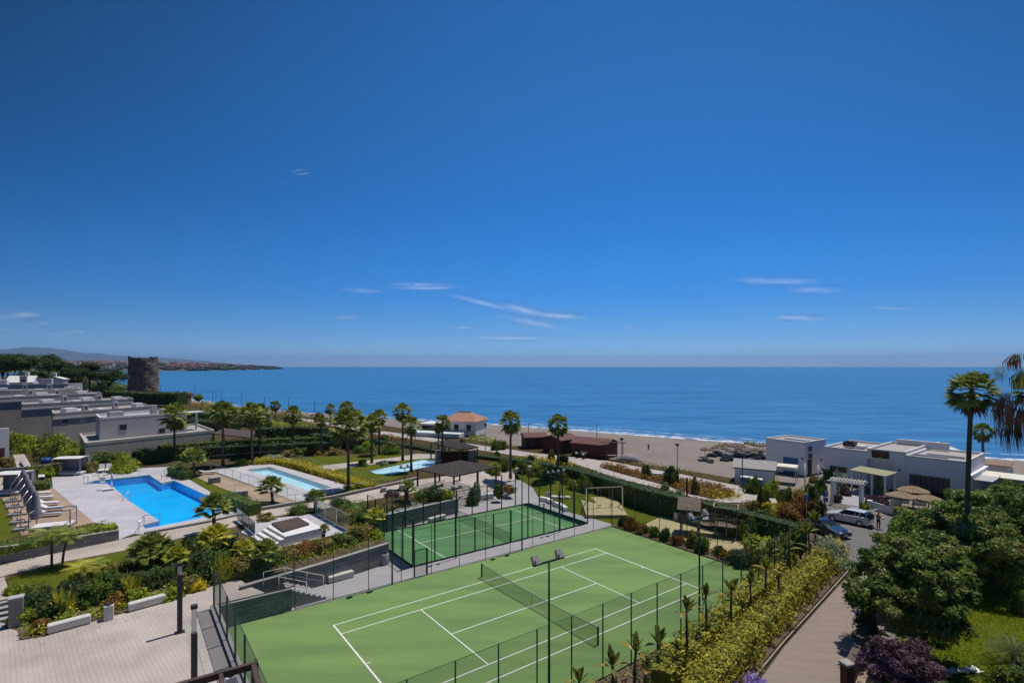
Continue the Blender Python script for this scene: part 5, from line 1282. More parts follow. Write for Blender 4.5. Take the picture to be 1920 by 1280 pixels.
# ================================================================ buildings
def house(label,p1,p2,depth,dang,z0,z1,mat,name='villa',group=None,parapet=.35,roof='roof_gravel',wins=(),side_wins=(),boxes=(),band=None,cat='house',kind=None):
    """body between front-left p1 and front-right p2 (world xy), depth metres in direction dang"""
    p1=Vector((p1[0],p1[1],0)); p2=Vector((p2[0],p2[1],0)); dv=Vector((math.cos(dang),math.sin(dang),0))*depth
    o=Vector((p1.x,p1.y,z0)); t=thing(name,label,cat,o,0,group); H=z1-z0
    a=Vector((0,0,0)); b=p2-p1; c=b+dv; d=dv.copy()
    MB().prism([(a.x,a.y),(b.x,b.y),(c.x,c.y),(d.x,d.y)],-.3,H-.3).build('walls',M[mat],t)
    pa=MB(); cen=(a+b+c+d)/4
    for i,(s,e_) in enumerate(((a,b),(b,c),(c,d),(d,a))):
        u=(e_-s).normalized(); nn=Vector((-u.y,u.x,0)); 
        if nn.dot(cen-s)<0: nn=-nn
        pa.bar(s+nn*.1-u*.02+Vector((0,0,H-.3+parapet/2+.002*i)),e_+nn*.1+u*.02+Vector((0,0,H-.3+parapet/2+.002*i)),.26,parapet)
    pa.build('parapet',M[mat],t)
    f=MB(); k=.97; f.prism([tuple((cen+(q-cen)*k).xy) for q in (a,b,c,d)],H-.36,H-.2); f.build('roof',M[roof],t)
    L=b.length; u=b.normalized(); out=Vector((u.y,-u.x,0)); 
    if out.dot(cen)>0: out=-out
    def win(org,u,out,s,zc,w,h,sill=True,gl='glass_dark'):
        cc=org+u*s+Vector((0,0,zc)); rz=math.atan2(u.y,u.x)
        fr=MB(); 
        for sx,sz,ww,hh in ((0,h/2,w+.1,.07),(0,-h/2,w+.1,.07),(-w/2,0,.07,h),(w/2,0,.07,h),(0,0,.05,h)):
            q=cc+u*sx+Vector((0,0,sz))+out*.03; fr.box(q,(ww,.09,hh),rz)
        F_=fr.build('window',M['metal_grey'],t); MB().box(cc+out*.01,(w-.02,.06,h-.02),rz).build('pane',M[gl],F_)
        F_
    for w_ in wins: win(a,u,out,*w_)
    ds=dv.normalized(); outs=-u
    for w_ in side_wins: win(a,ds,outs-ds*outs.dot(ds),*w_)
    for (s,q,w_,d_,h_,m_,nm) in boxes:   # roof things fixed to the house
        pc_=a+u*(s*L)+ds*(q*depth)+Vector((0,0,H-.2+h_/2)); bx_=MB().bbox(pc_,(w_,d_,h_),math.atan2(u.y,u.x),b=.03).build(nm,M[m_],t)
        if nm=='chimney':
            m2=MB()
            for dz in (-.12,.22): m2.box(pc_+out*(d_/2+.005)+Vector((0,0,dz)),(w_*.6,.03,.22),math.atan2(u.y,u.x))
            m2.build('vent',M['rubber'],bx_)
    if band: 
        zb,m_=band; MB().bar(a+out*.12-u*.1+Vector((0,0,zb)),b+out*.12+u*.1+Vector((0,0,zb)),.24,.3).build('ledge',M[m_],t)
    return t
dA=R(132)
CHM=lambda s,q,h=1.3,w=.9: (s,q,w,.7,h,'light_grey_plaster','chimney')
BOX=lambda s,q,w=2,d=1.6,h=.8: (s,q,w,d,h,'white_plaster','roof_box')
SKY=lambda s,q,w=1.6: (s,q,w,1.4,.35,'white_paint','skylight')
# nearest villa: lower storey with terrace, upper white box
lo1=W(160,833,4.9); lo2=W(402,808,4.9)
t=house('nearest villa, white upper box on a grey lower storey with roof terrace',lo1,lo2,15,dA,U,5.0,'beige_plaster',parapet=.45,wins=[(10.5,.9,1.2,1.4),(2.2,1.2,1.0,.8)])
o=t.location; up1=W(187,783,8.4); up2=W(350,772,8.4); 
L_=(up2-up1).length
a=Vector((up1.x,up1.y,0))-Vector((o.x,o.y,0)); u_=(up2-up1); u_.z=0; Lu=u_.length; u_.normalize(); dv=Vector((math.cos(dA),math.sin(dA),0))*8
q=[a,a+u_*Lu,a+u_*Lu+dv,a+dv]; zb=3.0; zt=8.4-U
MB().prism([tuple(p.xy) for p in q],zb-.2,zt-.25).build('upper_storey',M['light_grey_plaster'],t)
pa=MB(); cen=sum(q,Vector())/4
for i in range(4):
    s,e_=q[i],q[(i+1)%4]; w_=(e_-s).normalized(); nn=Vector((-w_.y,w_.x,0)); nn=nn if nn.dot(cen-s)>0 else -nn
    pa.bar(s+nn*.1+Vector((0,0,zt-.1)),e_+nn*.1+Vector((0,0,zt-.1+.002*i)),.26,.32)
pa.build('upper_parapet',M['white_plaster'],t)
out=Vector((u_.y,-u_.x,0)); rz=math.atan2(u_.y,u_.x)
for s,zc,w_,h_ in ((3.2,4.7,1.0,.95),(9.0,3.5,1.0,.9)):
    c_=a+u_*s+Vector((0,0,zc)); F_=MB().box(c_+out*.03,(w_+.12,.08,h_+.12),rz).build('window',M['metal_grey'],t); MB().box(c_+out*.06,(w_-.06,.06,h_-.06),rz).build('pane',M['glass_dark'],F_)
for s,qq,sz,m_,nm in ((.18,.3,(2.0,1.2,.9),'light_grey_plaster','roof_box'),(.62,.35,(.9,.8,1.6),'light_grey_plaster','chimney'),(.8,.4,(2.2,1.6,.8),'light_grey_plaster','roof_box')):
    MB().bbox(a+u_*(s*Lu)+dv*qq+Vector((0,0,zt-.2+sz[2]/2)),sz,rz,b=.03).build(nm,M[m_],t)
g=a+u_*Lu; MB().box(g+u_*1.0+dv*.3+Vector((0,0,4.5)),(1.8,.06,2.6),rz).build('terrace_glazing',M['glass'],t); MB().bar(g+u_*2.2+dv*.3+Vector((0,0,zb)),g+u_*2.2+dv*.3+Vector((0,0,zt-.4)),.3).build('terrace_column',M['white_plaster'],t); MB().box(g+u_*1.4+dv*.3+Vector((0,0,zt-.3)),(3.4,2.5,.2),rz).build('terrace_roof',M['white_plaster'],t)
MB().quad(g+u_*2.5+Vector((0,0,zb+.3)),g+u_*6+Vector((0,0,zb+.3)),g+u_*6+Vector((0,0,zb+1.2)),g+u_*2.5+Vector((0,0,zb+1.2))).build('balustrade',M['glass'],t)
# stepped row of villas going away from the sea
V=[('second villa of the row, grey stone walls with two small square windows',(99,775),(282,761),8.0,'grey_plaster',22,[(2.0,4.5,.95,.9),(5.0,4.5,.95,.9,True,'town_white'),(14,2.6,.8,1.0)],[CHM(.30,.25),CHM(.62,.4,1.5),BOX(.15,.35),BOX(.86,.25,1.6,1.4,.9),SKY(.45,.3),SKY(.25,.55)],1.9),
   ('third villa of the row, grey with a pale ledge and dark recessed side',(40,758),(250,747),9.0,'grey_plaster',24,[],[CHM(.35,.3,1.5),CHM(.66,.3),BOX(.2,.35),BOX(.55,.5),SKY(.45,.3),BOX(.85,.4,1.8,1.4,.7)],2.0),
   ('fourth villa of the row, cut by the left picture edge',(-12,745),(190,737),10.0,'grey_plaster',24,[],[CHM(.3,.3,1.6),CHM(.55,.3,1.4),BOX(.4,.4),SKY(.5,.2),SKY(.2,.4),BOX(.8,.5)],2.0),
   ('fifth villa of the row, highest and mostly hidden behind the roofs',(-70,734),(150,729),11.0,'beige_plaster',24,[],[CHM(.5,.3,1.7),CHM(.72,.35,1.5),BOX(.3,.4),SKY(.62,.3),BOX(.9,.4,1.6,1.2,.7)],2.0)]
for lb,p1,p2,z1,mt,dp,wn,bx,z0 in V:
    a_=W(*p1,z1); b_=W(*p2,z1)
    house(lb,a_,b_,10,dA,z0,z1,mt,boxes=bx,wins=wn,side_wins=[(2.2,4.4,.9,1.5),(5.6,4.4,.9,1.5)],band=(z1-z0-1.0,'light_grey_plaster'),group='stepped row of flat roofed villas')
house('long low blue grey rooftop wall behind the villa row',W(-60,722,12.0),W(128,719.5,12.0),6,R(100),4,12.0,'light_grey_plaster',boxes=[(.25,.3,3,2,1.4,'white_plaster','roof_box'),(.72,.3,2.4,2,1.6,'light_grey_plaster','roof_box'),CHM(.5,.2,2.4,1.4)])
# white villas with chimneys at far left
def gable_house(name,label,c,w,d,h,rh,rz,wm,rm,group=None,chim=None,wins=(),cat='house'):
    t=thing(name,label,cat,c,rz,group)
    b=MB(); b.box((0,0,h/2-.2),(w,d,h+.4)); b.add([(-w/2,-d/2,h),(-w/2,d/2,h),(-w/2,0,h+rh-.05),(w/2,-d/2,h),(w/2,d/2,h),(w/2,0,h+rh-.05)],[(0,2,1),(3,4,5)]); b.build('walls',M[wm],t)
    r=MB(); ov=.35
    r.add([(-w/2-ov,-d/2-ov,h-.1),(w/2+ov,-d/2-ov,h-.1),(w/2+ov,0,h+rh),(-w/2-ov,0,h+rh),(-w/2-ov,d/2+ov,h-.1),(w/2+ov,d/2+ov,h-.1)],[(0,1,2,3),(3,2,5,4)])
    r.add([(-w/2-ov,-d/2-ov,h-.25),(w/2+ov,-d/2-ov,h-.25),(w/2+ov,0,h+rh-.15),(-w/2-ov,0,h+rh-.15),(-w/2-ov,d/2+ov,h-.25),(w/2+ov,d/2+ov,h-.25)],[(3,2,1,0),(4,5,2,3),(0,1,1,0)] [:2]); R_=r.build('roof',M[rm],t)
    if chim: MB().bbox((chim[0],chim[1],h+rh+.4),(.9,.9,1.8),b=.05).build('chimney',M[wm],R_)
    for (x,z,ww,hh) in wins: MB().box((x,-d/2-.01,z),(ww,.06,hh)).build('window',M['glass_dark'],t)
    return t
gable_house('white_villa','white gabled villa with white roof and chimney under the leaning pine, left one',(-160,172,7),6.5,6,4.6,2.0,R(25),'white_plaster','white_plaster',chim=(1,0),wins=[(-2,3,1.2,1.4),(2,3,1.2,1.4)])
gable_house('white_villa','white gable end with round chimney just right of the leaning pine',(-149,172,7),4.6,4.6,5.6,.7,R(115),'white_plaster','white_plaster',chim=(-2,0))
gable_house('white_villa','white rounded roof villa cut by the left picture edge',(-169,168,6),6,6,4.0,2.2,R(25),'white_plaster','white_plaster')
# stone watch tower
tp=W(269,735,3.0); t=thing('stone_tower','round ruined stone watchtower with ragged top by the sea','tower',tp)
mb=MB(); n=40; rows_=14; vs=[]; 
for i in range(rows_+1):
    z=18.2*i/rows_
    for k in range(n):
        q=2*PI*k/n; r_=6.9-.015*z+.14*math.sin(5*q+i)+random.uniform(-.13,.13)
        zz=z-.8 if i==0 else z
        if i==rows_: zz=z+.5*math.sin(2*q+1)+random.uniform(-.5,.35)+(.5 if -1.2<q-PI*1.5<1.2 else 0)
        vs.append((r_*math.cos(q),r_*math.sin(q),zz))
fs=[(i*n+k,i*n+(k+1)%n,(i+1)*n+(k+1)%n,(i+1)*n+k) for i in range(rows_) for k in range(n)]
mb.add(vs,fs); mb.build('masonry',M['rubble'],t)
MB().lathe([(6.3,17.3),(5.5,17.3),(0,17.3)],n=30).build('top_floor',M['rubble'],t); MB().lathe([(6.5,18.0),(5.6,18.2),(5.6,17.2)],n=30,smooth=False).build('inner_rim',M['rubble'],t)
# red roofed house on the beach
c=W(868,818,0)+Vector((0,5,0)); t=thing('beach_house','white beach house with orange tiled hipped roof and glazed terrace','house',c,R(-18))
Wd,Dp,Hh=8.8,7.5,3.6
MB().box((0,0,Hh/2),(Wd,Dp,Hh)).build('walls',M['white_plaster'],t)
r=MB(); ov=.45; a_=[(-Wd/2-ov,-Dp/2-ov,Hh-.05),(Wd/2+ov,-Dp/2-ov,Hh-.05),(Wd/2+ov,Dp/2+ov,Hh-.05),(-Wd/2-ov,Dp/2+ov,Hh-.05),(-1.6,0,Hh+1.8),(1.6,0,Hh+1.8)]
r.add(a_,[(0,1,5,4),(1,2,5),(2,3,4,5),(3,0,4),(3,2,1,0)]); R_=r.build('roof',M['terracotta'],t); MB().bar((-1.7,0,Hh+1.75),(1.7,0,Hh+1.75),.4,.25).build('ridge_cap',M['town_red'],R_); MB().tube([(-1.5,0,Hh+1.8),(-1.5,0,Hh+4.4)],.06,6).build('antenna',M['steel'],R_)
for x in (-2.8,-.6,2.6): F_=MB().box((x,-Dp/2-.02,1.9),(1.3,.08,1.7)).build('window',M['metal_grey'],t); MB().box((x,-Dp/2-.05,1.9),(1.1,.06,1.5)).build('pane',M['glass_dark'],F_)
MB().box((-4.5,-Dp/2-2.2,.5),(13,4.2,.9)).build('terrace_base',M['white_plaster'],t); MB().box((-4.5,-Dp/2-4.25,1.5),(13,.06,1.1)).build('terrace_glass',M['glass'],t)
MB().box((-8.5,1,1.2),(6,6,2.4)).build('side_wing',M['white_plaster'],t); MB().box((-8.5,-2.05,1.3),(4.5,.06,1.3)).build('wing_glazing',M['glass_dark'],t)
# brown huts
def hut(label,p1,p2,d,h,rh,posts=False,dark=False):
    p1=Vector(p1);p2=Vector(p2); u=(p2-p1); L=u.length; rz=math.atan2(u.y,u.x); t=thing('wooden_hut',label,'hut',p1,rz,'brown wooden huts on the beach')
    b=MB(); b.prism([(0,0),(L,0),(L,d),(0,d)],-.1,h); b.add([(0,0,h),(0,d,h),(0,d/2,h+rh-.04),(L,0,h),(L,d,h),(L,d/2,h+rh-.04)],[(0,2,1),(3,4,5)]); b.build('walls',M['hut_wood'],t)
    ov=.3; r=MB(); r.add([(-ov,-ov,h-.12),(L+ov,-ov,h-.12),(L+ov,d/2,h+rh),(-ov,d/2,h+rh),(-ov,d+ov,h-.12),(L+ov,d+ov,h-.12)],[(0,1,2,3),(3,2,5,4)]); r.add([(-ov,-ov,h-.2),(L+ov,-ov,h-.2),(L+ov,d/2,h+rh-.08),(-ov,d/2,h+rh-.08),(-ov,d+ov,h-.2),(L+ov,d+ov,h-.2)],[(3,2,1,0),(4,5,2,3)])
    r.bar((-ov,-ov,h-.16),(L+ov,-ov,h-.16),.04,.1); r.build('roof',M['hut_roof'],t)
    D_=MB().box((L*.3,-.03,1.0),(1.0,.06,2.0)).build('door',M['brown_wood'],t); MB().box((L*.3+.35,-.08,1.0),(.05,.05,.2)).build('handle',M['steel'],D_)
hut('small brown wooden hut standing alone between the two palms',W(985,841,0),W(1025,840,0),4.5,2.4,.6)
hut('brown wooden hut half hidden behind the large hut',W(1052,851,0),W(1085,846,0),5,2.7,.7)
hut('large brown wooden hut with long reddish roof and motorcycles in front',W(1072,854,0),W(1136,861,0),5.0,2.6,.8)
t=thing('hut_porch','open post frame with flat roof at the right end of the large brown hut','porch',W(1140,861,0),R(-10))
for x in (1.6,2.6): MB().bar((x,0,0),(x,0,3.0),.14).build('post',M['weathered_wood'],t)
MB().box((.9,0,3.05),(4.4,.5,.1)).build('roof_board',M['brown_wood'],t); MB().box((.2,.4,.7),(2.6,.6,.08)).build('counter',M['metal_grey'],t)
# beach club
oc=Vector((45.7,76.9,0)); e1=Vector((.63,-.777,0)).normalized(); crz=math.atan2(e1.y,e1.x)
t=thing('beach_club','long white flat roofed beach club with brown sign and glazed dining room','building',oc,crz)
def bxm(x0,x1,y0,y1,z0,z1,mat,name,par=None): return MB().box(((x0+x1)/2,(y0+y1)/2,(z0+z1)/2),(x1-x0,y1-y0,z1-z0)).build(name,M[mat],par or t)
wp='club_wall'
M[wp]=pm('club_wall',(.80,.79,.81),(.75,.74,.76),.6,.9)
bxm(-.1,5.4,0,10.5,0,4.62,wp,'walls'); bxm(5.4,8.6,.9,10.5,0,3.9,wp,'recess_wall'); bxm(8.6,9.8,0,10.5,0,5.0,wp,'pier')
bxm(5.4,8.6,.0,10.5,3.91,5.0,wp,'fascia')
bxm(9.8,10.2,.1,10.5,0,4.6,wp,'walls'); bxm(14.4,16,.1,10.8,0,4.6,wp,'walls'); bxm(10.2,14.4,.1,10.5,2.62,4.6,wp,'walls'); bxm(10.2,14.4,3.0,10.5,0,2.6,'beige_plaster','inner_wall')
bxm(10.2,14.4,.1,3,0,.06,'brown_wood','dining_floor'); bxm(10.2,14.4,.05,.25,2.5,2.62,'light_grey_plaster','lintel')
bxm(16,16.4,.6,10.8,0,3.2,wp,'side_wall')
for k in range(8):
    x=10.25+k*.585; F_=MB().bar((x,.2,0),(x,.2,2.5),.07).build('mullion',M['rubber'],t)
MB().quad((10.2,.22,.05),(14.4,.22,.05),(14.4,.22,2.5),(10.2,.22,2.5)).build('dining_glass',M['glass'],t)
for x0,x1,y0,y1,z in ((-.1,5.4,0,10.5,4.62),(5.4,9.8,0,10.5,5.0),(9.8,16,.1,10.8,4.6)):
    m_=MB(); 
    for (p,q_) in (((x0,y0),(x1,y0)),((x1,y0),(x1,y1)),((x1,y1),(x0,y1)),((x0,y1),(x0,y0))):
        cx_,cy_=(x0+x1)/2,(y0+y1)/2; sh_=lambda P: (P[0]+(.13 if P[0]<cx_ else -.13),P[1]+(.13 if P[1]<cy_ else -.13))
        P,Q=sh_(p),sh_(q_); m_.bar((P[0],P[1],z+.16),(Q[0],Q[1],z+.16),.24,.34)
    m_.build('parapet',M['white_plaster'],t)
bxm(.2,5.2,.3,10.2,4.62,4.70,'roof_gravel','roof'); bxm(5.7,9.5,.4,10.2,5.0,5.06,'roof_gravel','roof'); bxm(10.1,15.7,.4,10.5,4.6,4.68,'roof_gravel','roof')
bxm(6.3,12.4,9.7,10.1,4.9,5.85,'white_plaster','roof_upstand')
for k,(x,w_) in enumerate(((10.8,3.6),(12,3.9))): MB().box((x+1.2,2.2+k*1.6,4.86),(w_,.3,.25)).build('roof_duct',M['metal_grey'],t)
a_=MB(); a_.box((2.3,3.2,5.25),(1.5,1.2,.7)); a_.lathe([(.5,0),(.5,.12),(0,.14)],c=(2.3,3.2,5.6),n=14); a_.build('ventilation_unit',M['dark_metal'],t); 
bxm(3.2,4.3,2.6,3.6,4.72,5.2,'white_plaster','roof_box')
w1=bxm(.7,3.0,-.05,.04,1.42,2.32,'metal_grey','window'); bxm(.78,2.92,-.08,-.055,1.5,2.24,'glass_dark','pane',w1)
s_=bxm(6.0,8.0,-.12,-.01,4.15,5.12,'sign_brown','sign')
def text(body,size,loc,rz,mat,parent,name='lettering',rx=PI/2):
    cu=bpy.data.curves.new(name,'FONT'); cu.body=body; cu.size=size; cu.align_x='CENTER'; cu.align_y='CENTER'; cu.extrude=.008
    ob=bpy.data.objects.new(name,cu); C.objects.link(ob); dg=bpy.context.evaluated_depsgraph_get(); me=bpy.data.meshes.new_from_object(ob.evaluated_get(dg)); bpy.data.objects.remove(ob)
    me.materials.clear(); me.materials.append(mat); o=bpy.data.objects.new(name,me); C.objects.link(o); o.parent=parent; o.location=loc; o.rotation_euler=(rx,0,rz); return o
for zz,w_ in ((4.84,1.3),(4.62,1.5)):   # two illegible pale script lines: wavy strokes
    m_=MB(); n=26
    for i in range(n):
        x0_=7-w_/2+w_*i/n; x1_=x0_+w_/n*.9
        if i%9==8: continue
        m_.bar((x0_,-.135,zz+.07*math.sin(i*2.1)),(x1_,-.135,zz+.07*math.sin((i+1)*2.1)),.02,.03)
    m_.build('lettering',M['terracotta'],s_)
m_=MB(); m_.tube([(6.9,-.14,4.25),(7.0,-.14,4.38),(7.1,-.14,4.25)],.03,5); m_.build('emblem',M['canvas'],s_)
for x in (-.35,9.2): MB().box((x,-.12,2.9),(.16,.22,.25)).build('wall_lamp',M['rubber'],t)
bxm(16.42,18.2,1.5,6,2.55,2.63,'light_grey_plaster','side_awning')
# left block
p=Vector((41.0,84.9,0)); q_=Vector((44.4,79.8,0)); u=(q_-p).normalized(); rz2=math.atan2(u.y,u.x)
t=thing('club_annex','tall plain white block at the left end of the beach club with blue door','building',p,rz2)
bxm(0,6.15,0,6.5,0,4.85,wp,'walls'); m_=MB()
for k_,(P,Q) in enumerate((((.1,.1),(6.05,.1)),((6.05,.1),(6.05,6.4)),((6.05,6.4),(.1,6.4)),((.1,6.4),(.1,.1)))): m_.bar((P[0],P[1],4.98+.002*k_),(Q[0],Q[1],4.98+.002*k_),.24,.28)
m_.build('parapet',M['white_plaster'],t); bxm(.25,5.9,.25,6.2,4.85,4.93,'roof_gravel','roof'); MB().box((3.5,3,5.05),(3.6,1.2,.1)).build('roof_panel',M['metal_grey'],t)
D_=bxm(2.9,5.2,-.06,-.005,0,2.5,'shutter_blue' if 'shutter_blue' in M else 'blue_plastic','door')
for z_ in (2.9,4.0): w_=bxm(6.16,6.22,1.0,2.2,z_-.4,z_+.4,'metal_grey','window'); bxm(6.23,6.25,1.1,2.1,z_-.32,z_+.32,'glass_dark','pane',w_)
bxm(6.16,6.2,.9,2.1,0,2.4,'rubber','side_door')
for z_,x in ((2.6,5.9),): MB().box((x,-.1,z_),(.15,.18,.25)).build('wall_lamp',M['rubber'],t)
# passage between blocks
# white shed
p=W(1400,911,0);q_=W(1447,912,0)
t=gable_house('storage_shed','white shed with grey pitched roof in front of the beach club block',W(1423,905,0)+Vector((0,1.2,0)),5.0,4.2,2.3,.8,R(-30),'club_wall','coping')
t=thing('market_canopy','small white square canopy beside the shed','canopy',W(1474,905,0),R(-35))
for x in (-1.3,1.3):
    for y in (-1.1,1.1): MB().bar((x,y,0),(x,y,2.1),.07).build('post',M['steel'],t)
MB().bbox((0,0,2.3),(2.9,2.5,.5),b=.1).build('canopy',M['canvas'],t)
for lb,u_,v_,c_ in (('blue green plastic container left of the shed, first of the pair',1400,912,'blue_plastic'),('blue green plastic container half behind the bush',1418,916,'blue_plastic')):
    t=thing('waste_container',lb,'container',W(u_,v_,0),R(-35),'containers beside the shed'); MB().bbox((0,0,.7),(1.5,1.0,1.2),b=.06).build('body',M[c_],t); MB().bbox((0,0,1.36),(1.55,1.05,.1),b=.04).build('lid',M['fabric_white'],t)
# gate pergola and reed canopy
t=thing('entrance_gate','white post and beam entrance gate of the beach club','gate',W(1560,945,0),math.atan2(W(1613,953,0).y-W(1560,945,0).y,W(1613,953,0).x-W(1560,945,0).x))
Lg=(W(1613,953,0)-W(1560,945,0)).length
for x in (0,Lg):
    for y in (0,1.7): MB().bbox((x,y,1.35),(.26,.26,2.7),b=.02).build('post',M['club_wall'],t)
for y in (-.1,1.8): MB().bar((-.5,y,2.8),(Lg+.5,y,2.8),.16,.2).build('beam',M['canvas'],t)
s_=MB()
for k in range(12): x=-.2+(Lg+.4)*k/11; s_.bar((x,-.4,2.96),(x,2.1,2.96),.06,.08)
s_.build('roof_slats',M['canvas'],t)
MB().bbox((Lg+.9,.2,.55),(.5,.5,1.1),b=.03).build('side_pillar',M['club_wall'],t); MB().bar((Lg+1.1,.2,.5),(Lg+3.2,-.8,.5),.12,.9).build('side_wall',M['club_wall'],t)
zt=3.0; cn=[W(1592,880,zt),W(1661,892.5,zt),W(1684,885,zt),W(1613,873,zt)]
t=thing('reed_canopy','greenish reed roofed entrance canopy on white posts','canopy',Vector((cn[0].x,cn[0].y,0))); o=t.location
MB().prism([(c_.x-o.x,c_.y-o.y) for c_ in cn],zt-.12,zt).build('reed_roof',M['reed'],t)
for s,q_ in ((.05,.1),(.05,.85),(.6,.1),(.95,.1),(.95,.85)):
    p_=cn[0].lerp(cn[1],s).lerp(cn[3].lerp(cn[2],s),q_)-o; MB().bar((p_.x,p_.y,0),(p_.x,p_.y,zt-.12),.16).build('post',M['club_wall'],t)
# thatched parasols
def thatch(label,loc,r,H,group,posts=True,name='thatched_parasol',seg=16):
    t=thing(name,label,'parasol',loc,random.uniform(0,6),group)
    MB().tube([(0,0,0),(0,0,H+.3)],.07 if r>1 else .05,6).build('pole',M['pale_wood'],t)
    mb=MB(); prof=[(0,H+.62*r*.55),(r*.35,H+.4*r*.55),(r*.7,H+.16*r*.6),(r,H-.05),(r*.98,H-.22)]; vs=[]
    for r_,z in prof:
        for k in range(seg): q=2*PI*k/seg; rr=r_*(1+random.uniform(-.05,.05)); vs.append((rr*math.cos(q),rr*math.sin(q),z+random.uniform(-.05,.05)))
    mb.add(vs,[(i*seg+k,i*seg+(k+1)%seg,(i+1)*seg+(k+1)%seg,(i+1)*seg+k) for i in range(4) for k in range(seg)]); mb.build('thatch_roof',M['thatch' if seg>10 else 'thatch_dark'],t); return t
def pt_at(u,v,z): p=W(u,v,z); return Vector((p.x,p.y,0))
thatch('large thatched parasol farthest back on the beach club terrace',pt_at(1712,918,2.2),1.55,2.2,'thatched parasols of the beach club')
thatch('large thatched parasol in front of the dining room, left one',pt_at(1689,928,2.1),1.5,2.1,'thatched parasols of the beach club')
thatch('large thatched parasol in front of the dining room, right one',pt_at(1741,934,2.0),1.45,2.0,'thatched parasols of the beach club')
for lb,u,v,w_ in (('white bar counter block under the left thatched parasol',1680,948,.9),('white block seat between the thatched parasols',1695,941,.9),('pale low table under the right thatched parasol',1724,945,1.2)):
    t=thing('terrace_block',lb,'table',W(u,v,0),R(-20)); MB().bbox((0,0,.45),(w_,.8,.9),b=.03).build('base',M['club_wall'],t); MB().box((0,0,.93),(w_+.15,.95,.05)).build('top',M['coping'],t)
# beach parasols
bp=[(1322,846),(1331,843),(1340,841),(1349,839),(1358,843),(1361,836),(1368,851),(1372,841),(1380,835),(1384,846),(1392,839),(1397,850),(1402,834),(1406,843),(1413,838),(1419,847),(1424,840),(1430,846),(1387,833),(1412,851),(1431,836)]
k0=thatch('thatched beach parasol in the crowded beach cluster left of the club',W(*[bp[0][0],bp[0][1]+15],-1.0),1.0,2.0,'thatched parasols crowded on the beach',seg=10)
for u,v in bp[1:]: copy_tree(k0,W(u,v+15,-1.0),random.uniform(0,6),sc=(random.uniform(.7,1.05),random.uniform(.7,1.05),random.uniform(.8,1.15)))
for i,(u,v) in enumerate([(1318,867),(1325,868),(1333,870),(1357,865),(1364,866),(1371,864),(1376,858),(1392,867),(1399,868),(1405,868),(1411,864),(1420,862),(1362,860),(1415,857),(1345,852),(1352,856),(1380,852),(1388,857),(1397,858),(1407,855),(1425,855),(1430,860),(1335,857)]):
    if i==0:
        k1=thing('stacked_loungers','dark stack of folded beach loungers at the foot of the beach parasols','sun lounger',W(u,v,-.7),R(20),'dark stacked loungers on the beach')
        MB().bbox((0,0,.35),(1.7,.9,.6),b=.06).build('lounger_stack',M['dark_metal'],k1); MB().box((.3,0,.72),(1.0,.7,.12),ry=.25).build('cover',M['metal_grey'],k1)
    else: copy_tree(k1,W(u,v,-.7),random.uniform(0,3))
# awnings and tent to the right
t=thing('beach_tent','white pointed beach tent at the right picture edge','tent',W(1908,905,0)+Vector((0,14,0)),.3)
for x in (-2.2,2.2):
    for y in (-2,2): MB().bar((x,y,-1),(x,y,2.4),.08).build('post',M['steel'],t)
r=MB(); r.add([(-2.6,-2.4,2.4),(2.6,-2.4,2.4),(2.6,2.4,2.4),(-2.6,2.4,2.4),(0,0,3.9)],[(0,1,4),(1,2,4),(2,3,4),(3,0,4),(3,2,1,0)]); r.build('canopy',M['white_paint'],t)
for lb,u,v,w_,d_ in (('long beige awning roof at the right picture edge',1895,893,9,2.6),('beige awning beside the palm trunk',1842,890,3.2,2),('small salmon awning roof behind the club corner',1862,868,4,2.4)):
    p_=W(u,v,2.6); t=thing('awning',lb,'awning',(p_.x,p_.y,0),crz)
    MB().box((0,0,2.6),(w_,d_,.12),rx=.12).build('roof_panel',M['canvas'] if 'salmon' not in lb else M['thatch'],t)
    for x in (-w_/2+.2,w_/2-.2): MB().bar((x,-d_/2+.2,0),(x,-d_/2+.2,2.5),.12).build('post',M['club_wall'],t)
    MB().box((0,d_/2-.1,1.1),(w_,.1,2.2)).build('back_wall',M['club_wall'],t)
# far town and its trees
for i in range(130):
    u=random.choice([random.uniform(70,235),random.uniform(296,400),random.uniform(330,470),random.uniform(100,235)]); s=random.uniform(.30,.8); p=far_pt(u,s)
    w_=random.uniform(18,46); h_=random.uniform(7,14); red=u>290 and random.random()<.75
    nm='far_building'
    if i<6: 
        t0=thing(nm,'tiny red brown block' if i%2 else 'tiny white block','building',p)
        MB().box((0,0,h_/2-3),(w_,14,h_+6)).build('walls',M['town_red' if i%2 else 'town_white'],t0); r=MB(); r.box((0,0,h_+.8),(w_+2,16,1.8),taper=.75); r.build('roof',M['town_roof'],t0)
        P_T=globals().setdefault('TOWN',{}); P_T[i]=t0
    else: t0=copy_tree(TOWN[random.choice([1,3,5]) if red else random.choice([0,2,4])],p,random.uniform(-.3,.3),sc=(random.uniform(.6,1.2),1,random.uniform(.7,1.2)))
    w_red=('red' in t0['label']); 
    t0.location=p
    t0['label']='tiny red brown block of the far town along the headland beyond the tower' if w_red else 'tiny white block of the far hillside town across the bay'
    t0['group']='far town blocks, red brown' if w_red else 'far town blocks, white'
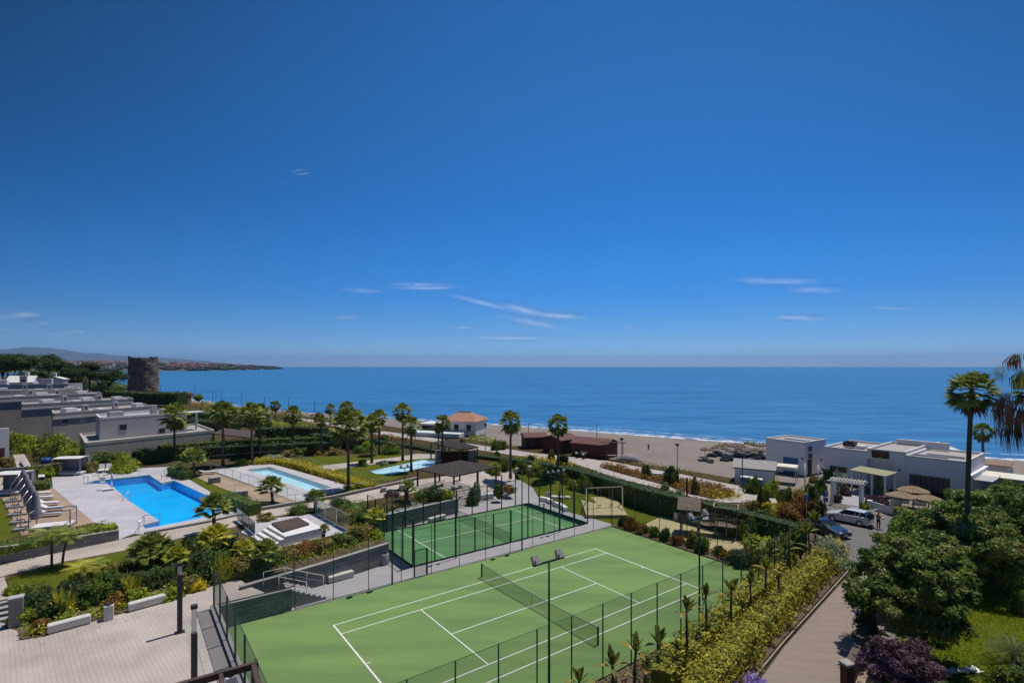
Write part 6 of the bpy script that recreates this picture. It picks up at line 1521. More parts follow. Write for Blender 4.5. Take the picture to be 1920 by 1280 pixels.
# ================================================================ palms
PG='fan palms of the gardens'
PALMS=[ # u, v_base, v_crown, z_base, crown radius px, kind, label
(327,863,779,U,27,'fan','tall fan palm in front of the nearest white villa'),
(418,873,775,U,27,'fan','fan palm in front of the purple brown slatted roof'),
(472,869,775,U,24,'fan','fan palm with pale trunk, left of a close pair behind the long pool'),
(487,857,776,U,22,'fan','fan palm with dark trunk, right of the close pair behind the long pool'),
(549,846,777,U,19,'fan','fan palm in front of the hedge rows, between the close pair and the largest palm'),
(516,797,760,0,11,'fan','small far fan palm against the sea above the hedge rows'),
(619,799,766,0,11,'fan','small far fan palm with thick dark trunk beside the promenade, left of the largest palm'),
(653,918,796,U,37,'fan','largest fan palm, standing at the near end of the yellow flower hedge'),
(650,845,766,U,16,'fan','fan palm whose crown shows just above the largest palm'),
(603,851,790,U,11,'fan','slim young fan palm before the dark hedges left of the largest palm'),
(697,868,792,U,19,'fan','fan palm at the left end of the upper lawn path'),
(711,852,782,U,17,'fan','fan palm right behind the one at the lawn path'),
(755,863,772,U,19,'fan','taller fan palm of the pair at the shallow pool'),
(771,884,797,U,20,'fan','lower fan palm of the pair at the shallow pool'),
(829,868,791,U,16,'fan','fan palm at the right end of the shallow pool beside the pergola'),
(822,842,802,U,11,'fan','small fan palm behind the one at the right end of the shallow pool'),
(957,897,790,1.0,24,'fan','fan palm on the lawn right of the pergola, left of the small brown hut'),
(1046,909,796,0,22,'fan','fan palm beside the hedge in front of the large brown hut'),
]
for u,vb,vc,z,rp,kd,lb in PALMS:
    p=W(u,vb,z); d=p.y; H=hz(d,vc)-z; palm(p,max(H,1),rp*d/F*1.02,lb,kd,r=.19 if rp>14 else .15,group=PG,lean=(random.uniform(-.1,.1),0))
SG='short palms of the gardens'
for u,vb,vc,z,rp,kd,lb,dd in [
(364,892,860,U,25,'short','short leaning palm between the two pools at the back',0),(511,943,914,U,25,'short','short palm on the brown boards beside the long pool',0),(591,956,934,U,21,'short','short palm beside the path at the end of the long pool',0),
(402,1000,955,U,33,'short','dark green short palm at the near corner of the main pool',0),(400,1045,1008,1.7,34,'yel','yellowish wide palm just below the dark palm at the main pool',0),(500,1068,1035,1.6,27,'short','low palm in the planted bed in front of the spa',0),
(283,1068,1030,1.7,38,'short','wide low palm in the middle of the bank above the plaza bin',0),(330,1072,1045,1.7,28,'yel','low yellow green palm right of the wide low palm on the bank',0),
(606,1012,992,U,11,'short','tiny potted size palm at the right corner of the spa deck',0),(764,940,916,U,20,'short','short palm beside the pergola terrace behind the stone wall',0),
(707,1000,968,1.6,22,'yel','yellow green short palm at the left end of the wall behind the padel court',0),(455,1060,1030,1.7,24,'yel','pale low palm on the bank left of the court steps',0)]:
    p=W(u,vb,z); d=p.y; H=hz(d,vc)-z; palm(p,max(H,.4),rp*d/F*1.05,lb,kd,r=.17,group=SG,dead=False)
# feather palms on the bank
for u,vb,vc,z,rp,lb,n in [(97,1066,1003,1.8,34,'slim feather palm with two thin trunks by the path at far left',0),(117,1064,1008,1.8,30,'slim feather palm leaning right beside the two trunked one',1),(142,1110,1066,1.6,28,'pale feather palm in the dark shrubs above the left plaza bench',1),(170,1088,1062,1.6,28,'pale arching feather palm right of the one above the left bench',0)]:
    p=W(u,vb,z); d=p.y; H=hz(d,vc)-z; palm(p,H,rp*d/F*1.1,lb,'feather',r=.09,group='slim feather palms of the bank',dead=False,name='feather_palm',lean=(.35*n,0))
# tall palms at the right
t=palm((36.35,42,0),14.7,2.05,'very tall slim fan palm rising above the trees at the right',r=.2,name='tall_palm',lean=(-.4,.1),sq=.85)
palm(W(1831,930,0)+Vector((8,8,0)),7.2,1.5,'small fan palm behind the beach club beside the very tall palm trunk',r=.2,dead=True)
# right edge palm with hanging dry fronds
t=thing('drooping_palm','close palm at the right picture edge with brown dry hanging fronds','palm tree',(21.9,22,0))
trunk_mesh(15.2,.28,.22,(0,0)).build('trunk',M['palm_bark'],t)
c_=link_mesh('crown',CR['fan1'],None,t,(0,0,15.6)); c_.scale=(.9,.9,.9)
def frond(org,az,L,sag,seed,mat='palm_dead',w=.62):
    r=np.random.RandomState(seed); vs=[];fs=[];tn=[]; h=np.array([math.cos(az),math.sin(az),0]); side=np.array([-math.sin(az),math.cos(az),0]); pr_=None; hub=np.array(org)+h*L*.75+np.array([0,0,-sag*.3])
    a=np.array(org); vs+= [tuple(a+side*.02),tuple(a-side*.02),tuple(hub-side*.015),tuple(hub+side*.015)]; fs.append((0,1,2,3)); tn.append(.5)
    for k in range(46):
        q=r.uniform(-1,1); st=hub+side*q*.22*L*.6+h*r.uniform(-.15,.25); ln=sag*r.uniform(.7,1.15); en=st+np.array([0,0,-1])*ln+side*(q*.35+r.normal(0,.05))*w+h*r.uniform(-.05,.3)*w; md=(st+en)/2+side*q*.16*w+h*.18*w
        wd=np.cross(en-st,h); wd=wd/(np.linalg.norm(wd)+1e-9)*.022
        b=len(vs); vs+=[tuple(st),tuple(md+wd),tuple(en),tuple(md-wd)]; fs.append((b,b+1,b+2,b+3)); tn.append(r.uniform(0,1))
    return raw_mesh('dry_frond',vs,fs,tn,M[mat])
for (az,L,sag,sd_,dz,mt) in [(R(182),1.55,1.7,1,.15,'palm_dead'),(R(205),1.3,1.6,2,-.25,'palm_dead'),(R(165),1.2,1.5,3,.1,'palm_dead'),(R(240),1.3,1.4,4,-1.0,'palm_dead'),(R(190),1.1,.8,5,1.5,'palm_dead'),(R(186),1.35,1.5,6,-.9,'palm_dead'),(R(150),1.2,.8,7,1.0,'palm_leaf'),(R(215),1.5,1.0,8,.9,'palm_leaf')]:
    link_mesh('dry_frond',frond((0,0,15.9+dz),az,L,sag,sd_,mt,w=.8),None,t)

# ================================================================ pines and far trees
def pine(loc,H,r,label,lean=(0,0),flat=.45): return tree(loc,r,r,r*flat,H,'pine',label,.32,46,120,r*.3,.55,name='umbrella_pine',cat='pine tree',group='umbrella pines at far left',limbs=6,core=True,lean=lean,shell=.8,zmin=-.35)
def at(u,v,d): X=(u-960)/F*d; return Vector((X,d,hz(d,v)))
for u,d,vt,rp,lb,ln in [(38,185,668,40,'leaning umbrella pine over the white gabled villas',(-6,0)),(85,200,672,34,'broad umbrella pine right of the leaning one',(0,0)),(5,205,667,26,'umbrella pine at the left picture edge',(0,0)),(112,215,682,22,'lower dark pine beside the broad one',(0,0)),
   (168,210,684,17,'slim pine with open crown left of the tower',(0,0)),(208,215,698,28,'round bushy pine just left of the stone tower',(2,0)),(185,222,700,18,'small pine between the slim and the bushy one',(0,0)),(130,225,705,24,'low pine in front of the sandy cliff',(0,0)),(20,195,678,30,'dense pine between the two leftmost pines',(0,0)),(140,205,693,24,'dense pine behind the villa roofs, right of the broad one',(0,0)),(60,180,700,22,'dark pine behind the white gable',(0,0))]:
    zb=3.0; top=hz(d,vt); r_=rp*d/F; H=top-zb-r_*.35; pine(Vector(((u-960)/F*d,d,zb))-Vector((ln[0],0,0)),H,r_,lb,ln)
# dark scrub and hedges near the tower
for u,v,rp,hp,mt,lb in [(60,722,34,17,'bush_green','green scrub behind the villa roofs at far left'),(105,718,26,14,'bush_lime','light green scrub below the pines'),(150,722,30,15,'bush_green','round scrub below the slim pine'),(185,728,26,15,'hedge_dark','dark scrub between the villas and the bushy pine'),(222,728,22,14,'bush_green','scrub left of the tower foot'),(350,742,14,8,'bush_russet','reddish scrub at the end of the tower hedge'),(372,746,14,9,'bush_green','small dark bush against the sea right of the tower hedge')]:
    p=W(u,v,3.0); bush(p,rp*p.y/F,rp*p.y/F*.8,hp*p.y/F,mt,lb,leaf=.7,dens=1.2)
# base land under the left background
slab('raised_ground',[(-420,150,2.4),(-95,120,2.0),(-75,112,1.9),(-80,140,1.6),(-122,200,1.8),(-160,262,2.4),(-190,305,1.5),(-420,330,2)],M['ground'],z0=-1)
def hz_line(z,*uv): return [W(u,v,z) for u,v in uv]
def gh(label,z0,h,uv,width,mat='hedge_dark',leaf=.3,dens=26,**k):
    """hedge given by the picture line of its top edge"""
    pts=[Vector((W(u,v,z0+h).x,W(u,v,z0+h).y,z0)) for u,v in uv]; return hedge(pts,width,h,mat,label,leaf=leaf,dens=dens,**k)
gh('thick dark hedge in front of the stone tower',2.6,4.2,[(206,733),(262,736),(342,737)],5,leaf=.7,dens=5)
HG='clipped hedges behind the pools'
gh('front clipped hedge row behind the pool terraces',U,1.9,[(262,846),(345,838),(470,834),(600,828),(640,827)],1.8,leaf=.26,dens=24,group=HG)
gh('second clipped hedge row beside the villa garden',U,1.7,[(300,834),(400,827),(520,821),(640,817)],1.6,mat='hedge_green',leaf=.26,dens=22,group=HG)
gh('third clipped hedge row, higher dark one before the promenade',U,2.4,[(478,803),(560,799),(610,801)],2.4,leaf=.3,dens=18,group=HG)
gh('fourth clipped hedge row left of the promenade palms',U,2.0,[(585,812),(640,818),(700,822)],2,leaf=.3,dens=18,group=HG)
gh('farthest clipped hedge row near the sea with flat top',U,2.0,[(352,768),(420,778),(500,790)],2.5,mat='hedge_green',leaf=.4,dens=12,group=HG)
gh('short dark hedge row between villas and farthest hedge',U,2.2,[(356,785),(440,793)],3,leaf=.4,dens=12,group=HG)
gh('very long dark clipped hedge from the shallow pool to the car park, behind the playground',0,2.5,[(640,812),(700,824),(789,836),(818,842),(894,851),(960,859),(1020,867),(1080,878),(1116,888),(1212,915),(1308,936),(1394,956),(1470,975),(1505,985)],1.5,leaf=.22,dens=30)
gh('small clipped hedge block between the main pool and the brown boards, back one',U,1.2,[(320,873),(353,882)],1.1,mat='hedge_green',leaf=.18,dens=50)
gh('small clipped hedge block between the main pool and the path, front one',U,1.2,[(428,923),(478,943)],1.4,mat='hedge_green',leaf=.18,dens=50)
gh('little clipped hedge behind the first sun lounger',U,.9,[(62,905),(95,902)],1.2,mat='hedge_green',leaf=.18,dens=50)
gh('yellow green hedge on top of the far left stone wall, right part',U+.3,1.0,[(150,992),(185,985),(218,980)],1.3,mat='bush_lime',leaf=.16,dens=60)
gh('green hedge on top of the far left stone wall, left part',U+.7,.6,[(-60,1040),(0,1022),(60,1010),(140,995)],1.6,mat='bush_green',leaf=.16,dens=50)
hedge([W(u,v,U) for u,v in [(478,870),(520,868),(560,876),(600,889),(650,904),(695,918)]],1.5,.7,'yellow_flowers','long low hedge of yellow flowers beside the long pool',name='flower_hedge',leaf=.18,dens=75,wob=.15)
# shrubs and bushes near the villas
def B(u,v,z,rp,h,mt,lb,leaf=.2,dens=1.0,name='bush',cat='bush',grp=None,asp=1.0,ar=.5):
    p=W(u,v,z); r_=rp*p.y/F; return bush(p,r_,r_*asp,h,mt,lb,name,cat,grp,leaf,dens,aspect=ar)
for a in [(115,862,U,30,4.2,'bush_lime','big yellow green shrub before the villas, right of the path',.3),(88,850,U,20,3.4,'bush_green','dark green shrub left of the big yellow green shrub',.3),(50,848,U,22,3.4,'bush_lime','yellow green shrub at the foot of the third villa',.3),(20,842,U,18,3.2,'bush_lime','yellow green shrub at the far left below the fourth villa',.3),(140,868,U,18,2.6,'bush_lime','smaller yellow shrub touching the big one',.28),(78,862,U,12,1.8,'bush_olive','olive shrub beside the stepped path',.25),
  (233,885,U,26,2.3,'bush_lime','bright yellow green bush behind the pool terrace corner',.22),(195,872,U,22,2.2,'bush_green','green bush in front of the villa lower wall, left',.26),(222,868,U,20,1.8,'bush_green','green bush in front of the villa lower wall, middle',.26),(262,868,U,18,2.4,'hedge_dark','dark bush right of the villa wall bushes',.26),(172,885,U,13,1.6,'bush_olive','olive bush behind the white lounger pair',.2),
  (30,905,U,18,1.6,'bush_olive','olive bush behind the roofed cabana',.2),(95,893,U,15,1.7,'bush_lime','mixed bush left of the grey canopy daybed',.2),(60,893,U,12,1.4,'bush_green','green bush by the flat lounger',.2),(10,880,U,16,2.0,'bush_olive','olive bush at the left edge beside the thin wall',.2),
  (342,888,U,12,1.0,'bush_green','round green bush by the balustrade behind the pool',.2),(455,872,U,15,1.1,'bush_lime','lime bush at the left end of the yellow flower hedge',.2),(510,862,U,20,1.0,'silver','grey green bush behind the flower hedge',.22),(540,855,U,16,1.2,'bush_olive','olive bush at the left end of the upper lawn',.22),
  (565,853,U,16,1.2,'bush_green','green bush before the front hedge row, left one',.22),(590,852,U,14,1.1,'bush_russet','reddish bush before the front hedge row',.22),(625,852,U,16,1.3,'bush_olive','olive bush before the front hedge row, right one',.22),(675,848,U,16,1.6,'bush_green','green bush at the back of the lawn behind the largest palm',.22),(690,846,U,14,1.9,'bush_lime','lime bush at the back of the lawn',.22),(733,850,U,20,2.2,'bush_green','large green bush at the right end of the upper lawn',.24),
  (680,873,U,9,1.0,'bush_green','small round tree like bush on the lawn by the path',.18),(720,872,U,7,.8,'silver','grey boulder like bush on the lawn',.15),
  (655,915,U,13,.6,'bush_lime','lime ground bush at the foot of the largest palm',.15),(735,930,U,16,.9,'plum','dark red low bush by the path before the pergola',.15),(640,945,U+.0,22,.8,'hedge_dark','dark rounded bush above the spa, right one',.16),(560,962,U,24,1.0,'bush_green','dark rounded bush behind the spa',.16),(500,975,U,17,.7,'bush_olive','reddish olive bush left of the spa',.15),(665,958,U,28,1.2,'bush_green','rounded bush cluster above the padel corner',.16),
  (705,958,U,18,1.1,'bush_olive','olive bush above the padel stone wall, left',.16),(790,935,U,16,1.3,'bush_green','green bush above the padel stone wall, middle',.16),(813,933,U,20,1.6,'hedge_dark','dark green bush above the padel stone wall before the pergola post',.18),(838,930,U,13,.8,'bush_lime','lime bush at the right end of the padel stone wall',.15),
  (885,942,.3,11,1.6,'bush_green','small green shrub in front of the pergola terrace',.15),(893,935,.7,8,2.2,'silver','slim shrub with white flowers at the terrace edge',.15),(935,925,1,10,1.3,'bush_green','green bush between the two terrace seat walls',.15),(955,918,1,13,.7,'bush_russet','reddish ground bush behind the terrace seat wall',.15)]:
    B(*a)
# garden row inside the long hedge
for a in [(925,888,1.2,16,2.0,'bush_lime','lime shrub row right of the pergola, first'),(945,882,1.2,14,1.8,'bush_green','green shrub row right of the pergola, second'),(980,884,1.2,15,1.8,'bush_green','dark shrub behind the lawn palm'),(1000,892,.9,17,2.0,'bush_lime','lime shrub at the hedge between the two lawn palms, left'),(1018,898,.6,15,1.9,'bush_green','green shrub at the hedge between the two lawn palms, right'),(1033,905,.3,17,2.2,'bush_green','broad green shrub left of the palm by the hedge'),(1075,925,0,15,2.3,'bush_lime','upright lime shrub right of the palm by the hedge'),(1062,915,0,13,1.8,'bush_green','green shrub beside the palm by the hedge'),(1097,928,0,16,2.4,'bush_green','green shrub left of the swing frame'),(1118,925,0,11,1.9,'bush_lime','lime shrub behind the swings'),
  (1178,945,0,11,1.4,'bush_green','green shrub right of the swing mat'),(1196,950,0,9,1.0,'bush_olive','olive grass like shrub right of the swing mat'),(1233,962,0,11,1.6,'bush_lime','lime shrub at the hedge left of the playhouse'),(1257,965,0,12,1.5,'bush_lime','lime shrub just left of the playhouse bin'),(1375,1003,0,14,2.0,'bush_lime','lime shrub at the foot of the slide, left'),(1402,1015,0,18,2.2,'bush_green','green shrub at the foot of the slide, right'),(1390,1060,0,26,1.6,'hedge_dark','dark shrub beside the court corner'),(1430,1040,0,40,2.0,'bush_lime','broad yellow green mound between playground and banana plants'),(1462,1060,0,30,2.3,'bush_green','dark green mass below the banana plants')]:
    B(*a,leaf=.18)
# promenade planting
gr_a=[(isl,.9,'bush_russet','russet and green grasses on the planted island of the promenade')]
bed(px(.02,*isl),'bush_russet','russet and green grasses on the planted island of the promenade',22,.8,.32,clump=1.2)
bed(px(.02,(1300,922),(1378,925),(1396,931),(1375,938),(1330,935)),'yellow_flowers','bright yellow flowering ground cover at the tip of the promenade island',14,.8,.25)
bed(px(.02,(1000,856),(1060,864),(1085,873),(1060,876),(1000,868),(960,860)),'yellow_flowers','yellow flowering ground cover between hedge and promenade near the small hut',9,.7,.3)
bed(px(.02,(1062,866),(1108,880),(1164,898),(1247,917),(1303,934),(1360,943),(1430,944),(1480,950),(1490,972),(1400,955),(1308,934),(1212,912),(1116,886)),'bush_olive','olive and rusty ground cover between the long hedge and the curved path',10,.7,.3)
bed(px(.02,(1142,862),(1165,868),(1200,872),(1219,877),(1274,886),(1379,907),(1420,915),(1380,906),(1290,883),(1219,868),(1180,862)),'bush_olive','thin dune grasses between promenade and sand',7,.45,.3)
bed(px(.02,(880,826),(940,836),(965,841),(950,835),(925,826),(880,816)),'bush_lime','yellow green dune plants behind the promenade near the red roofed house',5,.9,.4)
bed(px(.02,(560,780),(640,787),(690,795),(640,791),(560,783)),'bush_green','dune shrubs along the far promenade',2.5,1.6,.6)
bed(px(.02,(380,757),(430,768),(500,776),(560,781),(555,788),(480,786),(400,776),(350,763)),'bush_olive','dune shrubs and reeds above the far beach',2.0,2.0,.7)
bed(px(.02,(560,789),(620,799),(702,815),(789,826),(780,831),(690,822),(600,808),(540,800)),'bush_russet','reddish low planting between promenade and hedge rows',3.5,.9,.5)
bed(px(U,(485,794),(560,792),(600,800),(560,804),(480,800)),'bush_lime','light green garden planting behind the third hedge row',4,1.0,.4)
for a in [(1212,895,0,11,1.9,'hedge_dark','dark bush on the promenade island, left one'),(1259,908,0,13,2.6,'hedge_dark','dark bush on the promenade island, right one'),(1247,917,0,7,.8,'silver','grey green tuft on the curved path edge'),(1275,928,0,8,.7,'silver','silvery tuft beside the wooden post'),(1303,925,0,7,2.0,'bush_olive','upright olive shrub behind the wooden post'),
  (930,843,0,11,2.2,'bush_green','bright green dune bush right of the red roofed house, left'),(944,842,0,9,1.9,'bush_green','bright green dune bush right of the red roofed house, right'),(866,838,0,8,1.8,'hedge_dark','dark clump in front of the beach house'),(838,833,0,9,1.4,'hedge_dark','dark clump left of the beach house lawn'),(1133,905,0,8,1.0,'bush_green','green tuft at the curve of the pale path'),
  (1017,888,0,10,1.6,'bush_green','green bush by the promenade before the small hut'),(931,862,0,7,1.5,'bush_green','small upright bush at the promenade before the second pergola'),(995,868,0,9,1.4,'hedge_dark','dark round bush at the promenade edge'),(1055,872,0,11,1.9,'hedge_dark','dark bush before the large brown hut'),(1034,862,0,6,1.7,'bush_olive','thin olive shrub between the huts'),
  (700,812,0,11,2.0,'bush_olive','olive shrub by the promenade behind the twin palms'),(720,825,0,9,1.4,'bush_green','green shrub by the far promenade'),(560,800,0,12,2.3,'bush_green','green shrub among the far garden planting'),(640,795,0,14,3.0,'bush_green','far leafy shrub against the sea'),(600,790,0,10,2.6,'bush_olive','far olive reeds against the sea')]:
    B(*a,leaf=.26)
for u in range(3): pass
# ---------------- club side planting
for a in [(1411,923,0,13,2.2,'bush_green','dark green bush in front of the container'),(1447,930,0,17,2.3,'bush_lime','light green bush right of the container'),(1432,945,0,11,1.7,'bush_green','upright green bush at the path end'),(1432,958,0,10,2.8,'bush_green','leafy shrub beside the low round sign'),(1478,955,0,16,2.6,'bush_green','green shrub left of the blue sign'),(1470,945,0,14,2.2,'bush_olive','olive shrub near the white masts'),(1505,965,0,26,2.6,'bush_russet','big russet shrub at the forecourt corner'),(1528,968,0,17,3.2,'hedge_dark','dark shrub behind the right blue sign'),(1480,972,0,24,1.8,'bush_russet','russet shrub row above the hedge end'),(1450,965,0,22,1.5,'yellow_flowers','yellow orange shrub row above the hedge'),(1415,957,0,18,1.4,'bush_olive','olive shrub row above the hedge'),(1500,935,0,13,1.4,'bush_lime','lime shrub before the club passage'),(1520,930,0,11,1.5,'bush_green','green shrub below the right white mast'),(1540,925,0,12,1.9,'bush_green','green shrub beside the entrance gate'),
  (1575,925,0,12,2.6,'silver','small olive tree left of the entrance walk'),(1568,940,0,10,1.0,'plum','dark red bush beside the gate walk, front'),(1585,928,0,9,1.2,'plum','dark red bush beside the gate walk, back'),(1645,927,0,17,2.4,'silver','grey green olive bush right of the entrance'),(1638,945,0,13,1.1,'plum','dark red bush below the olive bush, left'),(1652,944,0,12,1.0,'plum','dark red bush below the olive bush, right'),(1622,958,0,8,.9,'bush_lime','lime tuft behind the white car roof'),(1690,958,0,22,.5,'bush_lime','low lime ground plants before the thatched parasols'),(1600,905,0,8,3.4,'bush_green','narrow plant under the reed canopy, left'),(1676,905,0,9,2.6,'bush_green','fern like plant right of the reed canopy'),
  (1552,902,0,9,1.6,'bush_green','bush at the corner of the long white wall'),(1525,905,0,8,1.2,'bush_olive','bush in the gap between annex and club')]:
    B(*a,leaf=.2)
# ---------------- bank planting above the plaza
def zb(u,v):
    p=W(u,v,1.65); return 1.65
BK='clipped looking shrubs on the plaza bank'
for a in [(72,1140,1.5,34,1.7,'hedge_dark','large dark shrub right of the stone gate pillar'),(105,1150,1.5,30,1.3,'hedge_dark','dark shrub above the left plaza bench'),(140,1130,1.5,30,1.7,'hedge_dark','dark shrub between gate pillar and bin, upper'),(175,1128,1.5,28,1.5,'bush_green','green shrub above the bin'),(200,1110,1.6,26,1.5,'bush_green','green shrub above the bin, farther back'),(240,1105,1.6,30,1.4,'hedge_dark','dark shrub above the right plaza bench, left'),(275,1098,1.6,30,1.4,'hedge_dark','dark shrub above the right plaza bench, middle'),(310,1088,1.6,28,1.3,'hedge_dark','dark shrub above the right plaza bench, right'),(380,1062,1.7,34,1.5,'hedge_dark','very dark shrub under the yellowish wide palm'),(345,1072,1.7,22,1.2,'bush_green','green shrub behind the tall column lamp'),(420,1066,1.7,28,1.5,'bush_green','green shrub left of the low bank palm'),(452,1072,1.7,22,1.2,'bush_olive','olive shrub above the court steps'),
  (40,1165,1.45,20,.9,'bush_lime','lime shrub at the foot of the gate pillar'),(470,1058,1.7,22,1.0,'bush_olive','greyish shrub above the plaza steps'),(500,1052,1.7,28,1.0,'bush_green','green shrub on the bank left of the stone wall palm'),(535,1043,1.7,24,.9,'bush_olive','olive shrub below the spa deck'),(570,1035,1.7,26,1.0,'bush_russet','reddish shrub below the spa deck'),(605,1028,1.7,24,.9,'bush_olive','olive green shrub below the spa corner'),(640,1018,1.7,26,1.0,'bush_green','green shrub right of the spa deck'),(672,1008,1.75,24,1.2,'bush_olive','olive shrub near the padel corner'),(680,985,1.8,24,1.5,'bush_green','tall green shrub above the padel corner'),(700,1005,1.7,16,.8,'bush_lime','lime shrub at the end of the dark stone wall'),(650,972,U,20,1.0,'bush_olive','olive shrub behind the spa glass')]:
    B(*a,leaf=.15,grp=BK,dens=1.1)
bed([W(u,v,1.45) for u,v in [(38,1198),(85,1190),(180,1161),(300,1128),(400,1096),(446,1081),(440,1068),(390,1080),(290,1112),(170,1146),(80,1172),(36,1185)]],'bush_lime','russet, lime and yellow ground plants edging the plaza bank',30,.5,.2)
bed([W(u,v,1.62) for u,v in [(470,1080),(600,1053),(727,1016),(716,1004),(655,1012),(560,1038),(470,1062)]],'bush_lime','lime and yellow shrubs hanging over the long stone wall',26,.6,.15)
bed([W(u,v,1.7) for u,v in [(700,965),(855,932),(840,922),(783,924),(700,942),(640,955)]],'bush_olive','olive and lime ground plants above the padel stone wall',14,.7,.18)
bed([W(u,v,1.75) for u,v in [(330,1062),(470,1030),(520,1040),(655,1004),(690,985),(660,1000),(520,1036),(450,1002),(400,1020),(330,1040)]],'bush_green','green ground plants on the upper bank',14,.6,.16)
for i,(u,v) in enumerate([(118,1150),(245,1115),(412,1086),(428,1080)]):
    B(u,v,1.5,13,1.1,'palm_yellow',['yellow bladed plant in front of the dark shrubs above the left bench','yellow bladed plant above the right bench','yellow bladed plant behind the fence corner, left','yellow bladed plant behind the fence corner, right'][i],leaf=.5,dens=.3,ar=.22)
for a in [(25,1120,1.6,16,.8,'bush_lime','lime plant on the bank edge above the plaza steps'),(215,1075,1.75,17,.9,'bush_olive','olive clump on the lawn left of the wide low palm'),(190,1062,1.8,14,.7,'bush_lime','small lime clump on the lawn between the feather palms and the wide palm'),(245,1062,1.8,20,1.0,'bush_green','green clump behind the wide low palm on the bank'),(305,1052,1.8,20,1.1,'bush_green','green clump right of the wide low palm'),(360,1036,1.8,22,1.2,'hedge_dark','dark clump at the foot of the dark palm by the pool path'),(430,1030,1.8,24,1.2,'hedge_dark','dark clump under the yellowish wide palm, right'),(395,1080,1.6,24,1.2,'hedge_dark','dark clump behind the fence corner post'),(470,1035,1.75,22,1.1,'bush_green','green clump left of the spa deck corner'),(155,1085,1.7,18,.9,'bush_lime','lime clump between the two feather palms'),(350,1100,1.55,22,.9,'bush_olive','olive clump behind the foot of the tall column lamp'),(255,1125,1.5,20,.8,'bush_lime','lime clump right above the right plaza bench'),(215,1135,1.5,18,.8,'bush_russet','russet clump behind the white bin'),(320,1118,1.5,20,.7,'bush_lime','lime clump beside the right end of the right bench'),(130,1168,1.5,18,.7,'bush_lime','lime clump behind the left plaza bench'),(75,1180,1.45,16,.6,'bush_russet','russet clump at the left end of the left bench'),(370,1102,1.5,15,.6,'yellow_flowers','yellow orange low plant at the plaza corner')]:
    B(*a,leaf=.16,grp=BK,dens=1.0)
# ---------------- strip at the playground end of the court
for i in range(13):
    b_=12.6-i*1.33; p=ct(19.1+random.uniform(-.3,.3),b_,.03)
    lb=['spiky dark shrub at the far corner of the court','reddish spiky shrub second from the far court corner','spiky shrub third from the far court corner','dark cypress like shrub fourth along the court end','spiky green shrub fifth along the court end, before the play structure','reddish shrub sixth along the court end','green grass like shrub seventh along the court end','green shrub eighth along the court end, below the bridge','rusty shrub ninth along the court end','dark shrub tenth along the court end','bushy shrub eleventh along the court end, near the slide','green shrub twelfth along the court end','last shrub along the court end, beside the dark mass'][i]
    bush(p,random.uniform(.4,.75),random.uniform(.4,.75),random.uniform(.6,1.5),['hedge_dark','bush_russet','bush_olive','bush_green'][i%4],lb,leaf=.3,dens=.7,aspect=.25,group='row of spiky shrubs at the playground end of the court')
bed([ct(18.3,-4,.05),ct(18.3,13.2,.05),ct(20.1,13,.05),ct(20.3,-4,.05)],'bush_russet','brown and rusty ground cover along the court end',9,.35,.2)

# ================================================================ variegated hedge, silver shrub
hp=[W(u,v,0) for u,v in [(1582,1046),(1545,1090),(1497,1140),(1440,1205),(1385,1270),(1325,1345)]]
sidev=(hp[-1]-hp[0]).normalized(); nrm_=Vector((sidev.y,-sidev.x,0))
if nrm_.x>0: nrm_=-nrm_
hedge([p+nrm_*.6 for p in hp],1.5,1.35,'hedge_var','yellow and green variegated hedge along the road kerb',name='variegated_hedge',leaf=.17,dens=170,wob=.2)
hedge([p+nrm_*2.35+Vector((0,0,0)) for p in hp[1:]],1.3,1.45,'hedge_var','taller variegated hedge row between the kerb hedge and the banana plants',name='variegated_hedge',leaf=.17,dens=150,wob=.26)
B(1548,1062,0,36,2.6,'silver','large round silvery shrub at the end of the variegated hedge',leaf=.13,dens=2.2)
bed([ct(-4,-5,.1),ct(18,-5,.1),ct(21,-6,.1),ct(17,-7.2,.1),ct(-3,-9,.1)],'bush_olive','mixed low plants between the near court fence and the variegated hedge',16,.7,.2)
# ---------------- banana-like plants (giant strelitzia)
def strel_mesh(n,seed,L,wd):
    r=np.random.RandomState(seed); vs=[];fs=[];tn=[]
    for i in range(n):
        az=i*2.4+r.normal(0,.3); el=R(r.uniform(58,88)) if i<n*.7 else R(r.uniform(5,45)); l=L*r.uniform(.75,1.15)
        h=np.array([math.cos(az),math.sin(az),0]); side=np.array([-math.sin(az),math.cos(az),0]); tt=r.uniform(0,.6) if i<n*.8 else r.uniform(.55,.9)
        pts=[]; q=np.zeros(3); a=el
        for k in range(7):
            pts.append(q.copy()); q=q+(h*math.cos(a)+np.array([0,0,1])*math.sin(a))*l/6; a-=.05+(.14 if el<.8 else .02)
        ws=[.02,.02,.10,.16,.17,.12,.01]
        for k in range(6):
            w0,w1=ws[k]*wd/.17,ws[k+1]*wd/.17; b=len(vs); up=np.array([0,0,.25])
            vs+=[tuple(pts[k]+side*w0+up*w0),tuple(pts[k]),tuple(pts[k+1]),tuple(pts[k+1]+side*w1+up*w1)]; fs.append((b,b+1,b+2,b+3)); tn.append(tt)
            b=len(vs); vs+=[tuple(pts[k]),tuple(pts[k]-side*w0+up*w0),tuple(pts[k+1]-side*w1+up*w1),tuple(pts[k+1])]; fs.append((b,b+1,b+2,b+3)); tn.append(min(1,tt+.08))
    return raw_mesh('leaves',vs,fs,tn,M['strelitzia'])
SM=[strel_mesh(12,200+i,1.0,.13) for i in range(6)]
